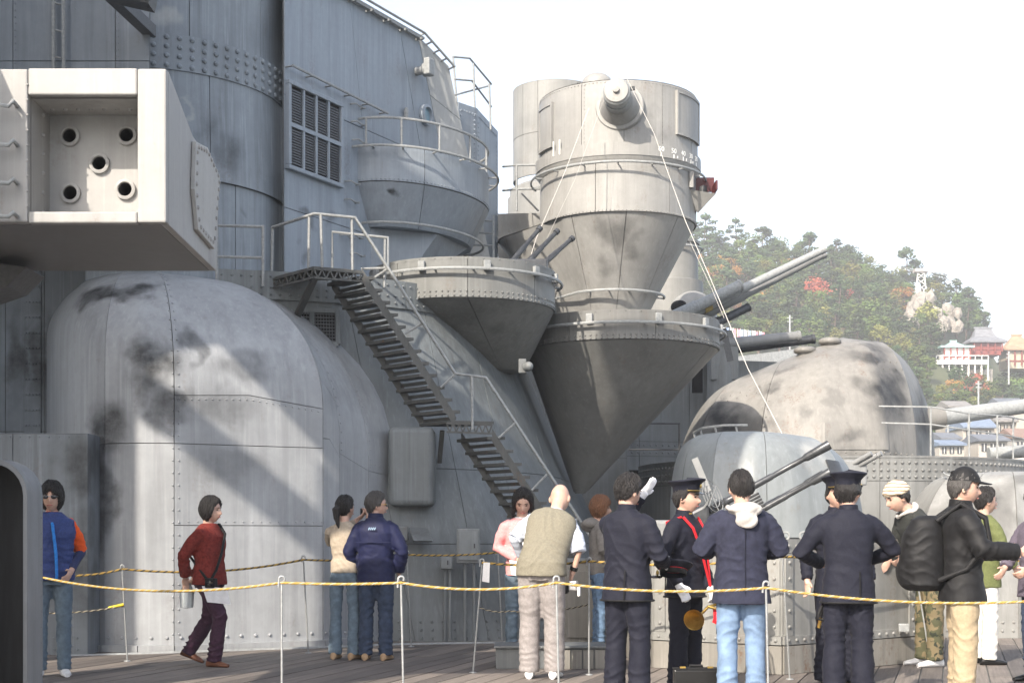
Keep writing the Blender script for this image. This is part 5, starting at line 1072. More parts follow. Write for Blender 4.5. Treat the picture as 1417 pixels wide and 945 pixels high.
MB().box((at(1340, 520, 279).x, 280, a.z - 4.5), (9, 3, 6)).build('retaining_wall', plain('stone_retaining_wall', (.36, .33, .29), .85, .3, 1.2, bump=.4, dist=.2), tr_)
# town houses
cols_ = [(.36, .33, .29), (.42, .40, .37), (.28, .25, .21), (.34, .31, .27)]; rcol = [(.13, .14, .16), (.16, .2, .27), (.2, .19, .18), (.22, .15, .12)]
houses = [(1330, 1378, 574, 590, 612, 150, 1, 'bluish grey roof'), (1300, 1330, 596, 606, 626, 146, 0, 'low dark roof behind the railing'), (1375, 1408, 568, 582, 604, 158, 2, 'greyish brown roof near the right edge'), (1298, 1336, 606, 614, 632, 138, 1, 'small blue roof and white wall'), (1352, 1396, 598, 608, 630, 140, 0, 'wide dark roof right of the small blue roofed one'), (1400, 1450, 590, 604, 632, 143, 3, 'reddish brown roof at the right edge'), (1310, 1345, 552, 562, 580, 172, 2, 'pale brown roof higher up the slope'), (1382, 1420, 548, 558, 576, 176, 0, 'highest dark roof at the right edge')]
for i, (x0, x1_, yt, ye, yb, D, rc, lab) in enumerate(houses):
    a, b_ = at(x0, yb, D), at(x1_, yb, D); t = thing('town_house', 'distant house with ' + lab, 'house', V(((a.x + b_.x) / 2, D, a.z - 2))); ze, zt_ = zat(ye, D), zat(yt, D); wm_ = plain('house_wall', cols_[i % 4], .8, .1, .8); rm_ = plain('house_roof', rcol[rc], .6, .2, 2, stretch=(1, 1, 6), bump=.3, dist=.08); cx = (a.x + b_.x) / 2; wx = b_.x - a.x
    MB().box((cx, D + 2.5, (a.z + ze) / 2 - 2.5), (wx * .9, 5, ze - a.z + 5)).build('wall', wm_, t)
    MB().prism([(cx - wx / 2, D - .5, ze), (cx - wx / 2, D + 2.5, zt_), (cx - wx / 2, D + 5.5, ze), (cx - wx / 2, D + 5.5, ze - .18), (cx - wx / 2, D - .5, ze - .18)], (wx, 0, 0)).build('roof', rm_, t)
    for k in range(3): w_ = MB().box((cx + (k - 1) * wx * .28, D - .03, (a.z + ze) / 2), (wx * .16, .08, (ze - a.z) * .5)).build('window', M['dark'], t); MB().box((cx + (k - 1) * wx * .28, D - .08, (a.z + ze) / 2), (wx * .015, .06, (ze - a.z) * .5)).build('mullion', white, w_)
for px, y0, y1, D, lab in ((1354, 527, 570, 160, 'pale utility pole in front of the hillside'), (1093, 436, 475, 250, 'thin white mast on the slope above the level barrels'), (1396, 486, 520, 240, 'short pale pole by the right edge'), (1312, 565, 610, 150, 'thin wooden pole among the town roofs'), (1340, 575, 615, 148, 'dark pole among the town roofs')):
    t = thing('utility_pole', lab, 'pole', at(px, y1, D)); MB().tube([at(px, y1 + 12, D), at(px, y0, D)], .13 * D / 200, 8).build('shaft', M['rail'], t)
    for k in (4, 9): MB().bar(at(px - 4, y0 + k, D), at(px + 4, y0 + k, D), .12, .12).build('crossarm', M['rail'], t)
for k in range(26):   # graveyard
    px, py = random.uniform(1168, 1204), random.uniform(447, 468); D = 290; h_ = random.uniform(.8, 1.9); mb = MB().box(at(px, py, D + random.uniform(0, 10)), (.7, .6, h_)); mb.box(V(mb.v[0]) + V((.35, .3, -.1)), (1.1, 1, .4))
    tag(mb.build('gravestone', rockm), 'small pale gravestone in the cluster on the slope left of the rocks', 'gravestone', 'gravestones on the slope')
for k in range(12):
    px = 1002 + k * 5 + random.uniform(-1, 1); D = 262; c_ = random.choice([(.6, .6, .6), (.25, .35, .6), (.6, .2, .25), (.65, .6, .55)]); t = thing('banner', 'small upright banner in the row on the slope above the level barrels', 'banner', at(px, 476, D), 'banners on the slope'); MB().box(at(px, 459 + k * .6, D), (.5, .04, 1.5)).build('cloth', plain('banner_cloth', c_, .8), t); MB().tube([at(px - 2, 480, D), at(px - 2, 452 + k * .6, D)], .04, 5).build('pole', white, t)
# air
hz = bpy.data.materials.new('haze_air'); hz.use_nodes = True; nt = hz.node_tree; nt.nodes.clear(); o_ = nt.nodes.new('ShaderNodeOutputMaterial'); pv = nt.nodes.new('ShaderNodeVolumePrincipled')
pv.inputs['Color'].default_value = (.93, .95, 1, 1); hz.cycles.homogeneous_volume = True; pv.inputs['Density'].default_value = .00078; nt.links.new(pv.outputs[0], o_.inputs['Volume'])
hb = MB().box((100, 250, 43), (2100, 2100, 107)).build('haze', hz); hb['kind'] = 'stuff'
# ------------------------------------------------------------------ people
random.seed(5)
def bake(mb, voxel, it=3, fac=.5, wr=0.0, wsc=(9, 9, 16), seed=0, folds=()):
    me0 = mb.mesh('tmp'); o = bpy.data.objects.new('tmp', me0); COL.objects.link(o)
    m = o.modifiers.new('r', 'REMESH'); m.mode = 'VOXEL'; m.voxel_size = voxel; m.use_smooth_shade = True
    s = o.modifiers.new('s', 'SMOOTH'); s.iterations = it; s.factor = fac
    dg = bpy.context.evaluated_depsgraph_get(); me = bpy.data.meshes.new_from_object(o.evaluated_get(dg)); bpy.data.objects.remove(o); bpy.data.meshes.remove(me0)
    if wr:
        n = len(me.vertices); co = np.empty(n * 3, 'f'); no = np.empty(n * 3, 'f'); me.vertices.foreach_get('co', co); me.vertices.foreach_get('normal', no); co = co.reshape(-1, 3); no = no.reshape(-1, 3)
        rs_ = np.random.RandomState(int(seed * 7) + 3); q = co * np.array(wsc, 'f'); d = np.zeros(n, 'f')
        for o_ in range(9):
            w_ = rs_.normal(0, 1, 3) * (.9 + .28 * o_); ph = rs_.uniform(0, 6.28); wv = np.sin(q @ w_ + ph + 1.3 * np.sin(q @ (rs_.normal(0, 1, 3) * .6) + ph)); d += (wv - .7 * np.abs(wv)) / (2.4 + .5 * o_)
        d = d * .62
        wob = np.sin(co @ np.array((7., 5., 3.)) + seed) * .9 + np.sin(co @ np.array((-4., 11., 6.)) + seed * 2) * .7
        for fp, fR, fax, wl, amp in folds:
            dv = co - np.array(fp, 'f'); rr = np.sqrt((dv ** 2).sum(1)); ph = (dv @ np.array(fax, 'f')) * (6.283 / wl) + wob * 2.6 + 1.8 * np.sin(dv @ np.array((21., -17., 9.)) + seed); rid = (1 - np.abs(np.sin(ph * .5))) ** 1.6
            d += (rid - .35) * np.exp(-(rr / fR) ** 2) * (1.9 * amp / wr) * (.6 + .4 * np.sin(dv @ np.array((13., 19., -8.)) + seed * 3))
        co += no * (d * wr)[:, None]; me.vertices.foreach_set('co', co.ravel()); me.update()
    me.shade_smooth(); return me
def cloth_mat(name, c, var=.18, rough=.85, sc=60, stretch=None, sheen=.2):
    m = plain(name, c, rough, var, sc, bump=.12, spec=.2, stretch=stretch, dist=.003); b = [n for n in m.node_tree.nodes if n.type == 'BSDF_PRINCIPLED'][0]; b.inputs['Sheen Weight'].default_value = sheen * .1; return m
skin_m, nt, b = new_mat('skin'); tc = N(nt, 'ShaderNodeTexCoord'); c = mixc(nt, mrange(nt, noi(nt, tc.outputs['Object'], 18, 4), .3, .7), (.46, .28, .215), (.55, .36, .28)); nt.links.new(c, b.inputs['Base Color']); b.inputs['Roughness'].default_value = .5; b.inputs['Subsurface Weight'].default_value = .12; b.inputs['Subsurface Radius'].default_value = (.02, .008, .004)
lip_m = plain('lips', (.36, .13, .11), .5, .1, 40, bump=0); eye_m = plain('eye_dark', (.02, .015, .012), .2, .1, 40, bump=0)
def hair_mat(name, c): return plain(name, c, .42, .5, 8, stretch=(26, 26, 3), bump=.5, dist=.006, spec=.5)
H_black, H_brown, H_grey = hair_mat('hair_black', (.013, .011, .011)), hair_mat('hair_brown', (.17, .075, .035)), hair_mat('hair_grey', (.07, .065, .062))

def head_pt(d):     # d: unit direction in head space (x right, y front, z up) -> point
    x, y, z = d; p = V((x * .077, y * .098, z * .122))
    if z < 0:
        t = -z; p.x *= 1 - .38 * t * t; 
        if y < 0: p.y *= 1 - .45 * t
        else: p.y *= 1 + .06 * t
    g = lambda cx, cz, s, cy=1: math.exp(-(((p.x - cx) / s) ** 2 + ((p.z - cz) / s) ** 2)) if y > 0 else 0
    p.y += .022 * math.exp(-((p.x / .011) ** 2 + ((p.z + .022) / .022) ** 2)) * (y > 0) + .012 * math.exp(-((p.x / .014) ** 2 + ((p.z + .036) / .012) ** 2)) * (y > 0)
    p.y -= .010 * (g(.033, .006, .018) + g(-.033, .006, .018)); p.y += .005 * (g(.03, .028, .018) + g(-.03, .028, .018)) + .006 * math.exp(-((p.x / .025) ** 2 + ((p.z + .066) / .012) ** 2)) * (y > 0) + .006 * g(0, -.105, .02)
    return p
def sph(nu, nv, fn):
    vs = []; fs = []
    for j in range(nv + 1):
        t = math.pi * (j + (.02 if j == 0 else -.02 if j == nv else 0)) / nv
        for i in range(nu): a = 2 * math.pi * i / nu; vs.append(fn(V((math.sin(t) * math.sin(a), math.sin(t) * math.cos(a), math.cos(t)))))
    for j in range(nv):
        for i in range(nu): fs.append((j * nu + i, (j + 1) * nu + i, (j + 1) * nu + (i + 1) % nu, j * nu + (i + 1) % nu))
    fs += [tuple(range(nu)), tuple(reversed(range(nv * nu, (nv + 1) * nu)))]
    return vs, fs
HAIR = {'short': ([(0, 40), (40, 34), (65, 16), (88, -14), (105, -12), (135, -36), (180, -42)], .015), 'bob': ([(0, 36), (45, 20), (70, -30), (90, -52), (180, -58)], .021), 'shag': ([(0, 24), (40, 10), (70, -40), (90, -56), (180, -62)], .021),
        'pulled': ([(0, 44), (60, 22), (90, -8), (130, -34), (180, -44)], .012), 'long': ([(0, 42), (45, 26), (75, -34), (100, -66), (180, -75)], .022), 'receding': ([(0, 58), (50, 46), (80, 2), (105, -18), (180, -44)], .011)}
def hair_pt(style, seed):
    ln, th = HAIR[style]
    def f(d):
        al = math.degrees(math.acos(max(-1, min(1, d.y / max(1e-4, math.hypot(d.x, d.y)))))); el = math.degrees(math.asin(max(-1, min(1, d.z))))
        for (a, la), (b_, lb) in zip(ln, ln[1:]):
            if al <= b_: L = la + (lb - la) * (al - a) / (b_ - a); break
        L += 7 * noise.noise(V((al * .14, seed, 0))); m = max(0, min(1, (el - L + 5) / 11)); m = m * m * (3 - 2 * m); p = head_pt(d); k = th * (1 + .35 * max(0, d.z)) + .007 * noise.noise(d * 9 + V((seed, 0, 0))) + .004 * noise.noise(V((al * .35, el * .02, seed)))
        return p + d * (k * m - .016 * (1 - m))
    return f
def hand_into(mb, w_, d, thumb, curl=.6, sc=1.0, grow=0.0):
    d = d.normalized(); s = (thumb - d * thumb.dot(d)).normalized(); n = d.cross(s).normalized(); Mx = Matrix((s, d, n)).transposed()
    mb.ell(w_ + d * .05 * sc, ((.040 + grow) * sc, .056 * sc, (.016 + grow) * sc), 12, 8, Mx); mb.tube([w_ - d * .02, w_ + d * .03], (.026 + grow) * sc, 8)
    for i, (ln, of) in enumerate(((.066, .028), (.074, .010), (.070, -.009), (.055, -.027))):
        b0 = w_ + d * .088 * sc + s * of * sc; c1 = curl * .6; c2 = curl * 1.5; d1 = (d * math.cos(c1) + n * math.sin(c1) + s * of * 2); d2 = (d * math.cos(c2) + n * math.sin(c2) + s * of * 1.5)
        p1 = b0 + d1 * ln * .5 * sc; mb.tube([b0 - d * .02, b0, p1, p1 + d2 * ln * .5 * sc], [(.0095 + grow) * sc] * 2 + [(.0088 + grow) * sc, (.0075 + grow) * sc], 7)
    t0 = w_ + d * .03 * sc + s * .03 * sc; td = (s * .75 + d * .75 + n * .25 * curl).normalized(); t1 = t0 + td * .035 * sc; mb.tube([t0 - td * .015, t0, t1, t1 + (td * .6 + d * .6 + n * curl * .4).normalized() * .03 * sc], [(.012 + grow) * sc, (.0115 + grow) * sc, (.010 + grow) * sc, (.008 + grow) * sc], 7)

class Person:
    def __init__(s, label, px, D, face, h=1.65, lean=0, side=0, bulk=1.0, arms=None, legs=None, head=(0, 0), hair=None, hmat=None, z0=DZ, seed=1, gloves=(False, False), curl=(.6, .6), shoulder=1.0, hat=False):
        s.loc = xy(px, D, z0); s.k = h / 1.70; s.seed = seed; s.bulk = bulk * .95; a = R(face); s.fw = V((math.sin(a), -math.cos(a), 0)); s.rt = V((-math.cos(a), -math.sin(a), 0)); s.lean = R(lean); s.side = R(side); s.sh = shoulder
        s.hk = s.k * 1.04; s.t = thing('person', label, 'person', s.loc); s.armsp = {'R': ((.255, -.03, 1.11), (.265, .06, .87)), 'L': ((-.255, -.03, 1.11), (-.265, .06, .87))}; s.armsp.update(arms or {})
        s.legsp = {'R': ((.10, .01, .49), (.105, -.01, .085)), 'L': ((-.10, .01, .49), (-.105, -.01, .085))}; s.legsp.update(legs or {}); s.head = head
        s.shp = {'R': (.168 * shoulder, 0, 1.375), 'L': (-.168 * shoulder, 0, 1.375)}
        # body: head, neck, hands and an inner core
        mb = MB(); s.HC = s.U((0, .014, 1.578)); s.HM = s.headM()
        vs, fs = sph(44, 34, head_pt); mb.add([s.HC + (s.HM @ p) * s.hk for p in vs], fs)
        for e in (-1, 1): mb.ell(s.hp((.079 * e, -.008, -.012)), tuple(q_ * s.k for q_ in (.012, .021, .033)), 10, 8, s.HM)
        mb.tube([s.U((0, -.02, 1.36)), s.U((0, -.012, 1.45)), s.HC + s.HM @ V((0, -.022, -.05)) * s.k], [.062 * s.k, .055 * s.k, .054 * s.k], 14)
        mb.tube([s.U((0, 0, .92)), s.U((0, 0, 1.15)), s.U((0, -.01, 1.38))], [.08, .08, .06], 10)
        for i, sd in enumerate('RL'):
            e, w_ = [s.U(p) for p in s.armsp[sd]]; S = s.U(s.shp[sd]); S = s.U((s.shp[sd][0] * .8, 0, 1.33)); mb.tube([S, e, w_], [.022, .026, .026], 10); kn, an = [s.Lp(p) for p in s.legsp[sd]]; mb.tube([s.Lp((.09 if sd == 'R' else -.09, 0, .9)), kn, an], .035, 8); mb.tube([S, s.U((0, 0, 1.30))], .022, 8)
            d = (w_ - e); th = s.D3((-.35 if sd == 'R' else .35, .9, .1)); 
            if gloves[i]:
                gb = MB(); hand_into(gb, w_ + d.normalized() * .0, d, th, curl[i], s.k * 1.02, .003); gb.tube([w_ - d.normalized() * .05, w_ + d.normalized() * .03], .033, 10); s.part('glove', bake(gb, .0065, 1), GLOVE)
            else: hand_into(mb, w_ + d.normalized() * .0, d, th, curl[i], s.k)
        s.part('body', bake(mb, .0068, 1), skin_m)
        for e in (-1, 1):
            MB_ = MB().ell(s.hp((.032 * e, .083, .006)), tuple(q_ * s.k for q_ in (.0125, .008, .0055)), 10, 6, s.HM); s.part('eye', MB_.mesh('eye', smooth=60), eye_m)
            eb = MB().tube([s.hp((.016 * e, .0965, .024)), s.hp((.033 * e, .093, .029)), s.hp((.047 * e, .083, .024))], .0035 * s.k, 6); s.part('eyebrow', eb.mesh('eyebrow'), H_black)
        lm_ = MB().tube([s.hp((-.022, .093, -.0665)), s.hp((0, .1025, -.066)), s.hp((.022, .093, -.0665))], .0048 * s.k, 6); s.part('lips', lm_.mesh('lips', smooth=60), lip_m)
        if hair: 
            vs, fs = sph(56, 40, hair_pt(hair, seed * 3.7)); hm_ = MB().add([s.hpv(p) for p in vs], fs); s.hair = s.part('hair', hm_.mesh('hair', smooth=80), hmat or H_black); hf = hair_pt(hair, seed * 3.7); rg = random.Random(seed); sb_ = MB(); ln, th = HAIR[hair]
            for _ in range(420):
                el, al = rg.uniform(-50, 80), rg.uniform(-180, 180); L = [la + (lb - la) * (abs(al) - a) / (b_ - a) for (a, la), (b_, lb) in zip(ln, ln[1:]) if a <= abs(al) <= b_][0]
                if el < L + 4 or (hat and el > 2): continue
                P_ = []; up = rg.uniform(.001, .006); sl = rg.uniform(-9, 9)
                for q_ in range(4):
                    e2, a2 = max(L - 4, el - q_ * rg.uniform(6, 10)), al + sl * q_ * .5; d_ = V((math.cos(R(e2)) * math.sin(R(a2)), math.cos(R(e2)) * math.cos(R(a2)), math.sin(R(e2)))); P_.append(s.hpv(hf(d_) + d_ * (up * (1 - .25 * q_) + .001) - V((0, 0, .0006 * q_))))
                sb_.tube(P_, [.0022, .003, .0028, .0008], 4)
            s.part('hair_strands', sb_.mesh('hair_strands'), hmat or H_black, s.hair)['kind'] = 'stuff'
    def headM(s):
        yaw, pit = R(s.head[0]), R(s.head[1]); base = Matrix((s.rt, s.fw, V((0, 0, 1)))).transposed()
        ln = Matrix.Rotation(-s.lean * .6, 3, 'X'); return base @ ln @ Matrix.Rotation(-yaw, 3, 'Z') @ Matrix.Rotation(-pit, 3, 'X')
    def D3(s, p): return s.rt * p[0] + s.fw * p[1] + V((0, 0, p[2]))
    def Lp(s, p): return s.D3(p) * s.k
    def U(s, p):    # upper-body point, bent forward and sideways above the hips
        x, y, z = p; t = max(0, min(1, (z - .86) / .22)); t = t * t * (3 - 2 * t); a = s.lean * t; zz = z - .92
        y2, z2 = y * math.cos(a) + zz * math.sin(a), zz * math.cos(a) - y * math.sin(a); b_ = s.side * t; x2, z3 = x * math.cos(b_) + z2 * math.sin(b_), z2 * math.cos(b_) - x * math.sin(b_)
        y2 -= .10 * math.sin(s.lean) * max(0, min(1, (z - .3) / .6)); return s.D3((x2, y2, z3 + .92)) * s.k
    def hp(s, p): return s.HC + (s.HM @ V(p)) * s.hk
    def hpv(s, p): return s.HC + (s.HM @ p) * s.hk
    def part(s, name, me, mat, parent=None):
        me.name = name; o = bpy.data.objects.new(name, me); COL.objects.link(o); me.materials.clear(); me.materials.append(mat); o.parent = parent or s.t; return o
    def ring(s, mb, rings, fn=None, n=28):
        fn = fn or s.U; vs = []
        for z, rx, ry, oy in rings:
            for i in range(n): a = 2 * math.pi * i / n; c_, s_ = math.cos(a), math.sin(a); e = .82; vs.append(fn((rx * s.bulk * math.copysign(abs(c_) ** e, c_), oy + ry * s.bulk * math.copysign(abs(s_) ** e, s_), z)))
        fs = [(j * n + i, j * n + (i + 1) % n, (j + 1) * n + (i + 1) % n, (j + 1) * n + i) for j in range(len(rings) - 1) for i in range(n)] + [tuple(reversed(range(n))), tuple(range((len(rings) - 1) * n, len(rings) * n))]; mb.add(vs, fs)
    def top(s, name, mat, hem=.80, sleeve=1.0, collar=1.455, flare=1.0, grow=0.0, wr=.005, sides='RL', waist=1.0, wsc=(9, 9, 16)):
        mb = MB(); g = grow; f = s.sh
        s.ring(mb, [(hem, (.182 * flare + g), .138 * flare + g, 0), (hem + .1, (.18 * (1 + flare) / 2 + g), .133 + g, 0), (1.05, .168 * waist + g, .122 * waist + g, 0), (1.2, .182 + g, .13 + g, 0), (1.31, (.192 + g) * f, .125 + g, -.005), (1.385, (.168 + g) * f, .095 + g, -.012), (1.425, .10 + g, .078 + g, -.012), (collar, .066 + g, .064 + g, -.008)])
        for sd in sides:
            if sleeve <= 0: continue
            e, w_ = [s.U(p) for p in s.armsp[sd]]; S = s.U((s.shp[sd][0] * .97, 0, 1.365)); k = s.k * s.bulk
            if sleeve >= 1: mb.tube([s.U((s.shp[sd][0] * .45, 0, 1.345)), s.U((s.shp[sd][0] * .8, 0, 1.358)), s.U((s.shp[sd][0] * .97, 0, 1.335)), S.lerp(e, .5), e, e.lerp(w_, .5), e.lerp(w_, .97)], [.05 * k, (.064 + g) * k, (.071 + g) * k, (.068 + g) * k, (.060 + g) * k, (.054 + g) * k, (.047 + g) * k], 16)
            else: q_ = min(1, sleeve * 2); mb.tube([s.U((s.shp[sd][0] * .45, 0, 1.345)), s.U((s.shp[sd][0] * .8, 0, 1.358)), S.lerp(e, .5 * q_), S.lerp(e, q_)], [.05 * k, (.066 + g) * k, (.070 + g) * k, (.066 + g) * k], 16)
        fl = []
        for sd in sides:
            if sleeve > 0: e, w_ = [s.U(p) for p in s.armsp[sd]]; S = s.U(s.shp[sd]); ax_ = (w_ - e).normalized() + (S - e).normalized() * -.6; fl += [(e, .10, ax_.normalized(), .055, .010), (S.lerp(e, .35), .09, (e - S).normalized(), .07, .006), (e.lerp(w_, .75), .08, (w_ - e).normalized(), .045, .006)]
        fl += [(s.U((.12, -.1, 1.02)), .16, s.D3((.5, 0, .85)), .075, .007), (s.U((-.12, -.1, 1.0)), .16, s.D3((-.5, 0, .85)), .08, .007), (s.U((0, -.13, 1.28)), .14, s.D3((.9, 0, .3)), .09, .005), (s.U((.1, .12, 1.05)), .15, s.D3((.4, 0, .9)), .075, .006), (s.U((-.1, .12, 1.05)), .15, s.D3((-.4, 0, .9)), .075, .006)]
        return s.part(name, bake(mb, .0105, 6, .5, wr, wsc, s.seed, fl), mat)
    def pants(s, mat, r=(.095, .074, .066), name='trousers', wr=.006, waist=1.0):
        mb = MB(); fn = lambda p: s.U(p) if p[2] > .9 else s.Lp((p[0], p[1] - .10 * math.sin(s.lean) * max(0, min(1, (p[2] - .3) / .6)), p[2]))
        s.ring(mb, [(.80, .165, .12, 0), (.86, .178, .132, -.005), (.95, .160, .112, 0), (1.03 * waist, .142, .1, 0)], fn)
        for sd in 'RL':
            x = .088 if sd == 'R' else -.088; kn, an = s.legsp[sd]; H = fn((x, 0, .86)); K, A = s.Lp(kn), s.Lp(an); K = K - s.D3((0, .05 * math.sin(s.lean), 0)); k = s.k * (1 + (s.bulk - 1) * .6); foot = A + V((0, 0, -.035))
            mb.tube([H, H.lerp(K, .5), K, K.lerp(foot, .5), foot], [r[0] * k, (r[0] + r[1]) / 2 * 1.04 * k, r[1] * k, (r[1] * .5 + r[2] * .5) * k, r[2] * k], 18)
        fl = []
        for sd in 'RL':
            kn, an = s.legsp[sd]; K, A = s.Lp(kn), s.Lp(an); sg = 1 if sd == 'R' else -1
            fl += [(K + V((0, 0, .02)), .12, s.D3((.35 * sg, 0, .93)), .065, .009), (A + V((0, 0, .07)), .11, s.D3((.25 * sg, 0, .96)), .055, .013), (s.Lp((.05 * sg, -.08, .80)), .11, s.D3((-.75 * sg, 0, .65)), .06, .010), (s.Lp((.05 * sg, .1, .82)), .11, s.D3((-.8 * sg, 0, .6)), .06, .008), (s.Lp((.1 * sg, -.05, .65)), .13, s.D3((.9, 0, .25)), .08, .005), (K.lerp(A, .5), .13, s.D3((.8, 0, .5)), .09, .006)]
        return s.part(name, bake(mb, .0105, 3, .5, wr, (8, 8, 13), s.seed + 5, fl), mat)
    def shoes(s, mat, sole=None, toe=None):
        for sd in 'RL':
            an = s.legsp[sd][1]; lift = max(0, an[2] - .085); dy = toe[sd] if toe else 0; A = s.Lp((an[0], an[1], 0)) ; fwd = s.D3((.12 * (1 if sd == 'R' else -1), 1, -dy)).normalized(); rt = fwd.cross(V((0, 0, 1))).normalized(); up = rt.cross(fwd); Mx = Matrix((rt, fwd, up)).transposed(); mb = MB(); z_ = V((0, 0, lift))
            vs = []; n = 14; prof = [(-.085, .02, .035), (-.075, .034, .07), (-.03, .038, .085), (.03, .040, .072), (.09, .046, .052), (.14, .042, .042), (.175, .024, .03)]
            for y, rx, hh in prof:
                for i in range(n): a = 2 * math.pi * i / n; vs.append(A + z_ + (Mx @ V((rx * math.cos(a), y, max(0.0, hh / 2 + hh / 2 * math.sin(a) * 1.1)))) * s.k)
            mb.add(vs, [(j * n + i, j * n + (i + 1) % n, (j + 1) * n + (i + 1) % n, (j + 1) * n + i) for j in range(len(prof) - 1) for i in range(n)] + [tuple(reversed(range(n))), tuple(range((len(prof) - 1) * n, len(prof) * n))])
            s.part('shoe', mb.mesh('shoe', smooth=50), mat)
    def collar(s, mat, z=1.44, r=.07, h=.045, name='collar'):
        mb = MB(); n = 24; vs = []
        for dz, rr_ in ((0, r * 1.12), (h, r), (h, r - .008), (0, r * 1.12 - .008)):
            for i in range(n): a = 2 * math.pi * i / n; vs.append(s.U((rr_ * math.cos(a), -.008 + rr_ * math.sin(a), z + dz - .008 * math.sin(a))))
        mb.add(vs, [(j * n + i, j * n + (i + 1) % n, ((j + 1) % 4) * n + (i + 1) % n, ((j + 1) % 4) * n + i) for j in range(4) for i in range(n)]); return s.part(name, mb.mesh(name, smooth=40), mat)
    def W(s, v): return V(v) + s.loc
    def navy_cap(s, tilt=0):
        def P(x, y, z): return s.hp((x, y, z))
        n = 32; mb = MB(); vs = []
        for z, rx, ry, oy in ((.045, .084, .106, -.004), (.085, .087, .109, -.004), (.1, .105, .128, -.002), (.125, .128, .152, .004), (.133, .124, .147, .004), (.142, .06, .075, 0), (.144, .001, .001, 0)):
            for i in range(n): a = 2 * math.pi * i / n; vs.append(P(rx * math.cos(a), oy + ry * math.sin(a), z + .018 * max(0, math.sin(a)) * (z > .09)))
        mb.add(vs, [(j * n + i, j * n + (i + 1) % n, (j + 1) * n + (i + 1) % n, (j + 1) * n + i) for j in range(6) for i in range(n)]); cp = s.part('cap', mb.mesh('cap', smooth=50), NAVY)
        mb = MB(); vs = []; m = 13
        for rr_, dz in ((0, 0), (1, -.022), (1, -.027), (0, -.006)):
            for i in range(m): a = R(20 + 140 * i / (m - 1)); e = math.sin((a - R(20)) / R(140) * math.pi); vs.append(P((.086 + .012 * rr_) * math.cos(a), -.004 + .108 * math.sin(a) + .045 * rr_ * e, .05 + dz * e))
        mb.add(vs, [(j * m + i, j * m + i + 1, ((j + 1) % 4) * m + i + 1, ((j + 1) % 4) * m + i) for j in range(4) for i in range(m - 1)]); s.part('cap_peak', mb.mesh('cap_peak', smooth=40), PATENT, cp)
        s.part('cap_badge', MB().ell(P(0, .118, .092), (.016, .008, .019), 10, 8, s.HM).mesh('cap_badge', smooth=60), GOLD, cp); s.part('chin_strap', MB().tube([P(.087 * math.cos(R(a)), .11 * math.sin(R(a)) - .003, .056) for a in range(20, 161, 10)], .004, 6).mesh('chin_strap'), GOLD, cp); return cp
    def ball_cap(s, mat):
        f = lambda d: head_pt(d) + d * .014; vs, fs = sph(40, 20, lambda d: f(d) if d.z > .18 else f(V((d.x, d.y, .18)).normalized()) * 1.0 + V((0, 0, 0))); mb = MB()
        n = 32; vs = []
        for el in (14, 30, 45, 60, 75, 89):
            for i in range(n): a = 2 * math.pi * i / n; d = V((math.cos(R(el)) * math.cos(a), math.cos(R(el)) * math.sin(a), math.sin(R(el)))); vs.append(s.hpv(head_pt(d) + d * .016 + V((0, 0, .012))))
        mb.add(vs, [(j * n + i, j * n + (i + 1) % n, (j + 1) * n + (i + 1) % n, (j + 1) * n + i) for j in range(5) for i in range(n)] + [tuple(range(5 * n, 6 * n))]); cp = s.part('cap', mb.mesh('cap', smooth=70), mat)
        vs = []; m = 13
        for rr_, dz in ((0, 0), (1, -.012), (1, -.018), (0, -.006)):
            for i in range(m): a = R(25 + 130 * i / (m - 1)); e = math.sin((a - R(25)) / R(130) * math.pi); vs.append(s.hp((.088 * math.cos(a), .112 * math.sin(a) + .075 * rr_ * e, .052 + dz * e - .012 * abs(math.cos(a)) * rr_)))
        s.part('cap_peak', MB().add(vs, [(j * m + i, j * m + i + 1, ((j + 1) % 4) * m + i + 1, ((j + 1) % 4) * m + i) for j in range(4) for i in range(m - 1)]).mesh('cap_peak', smooth=40), mat, cp)
    def glasses(s, lens, frame_m):
        mb = MB()
        for e in (-1, 1): s.part('lens', MB().ell(s.hp((.034 * e, .098, .004)), tuple(q_ * s.k for q_ in (.026, .006, .019)), 12, 8, s.HM).mesh('lens', smooth=60), lens); mb.tube([s.hp((.06 * e, .092, .008)), s.hp((.083 * e, .0, .004))], .003, 5)
        mb.tube([s.hp((-.01, .104, .008)), s.hp((.01, .104, .008))], .003, 5); s.part('glasses_frame', mb.mesh('glasses_frame'), frame_m)

GLOVE = cloth_mat('white_glove', (.75, .75, .77), .08); NAVY = cloth_mat('navy_uniform', (.011, .012, .021), .2, .75, 80); PATENT = plain('patent_leather', (.01, .01, .011), .12, .1, 10, bump=0, spec=.6); GOLD = plain('gold_metal', (.62, .42, .12), .3, .15, 30, metal=.9, bump=0)
BLACK = cloth_mat('black_nylon', (.011, .011, .012), .2, .6, 30); JEANS = cloth_mat('blue_jeans', (.10, .16, .25), .3, .85, 25); LJEANS = cloth_mat('light_jeans', (.15, .22, .33), .35, .85, 7); DJEANS = cloth_mat('dark_jeans', (.035, .05, .085), .3, .85, 20); GJEANS = cloth_mat('grey_jeans', (.11, .15, .19), .25, .85, 20)
WHITE = cloth_mat('white_cloth', (.72, .71, .70), .08); STEEL = plain('bright_steel', (.5, .5, .5), .3, .1, 30, metal=.8, bump=0); SHOEB = plain('black_leather', (.012, .012, .012), .3, .2, 30); TAN = plain('tan_suede', (.33, .22, .13), .8, .2, 40); SNK = plain('white_sneaker', (.62, .62, .62), .6, .15, 40)

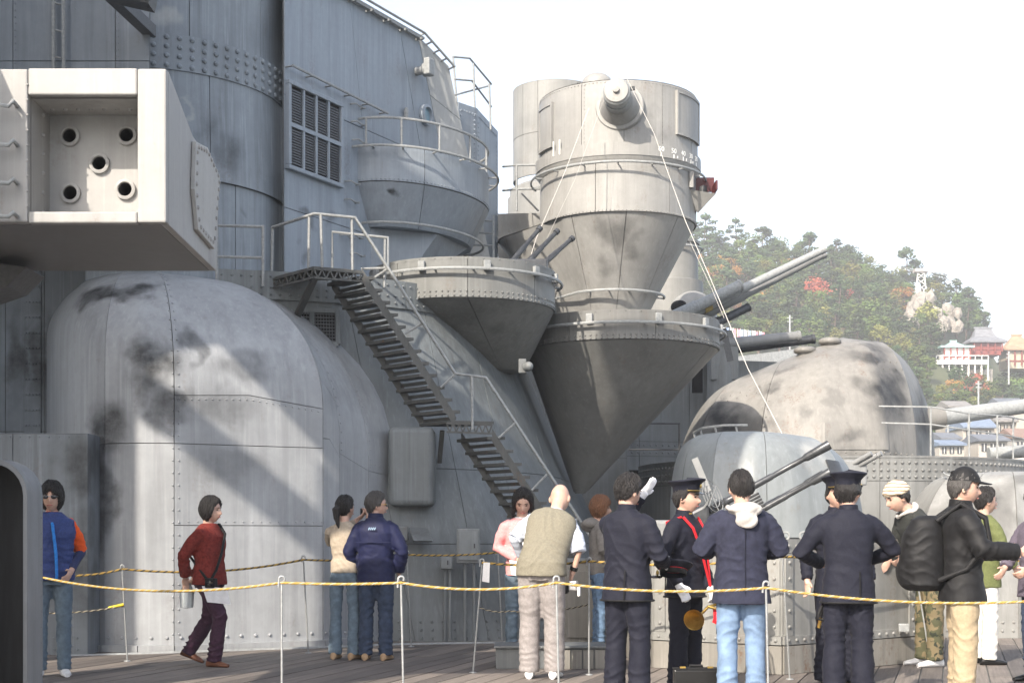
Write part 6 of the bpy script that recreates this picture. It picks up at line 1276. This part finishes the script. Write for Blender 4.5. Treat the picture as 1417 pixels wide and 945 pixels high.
# 1 man in orange shirt and blue vest behind the dark housing
p = Person('man in sunglasses, blue padded vest and orange shirt by the dark housing', 72, 12.5, 18, 1.66, arms={'L': ((-.25, -.10, 1.10), (-.16, .12, .93)), 'R': ((.25, -.05, 1.10), (.2, .1, .9))}, head=(12, 0), hair='shag', seed=1)
p.top('shirt', cloth_mat('orange_shirt', (.72, .10, .02), .12), .86, .5); p.top('vest', cloth_mat('blue_padded_vest', (.03, .05, .16), .25, .6), .84, 0, 1.46, 1.02, .03, .010, wsc=(1, 1, 34)); p.pants(GJEANS); p.shoes(SNK)
for sd in 'RL':
    e, w_ = [p.U(q_) for q_ in p.armsp[sd]]; S = p.U((p.shp[sd][0], 0, 1.365)); p.part('undersleeve', bake(MB().tube([S.lerp(e, .85), e, e.lerp(w_, .95)], [.052, .052, .042], 14), .0105, 3, .5, .008), cloth_mat('navy_knit', (.03, .04, .10)))
p.glasses(plain('dark_lens', (.02, .02, .025), .1, .1, 10, bump=0, spec=.7), STEEL)
p.part('vest_lining', bake(MB().tube([p.U((-.04, .165, .86)), p.U((-.03, .168, 1.1)), p.U((.0, .15, 1.36))], .016, 8), .0105, 2), cloth_mat('bright_blue_lining', (.03, .2, .6)))
# 2 woman in the red sweater, walking right
p = Person('woman in a dark red sweater and purple trousers walking to the right', 290, 13.5, 72, 1.56, bulk=1.12, arms={'R': ((.22, -.17, 1.12), (.12, -.21, .90)), 'L': ((-.22, -.15, 1.12), (-.08, -.22, .90))}, legs={'R': ((.09, .17, .50), (.09, .10, .085)), 'L': ((-.09, -.06, .48), (-.08, -.30, .15))}, head=(-5, 0), hair='bob', seed=2)
p.top('sweater', cloth_mat('red_knit_sweater', (.16, .025, .02), .35, .95, 45), .82, 1.0, 1.45, 1.05, .006, .006); p.pants(cloth_mat('purple_trousers', (.05, .022, .04), .2), (.098, .078, .075)); p.shoes(plain('brown_shoe', (.16, .06, .03), .5, .2, 30), toe={'R': 0, 'L': .35})
W1 = p
sb = thing('camera_bag_strap', 'black shoulder strap and camera on the woman in red', 'camera', p.W(p.U((.15, .18, .86)))); mbs = MB().tube([p.W(p.U((-.11, .05, 1.44))), p.W(p.U((-.05, .15, 1.34))), p.W(p.U((.08, .185, 1.15))), p.W(p.U((.18, .18, .98))), p.W(p.U((.22, .14, .88)))], .013, 8); mbs.tube([p.W(p.U((-.11, .05, 1.44))), p.W(p.U((-.06, -.12, 1.38))), p.W(p.U((.12, -.16, 1.12))), p.W(p.U((.22, .1, .88)))], .013, 8); mbs.build('strap', BLACK, sb, smooth=60)
MB().box(p.W(p.U((.23, .15, .85))), (.1, .07, .09), p.fw).build('camera_body', BLACK, sb, bevel=.01); MB().lathe(p.W(p.U((.27, .17, .85))), [(.025, 0), (.025, .04), (0, .042)], 14, axis=p.rt).build('lens', PATENT, sb)
tag(MB().prism([p.W(p.U(q_)) for q_ in ((.25, .06, .82), (.25, .34, .80), (.25, .38, .64), (.25, .12, .66))], p.rt * .006).build('leaflet', plain('printed_paper', (.7, .71, .74), .7, .12, 14, bump=0)), 'white printed leaflet held at the hip of the woman in red', 'leaflet')
bt = thing('wrapped_bottle', 'pale green bottle in a clear bag behind the woman in red', 'bottle', p.W(p.U((.02, -.30, .62)))); MB().lathe(p.W(p.U((.02, -.28, .6))), [(0, 0), (.032, .005), (.034, .14), (.015, .19), (.014, .22), (0, .222)], 14).build('bottle', plain('pale_green_plastic', (.42, .58, .46), .3, .1, 20, bump=0), bt, smooth=50); MB().lathe(p.W(p.U((.02, -.25, .58))), [(0, 0), (.06, .01), (.07, .15), (.02, .27), (.015, .3)], 10).build('bag', plain('white_plastic_bag', (.6, .64, .64), .4, .15, 12), bt, smooth=30)
# 3 woman photographing
p = Person('woman with a ponytail in a beige top raising a camera', 477, 14.25, 165, 1.60, bulk=.9, arms={'R': ((.27, .14, 1.22), (.16, .27, 1.47)), 'L': ((-.25, .16, 1.22), (.02, .27, 1.45))}, head=(22, -6), hair='pulled', seed=3)
p.top('top', cloth_mat('beige_knit', (.38, .32, .25), .12), .90, 1.0, 1.45, .98, 0, .005, waist=.92); p.pants(GJEANS, (.092, .07, .082)); p.shoes(TAN)
p.part('ponytail', bake(MB().tube([p.hp((0, -.09, .03)), p.hp((0, -.135, .0)), p.hp((0, -.135, -.09)), p.hp((.01, -.115, -.20))], [.035, .04, .036, .012], 12), .008, 2, .5, .006, (40, 40, 6)), H_black, p.hair)
cam_ = thing('compact_camera', 'small dark camera held up by the woman in beige', 'camera', p.W(p.U((.12, .33, 1.52)))); MB().box(p.W(p.U((.1, .345, 1.55))), (.1, .04, .065), p.rt).build('body', BLACK, cam_, bevel=.006); MB().lathe(p.W(p.U((.1, .365, 1.55))), [(.02, 0), (.02, .03), (0, .03)], 12, axis=p.fw).build('lens', PATENT, cam_)
p.part('wrist_watch', MB().lathe(p.U(p.armsp['R'][0]).lerp(p.U(p.armsp['R'][1]), .93), [(.03, -.015), (.034, -.012), (.034, .012), (.03, .015)], 14, axis=p.U(p.armsp['R'][1]) - p.U(p.armsp['R'][0])).mesh('wrist_watch'), PATENT)
# 4 man in navy jacket
p = Person('older man in a navy windbreaker and dark jeans looking right beside the ponytailed woman', 520, 14.15, 172, 1.63, bulk=1.06, arms={'R': ((.28, -.02, 1.10), (.22, .10, .90)), 'L': ((-.28, -.02, 1.10), (-.22, .10, .90))}, head=(62, 0), hair='short', hmat=H_grey, seed=4)
nj = cloth_mat('navy_windbreaker', (.012, .015, .05), .2, .6, 30); p.top('jacket', nj, .78, 1.0, 1.46, 1.05, .012, .006); p.collar(nj, 1.44, .074, .05); p.pants(DJEANS, (.1, .08, .082)); p.shoes(TAN); p.glasses(plain('clear_lens', (.3, .3, .32), .1, .05, 10, bump=0), GOLD)
p.part('yoke_seam', MB().tube([p.U((-.19 + .019 * k, -.152 - .006 * math.sin(k / 20 * math.pi), 1.2)) for k in range(21)], .005, 5).mesh('yoke_seam'), nj)
lg = MB()
for k_ in range(4): lg.bar(p.U((-.035 + .02 * k_, -.168, 1.325)), p.U((-.025 + .02 * k_, -.166, 1.35)), .008, .008)
p.part('back_emblem', lg.mesh('back_emblem'), plain('pale_blue_print', (.35, .5, .65), .6, .1, 20, bump=0))
# 5 woman in pink
p = Person('woman with long dark hair in a pink cardigan looking down, facing the camera', 722, 14.1, 8, 1.66, lean=6, bulk=.92, arms={'R': ((.24, -.02, 1.12), (.06, .2, 1.02)), 'L': ((-.24, -.02, 1.12), (-.08, .2, 1.0))}, head=(8, 22), hair='long', seed=6)
p.top('blouse', WHITE, .86, 0, 1.44, 1, .0, .006); p.top('cardigan', cloth_mat('pink_knit', (.70, .30, .30), .15), .84, 1.0, 1.43, 1.0, .008, .006); p.pants(GJEANS); p.shoes(SNK)
p.part('cardigan_opening', bake(MB().prism([p.U((-.035, .152, .86)), p.U((.035, .152, .86)), p.U((.055, .132, 1.36)), p.U((-.055, .132, 1.36))], p.D3((0, .014, 0))), .008, 2), WHITE)
for e in (-1, 1): p.part('hair_lock', bake(MB().tube([p.hp((.075 * e, -.01, .02)), p.hp((.09 * e, .0, -.08)), p.hp((.095 * e, -.02, -.19))], [.03, .032, .012], 10), .008, 2, .5, .006, (40, 40, 6)), H_black, p.hair)
tag(MB().prism([p.W(p.U(q_)) for q_ in ((.0, .25, 1.0), (.16, .25, 1.03), (.14, .27, .86), (-.02, .27, .84))], V((0, -.01, 0))).build('white_leaflet', WHITE), 'white folded leaflet hanging from the hand of the woman in pink', 'leaflet')
# 6 bald man bending
p = Person('bald man in a khaki vest bending forward with his back to the camera', 750, 12.3, 172, 1.76, lean=28, side=12, bulk=1.12, arms={'R': ((.27, .02, 1.12), (.25, .14, .89)), 'L': ((-.28, .06, 1.14), (-.2, .26, 1.05))}, head=(8, 18), seed=7)
strp = cloth_mat('striped_shirt', (.48, .52, .60), .3, .8, 1, (1, 1, 90)); p.top('shirt', strp, .86, .62, 1.45, 1, 0, .006); p.top('vest', cloth_mat('khaki_knit_vest', (.19, .175, .135), .15), .84, 0, 1.43, 1.03, .012, .004); p.pants(cloth_mat('grey_track_trousers', (.25, .23, .225), .15, .6), (.108, .088, .086), wr=.007); p.shoes(SNK)
for sd in 'L': e, w_ = [p.U(q_) for q_ in p.armsp[sd]]; p.part('sleeve', bake(MB().tube([e.lerp(w_, -.2), e, e.lerp(w_, .8)], [.06, .06, .05], 12), .0105, 3, .5, .01), strp)
p.part('wrist_watch', MB().lathe(p.U(p.armsp['R'][0]).lerp(p.U(p.armsp['R'][1]), .9), [(.03, -.018), (.036, -.014), (.036, .014), (.03, .018)], 14, axis=p.U(p.armsp['R'][1]) - p.U(p.armsp['R'][0])).mesh('wrist_watch'), PATENT)
vc = thing('video_camera', 'silver and black video camera in the bald man\'s right hand', 'camera', p.W(p.U((.26, .17, .78)))); c_ = p.W(p.U(p.armsp['R'][1])) + V((0, 0, -.13)); MB().box(c_, (.075, .14, .085), p.rt).build('body', STEEL, vc, bevel=.012); MB().lathe(c_ + p.fw * .06, [(.035, 0), (.038, .06), (0, .06)], 14, axis=p.fw).build('lens_barrel', BLACK, vc, smooth=40); MB().box(c_ + p.rt * .05 + V((0, 0, -.04)), (.02, .11, .1), p.rt).build('screen_lid', WHITE, vc, bevel=.006); MB().box(c_ - p.rt * .1 + V((0, 0, -.03)), (.12, .1, .08), p.rt).build('battery_grip', BLACK, vc, bevel=.02)
# 7 woman with brown hair
p = Person('woman with short brown hair in a grey hooded jacket behind the officers', 829, 15.2, 95, 1.62, bulk=.9, arms={'R': ((.22, .0, 1.12), (.16, .22, 1.02)), 'L': ((-.22, .02, 1.12), (-.1, .24, 1.02))}, head=(5, 0), hair='shag', hmat=H_brown, seed=8)
gr_ = cloth_mat('grey_hoodie', (.16, .15, .14), .15); p.top('hoodie', gr_, .84, 1, 1.45, 1, .004, .006); p.part('hood', bake(MB().ell(p.U((0, -.10, 1.40)), (.12, .12, .09), 16, 10), .0105, 3, .5, .015), gr_); p.pants(JEANS); p.shoes(SHOEB)
def officer(label, px, D, face, h, **kw):
    p = Person(label, px, D, face, h, **kw); p.top('tunic', NAVY, .76, 1.0, 1.455, 1.08, .006, .004); p.collar(NAVY, 1.43, .066, .05); p.pants(NAVY, (.102, .084, .092), wr=.006); p.shoes(SHOEB)
    mbx = MB(); n = 40; pr = []
    for i in range(n + 1): a = 2 * math.pi * i / n; c_, s_ = math.cos(a), math.sin(a); e = .82; pr.append(p.U(((.205) * p.bulk * math.copysign(abs(c_) ** e, c_), .157 * p.bulk * math.copysign(abs(s_) ** e, s_), .772)))
    p.part('hem_braid', MB().tube(pr, .007, 5).mesh('hem_braid'), BLACK); p.part('vent_seam', MB().tube([p.U((.06, -.158, .78)), p.U((.06, -.152, .9)), p.U((.06, -.14, 1.0))], .005, 5).mesh('vent_seam'), BLACK); return p
# 8 bareheaded officer holding his cap
p = officer('bareheaded officer in dark navy uniform wiping his brow with a white glove', 868, 10.4, 146, 1.64, bulk=1.04, arms={'R': ((.26, .02, 1.10), (.16, .30, 1.04)), 'L': ((-.24, .16, 1.26), (-.02, .27, 1.56))}, head=(15, 12), hair='short', seed=9, gloves=(True, True), curl=(.9, .25))
cp = thing('officer_cap', 'dark officer cap with gold badge carried by the bareheaded officer', 'cap', p.W(p.U((.16, .42, .95)))); c_ = p.W(p.U((.15, .45, 1.0))); ax = (V((0, 0, 1)) + p.fw * .25 - p.rt * .1).normalized()
MB().lathe(c_, [(.095, -.05), (.1, -.01), (.12, .0), (.145, .03), (.14, .042), (.06, .05), (0, .052)], 28, axis=ax).build('crown', NAVY, cp, smooth=45); MB().lathe(c_, [(.0965, -.05), (.1005, -.046), (.1025, -.016), (.1, -.012)], 28, axis=ax).build('band', BLACK, cp, smooth=45); MB().lathe(c_, [(.102, -.012), (.104, -.009), (.103, -.006)], 28, axis=ax).build('red_piping', plain('red_cord', (.5, .02, .03), .7), cp)
MB().ell(c_ + V((-.12, -.03, -.03)), (.012, .02, .02), 10, 8).build('badge', GOLD, cp); MB().ell(c_ + V((-.13, -.02, -.06)), (.05, .07, .012), 14, 6).build('peak', PATENT, cp, smooth=60)
# 9 officer with bugle
p = officer('smiling officer in peaked cap with red shoulder cords, holding a brass bugle', 948, 11.3, 50, 1.62, arms={'R': ((.27, -.03, 1.10), (.24, .10, .87)), 'L': ((-.27, -.03, 1.10), (-.14, .16, .83))}, head=(-14, 0), hair='short', seed=10, hat=True, gloves=(True, True), curl=(.6, 1.0))
p.navy_cap(); RED = cloth_mat('red_cord', (.55, .02, .03), .1)
p.part('shoulder_cord', MB().tube([p.U((.12, .06, 1.42)), p.U((.08, .13, 1.33)), p.U((.0, .158, 1.15)), p.U((-.08, .165, .95)), p.U((-.13, .165, .84))], .011, 8).mesh('shoulder_cord'), RED); p.part('shoulder_cord', MB().tube([p.U((-.12, .05, 1.42)), p.U((-.1, .12, 1.33)), p.U((-.09, .16, 1.1)), p.U((-.12, .168, .86))], .009, 8).mesh('shoulder_cord'), RED); p.part('shoulder_cord', MB().tube([p.U((.13, .05, 1.42)), p.U((.12, -.1, 1.38)), p.U((.02, -.16, 1.15)), p.U((-.1, -.155, .9))], .009, 8).mesh('shoulder_cord'), RED)
p.part('collar_badge', MB().box(p.U((.035, .075, 1.45)), (.03, .008, .012), p.rt).mesh('collar_badge'), GOLD)
bg_ = thing('bugle', 'small brass bugle with a red cord in the white gloved hand', 'bugle', at(965, 858, 11.0)); c_ = at(962, 856, 10.95); ax = V((-.35, -.85, -.15)).normalized()
MB().lathe(c_, [(.08, .035), (.076, .03), (.05, -.03), (.03, -.09), (.018, -.16), (.012, -.2)], 24, axis=ax).build('bell', GOLD, bg_, smooth=60); MB().lathe(c_, [(.074, .027), (.046, -.03), (.0, -.1)], 20, axis=ax).build('bell_inside', plain('brass_inside', (.5, .33, .09), .35, .2, 20, metal=.8, bump=0), bg_, smooth=60)
e_ = c_ - ax * .2; MB().tube([e_, e_ + V((.05, .02, .05)), e_ + V((.11, -.02, .07)), e_ + V((.13, -.1, .06)), e_ + V((.1, -.16, .04)), e_ + V((.03, -.13, .06))], .011, 10).build('tubing', GOLD, bg_, smooth=60)
MB().tube([e_ + V((.09, -.1, .05)), e_ + V((.1, -.12, -.03)), e_ + V((.08, -.12, -.07))], [.02, .028, .02], 10).build('cord_wrap', RED, bg_, smooth=60); MB().tube([e_ + V((.13, -.1, .05)), e_ + V((.16, -.12, -.01)), e_ + V((.15, -.12, -.06))], [.012, .022, .012], 10).build('tassel', RED, bg_, smooth=60)
bc = thing('briefcase', 'black briefcase with brass catches standing before the officer with the bugle', 'briefcase', xy(963, 10.55)); c_ = xy(963, 10.55); MB().box(c_ + V((0, 0, .125 + DZ)), (.33, .1, .22)).build('case', SHOEB, bc, bevel=.012); MB().box(c_ + V((0, 0, .24 + DZ)), (.334, .104, .012)).build('rim', BLACK, bc); MB().tube([c_ + V((-.05, 0, .245)), c_ + V((-.045, 0, .275)), c_ + V((.045, 0, .275)), c_ + V((.05, 0, .245))], .009, 8).build('handle', SHOEB, bc)
for x_ in (-.1, .1): MB().box(c_ + V((x_, -.03, .252 + DZ)), (.04, .03, .012)).build('catch', GOLD, bc)
# 10 man with the hood
p = Person('man in navy work jacket with grey hood and light jeans, seen from behind', 1026, 10.25, 182, 1.66, bulk=1.08, arms={'R': ((.29, .0, 1.13), (.2, .2, 1.12)), 'L': ((-.29, .0, 1.13), (-.2, .2, 1.12))}, head=(0, 10), hair='receding', seed=11)
p.top('jacket', cloth_mat('navy_work_jacket', (.022, .024, .042), .25, .85, 25), .74, 1.0, 1.44, 1.12, .012, .006); hd = cloth_mat('pale_grey_fleece', (.40, .38, .36), .12); mbh = MB(); mbh.ell(p.U((0, -.10, 1.425)), (.135, .085, .06), 20, 12); mbh.ell(p.U((0, -.15, 1.35)), (.09, .045, .07), 16, 10); mbh.tube([p.U((.1 * math.cos(R(a)), -.01 + .085 * math.sin(R(a)), 1.44)) for a in range(0, 360, 20)], .026, 10, closed=True); p.part('hood', bake(mbh, .0095, 4, .5, .012, (14, 14, 14)), hd); p.pants(LJEANS, (.098, .078, .082), wr=.007); p.shoes(plain('brown_red_shoe', (.12, .03, .025), .5))
p.part('back_seam', MB().tube([p.U((0, -.155, .78)), p.U((0, -.142, 1.05)), p.U((0, -.152, 1.25)), p.U((0, -.13, 1.36))], .003, 5).mesh('back_seam'), NAVY)
# 11 officer from behind with sword
p = officer('officer in peaked cap seen from behind, elbows out, a sword at his hip', 1174, 10.15, 176, 1.63, bulk=1.05, arms={'R': ((.34, .06, 1.15), (.2, .24, 1.08)), 'L': ((-.34, .06, 1.13), (-.16, .24, 1.05))}, head=(28, 2), hair='short', seed=12, hat=True, gloves=(False, False))
p.navy_cap()
sw = thing('dress_sword', 'dress sword with a gold hilt hanging at the officer\'s left hip', 'sword', at(1138, 850, 10.2)); MB().tube([at(1146, 792, 10.25), at(1140, 826, 10.2)], [.014, .012], 10).build('grip', GOLD, sw, smooth=50); MB().tube([at(1149, 795, 10.25), at(1152, 812, 10.2), at(1143, 828, 10.18)], .006, 8).build('knuckle_guard', GOLD, sw, smooth=60); MB().tube([at(1140, 827, 10.2), at(1134, 866, 10.25)], .011, 10).build('scabbard', SHOEB, sw, smooth=50); MB().tube([at(1136, 855, 10.2), at(1133, 868, 10.22)], .013, 10).build('scabbard_tip', GOLD, sw); MB().tube([at(1142, 830, 10.2), at(1134, 845, 10.15), at(1131, 856, 10.15), at(1140, 858, 10.15), at(1148, 840, 10.2)], .011, 8).build('sword_knot', BLACK, sw, smooth=60)
# 12 officer mostly hidden behind him
p = officer('officer in peaked cap almost hidden behind the officer with the sword', 1158, 11.6, 5, 1.66, arms={}, head=(0, 0), hair='short', seed=13, hat=True); p.navy_cap()
# 13 person in a headscarf leaning left
p = Person('person in a beige striped headscarf and dark coat leaning to the left', 1284, 13.5, -78, 1.80, lean=30, arms={'R': ((.24, .12, 1.14), (.14, .3, 1.10)), 'L': ((-.24, .1, 1.16), (-.14, .26, 1.12))}, head=(0, 4), hair='short', seed=14, hat=True)
p.top('coat', cloth_mat('dark_coat', (.03, .032, .03), .2), .80, 1, 1.45, 1.05, .01, .006)
cm, nt, b = new_mat('camouflage_cloth'); tc = N(nt, 'ShaderNodeTexCoord'); n_ = noi(nt, tc.outputs['Object'], 9, 2); c = mixc(nt, mrange(nt, n_, .48, .5), (.06, .06, .03), (.14, .11, .06)); c = mixc(nt, mrange(nt, noi(nt, tc.outputs['Object'], 14, 2), .58, .6), c, (.02, .025, .015)); nt.links.new(c, b.inputs['Base Color']); b.inputs['Roughness'].default_value = .9
p.pants(cm, (.1, .085, .08)); p.shoes(SNK)
sm_, nt, b = new_mat('striped_scarf'); tc = N(nt, 'ShaderNodeTexCoord'); wv = N(nt, 'ShaderNodeTexWave'); wv.bands_direction = 'Z'; wv.inputs['Scale'].default_value = 9; wv.inputs['Distortion'].default_value = 3; nt.links.new(tc.outputs['Object'], wv.inputs['Vector']); c = mixc(nt, mrange(nt, wv.outputs['Fac'], .6, .8), (.62, .53, .40), (.22, .16, .11)); nt.links.new(c, b.inputs['Base Color']); b.inputs['Roughness'].default_value = .9
def scarf_pt(d):
    al = d.y; el = d.z; L = .12 + .22 * max(0, d.y); m = max(0, min(1, (el - L + .12) / .2)); q_ = head_pt(d); return q_ + d * ((.026 + .012 * max(0, -d.y) + .006 * noise.noise(d * 6)) * m - .02 * (1 - m))
vs, fs = sph(48, 34, scarf_pt); p.part('headscarf', MB().add([p.hpv(q_) for q_ in vs], fs).mesh('headscarf', smooth=70), sm_); p.part('neck_scarf', bake(MB().tube([p.U((.09 * math.cos(R(a)), .0 + .085 * math.sin(R(a)), 1.43 + .01 * math.sin(R(a * 3)))) for a in range(0, 360, 20)], .036, 12, closed=True), .0095, 3, .5, .02), cloth_mat('grey_striped_scarf', (.42, .40, .38), .35, .9, 30))
# 14 man in black jacket with cap and backpack
p = Person('man in black jacket and black cap facing right, one hand held out', 1331, 10.1, 82, 1.66, bulk=1.1, arms={'R': ((.25, .10, 1.14), (.18, .36, 1.12)), 'L': ((-.25, .08, 1.13), (-.16, .32, 1.12))}, head=(0, 4), hair='short', hmat=H_grey, seed=15, curl=(1.2, .8), hat=True)
p.top('jacket', BLACK, .76, 1.0, 1.455, 1.06, .018, .009, wsc=(8, 8, 20)); p.collar(BLACK, 1.43, .078, .06); p.collar(cloth_mat('olive_rollneck', (.18, .17, .10)), 1.42, .062, .07, 'rollneck'); p.pants(cloth_mat('beige_chinos', (.33, .265, .175), .12), (.105, .088, .084), wr=.007); p.shoes(TAN); p.ball_cap(BLACK)
p.part('cap_bump', MB().ell(p.hp((0, -.06, .10)), (.03, .04, .02), 10, 6, p.HM).mesh('cap_bump', smooth=60), BLACK)
bp_ = thing('backpack', 'large black backpack on the back of the man in the black cap', 'backpack', p.W(p.U((0, -.28, .95)))); mbb = MB(); Person.ring(p, mbb, [(.84, .11, .10, -.26), (.88, .15, .14, -.27), (1.05, .155, .155, -.28), (1.25, .145, .14, -.27), (1.35, .12, .1, -.25), (1.38, .07, .06, -.24)]); mbb.ell(p.U((.0, -.36, .98)), (.12, .1, .14), 16, 10, Matrix((p.rt, p.fw, V((0, 0, 1)))).transposed()); me = bake(mbb, .0105, 4, .5, .006, (9, 9, 9), 3, [(p.U((.14, -.3, 1.2)), .14, V((0, 0, 1)), .07, .006), (p.U((.12, -.3, .95)), .14, V((.5, 0, .8)), .06, .006), (p.U((0, -.42, 1.1)), .15, V((.3, 0, .9)), .07, .005)]); o = bpy.data.objects.new('pack', me); COL.objects.link(o); o.data.materials.append(BLACK); o.parent = bp_; o.location = p.loc - bp_.location
for e in (-1, 1): MB().tube([p.W(p.U((.11 * e, -.19, 1.34))), p.W(p.U((.12 * e, -.03, 1.46))), p.W(p.U((.13 * e, .14, 1.36))), p.W(p.U((.17 * e, .16, 1.2))), p.W(p.U((.2 * e, .0, 1.0))), p.W(p.U((.14 * e, -.18, .92)))], .02, 8).build('strap', BLACK, bp_, smooth=60)
# 15 olive jacket
p = Person('person in an olive jacket and white trousers behind the man in the black cap', 1362, 13.7, 100, 1.66, head=(0, 0), arms={'R': ((.25, .06, 1.11), (.2, .2, .95))}, hair='short', seed=16)
p.top('jacket', cloth_mat('olive_jacket', (.11, .125, .05), .15), .74, 1, 1.45, 1.05, .012, .006); p.pants(cloth_mat('white_trousers', (.62, .60, .56), .1), (.1, .084, .08)); p.shoes(SHOEB)
# 16 person cut by the right edge
p = Person('person in a purple grey coat just entering at the right edge', 1437, 12.0, -70, 1.6, bulk=1.05, arms={'R': ((.25, .08, 1.11), (.2, .2, 1.0)), 'L': ((-.25, .1, 1.11), (-.15, .22, 1.0))}, hair='bob', seed=17)
p.top('coat', cloth_mat('plum_grey_coat', (.10, .085, .11), .15), .74, 1, 1.45, 1.05, .012, .006); p.pants(DJEANS); p.shoes(SHOEB)

# ------------------------------------------------------------------ rope barriers
ry, rw_, rk = plain('yellow_strand', (.36, .235, .055), .7, .15, 60), plain('white_strand', (.36, .32, .23), .7, .1, 60), plain('black_strand', (.05, .045, .04), .7, .2, 60)
galv = plain('galvanised_rod', (.30, .31, .31), .4, .15, 30, metal=.3)
def rope(label, pts, r, sag, mats, pitch=.09, name='rope'):
    t = thing(name, label, 'rope', V(pts[0])); path = []
    for a, b_, s_ in zip(pts, pts[1:], sag):
        a, b_ = V(a), V(b_); n = max(4, int((b_ - a).length / (pitch / 7)))
        path += [a.lerp(b_, i / n) - V((0, 0, 4 * s_ * (i / n) * (1 - i / n))) for i in range(n)]
    path.append(V(pts[-1])); K = len(mats); L = 0; ang = [0]
    for i in range(1, len(path)): L += (path[i] - path[i - 1]).length; ang.append(L / pitch * 2 * math.pi)
    for k, m in enumerate(mats):
        q_ = []
        for i, p_ in enumerate(path): d = (path[min(i + 1, len(path) - 1)] - path[max(i - 1, 0)]); _, s1, s2 = frame(d); a = ang[i] + 2 * math.pi * k / K; q_.append(p_ + (s1 * math.cos(a) + s2 * math.sin(a)) * r * .5)
        MB().tube(q_, r * .62, 6).build('strand', m, t, smooth=80)
    return t
def post(label, a, D, foot=None, lean=(0, 0), hook=True, r=.008):
    tp = at(a[0], a[1], D); b_ = V((tp.x + lean[0], tp.y + lean[1], DZ)); t = thing('rope_post', label, 'rope post', b_, 'thin rods carrying the rope barriers'); MB().tube([b_, tp + V((0, 0, -.03))], r, 8).build('rod', galv, t, smooth=60); MB().lathe(b_, [(.0, .012), (.03, .008), (.035, 0)], 12).build('foot', galv, t, smooth=40)
    if hook: MB().tube([tp + V((-.02, 0, -.05))] + [tp + V((.017 * math.cos(R(q_)), 0, .017 * math.sin(R(q_)) + .0)) for q_ in range(190, -60, -25)], r * 1.0, 7).build('hook', galv, t, smooth=60)
DN = 8.6
near = [(-120, 790), (390, 806), (555, 806), (770, 806), (1060, 813), (1500, 826)]
rope('long yellow and white twisted rope crossing the whole foreground', [at(60, 799, 10.0)] + [at(x, y, DN) for x, y in near[1:]], .0082, [.07, .008, .04, .035, .06], (ry, rw_, ry), .062)
for (x, y), lb in zip(near[1:5], ('thin foreground rod right of the woman in red', 'thin foreground rod at the feet of the man in the navy windbreaker', 'thin foreground rod in front of the bald man', 'thin foreground rod in front of the man with the grey hood')): post(lb, (x, y - 5), DN, lean=(.02 if x > 500 else 0, 0), r=.0068)
far = [(75, 795, 13.6), (169, 787, 14.0), (420, 774, 15.0), (563, 767, 15.9), (689, 764, 16.2), (835, 772, 16.2)]
rope('yellow and black rope strung behind the walkers along the domed casing', [at(*q_) for q_ in far], .011, [.03, .07, .03, .02, .06], (ry, rk, ry), .075)
for q_, lb in zip(far[1:5], ('thin rod by the low casing carrying the rear rope', 'thin rod at the lit corner of the domed casing', 'thin rod behind the man in the navy windbreaker', 'thin rod before the base wall near the junction boxes')): post(lb, (q_[0], q_[1] - 3), q_[2], lean=(.05, 0))
rope('short low rope with a yellow tie left of the woman in red', [at(60, 848, 13.6), at(171, 838, 14.0)], .009, [.02], (rk, rw_), .07); tag(MB().tube([at(150, 841, 13.95), at(171, 836, 13.98)], .014, 8).build('yellow_tie', plain('yellow_tape', (.65, .5, .03), .6)), 'yellow tape tie on the low rope at the left rod', 'tape')
mid = [(667, 778, 12.8), (815, 776, 12.6), (1083, 770, 12.2), (1262, 757, 13.4), (1480, 775, 14)]
rope('yellow and black inner rope in front of the riveted enclosure', [at(*q_) for q_ in mid], .011, [.03, .05, .03, .05], (ry, rk, ry), .075)
for q_, lb, ln in zip(mid[:4], ('slanted thin rod left of the bald man', 'thin rod right of the bald man', 'leaning thin rod at the corner of the riveted enclosure', 'leaning thin rod between the enclosure and the backpack'), ((-.08, 0), (0, 0), (.06, 0), (.18, 0))): post(lb, (q_[0], q_[1] - 2), q_[2], lean=ln)
rope('low grey rope looping between the rods behind the bald man', [at(663, 840, 12.9), at(705, 845, 13), at(815, 836, 12.6)], .007, [.02, .03], (rk, rw_), .06)
tag(MB().prism([at(669, 778, 12.75), at(678, 778, 12.75), at(677, 806, 12.75), at(667, 804, 12.75)], (0, .008, 0)).build('paper_tag', WHITE), 'white paper tag hanging from the slanted rod', 'paper tag')
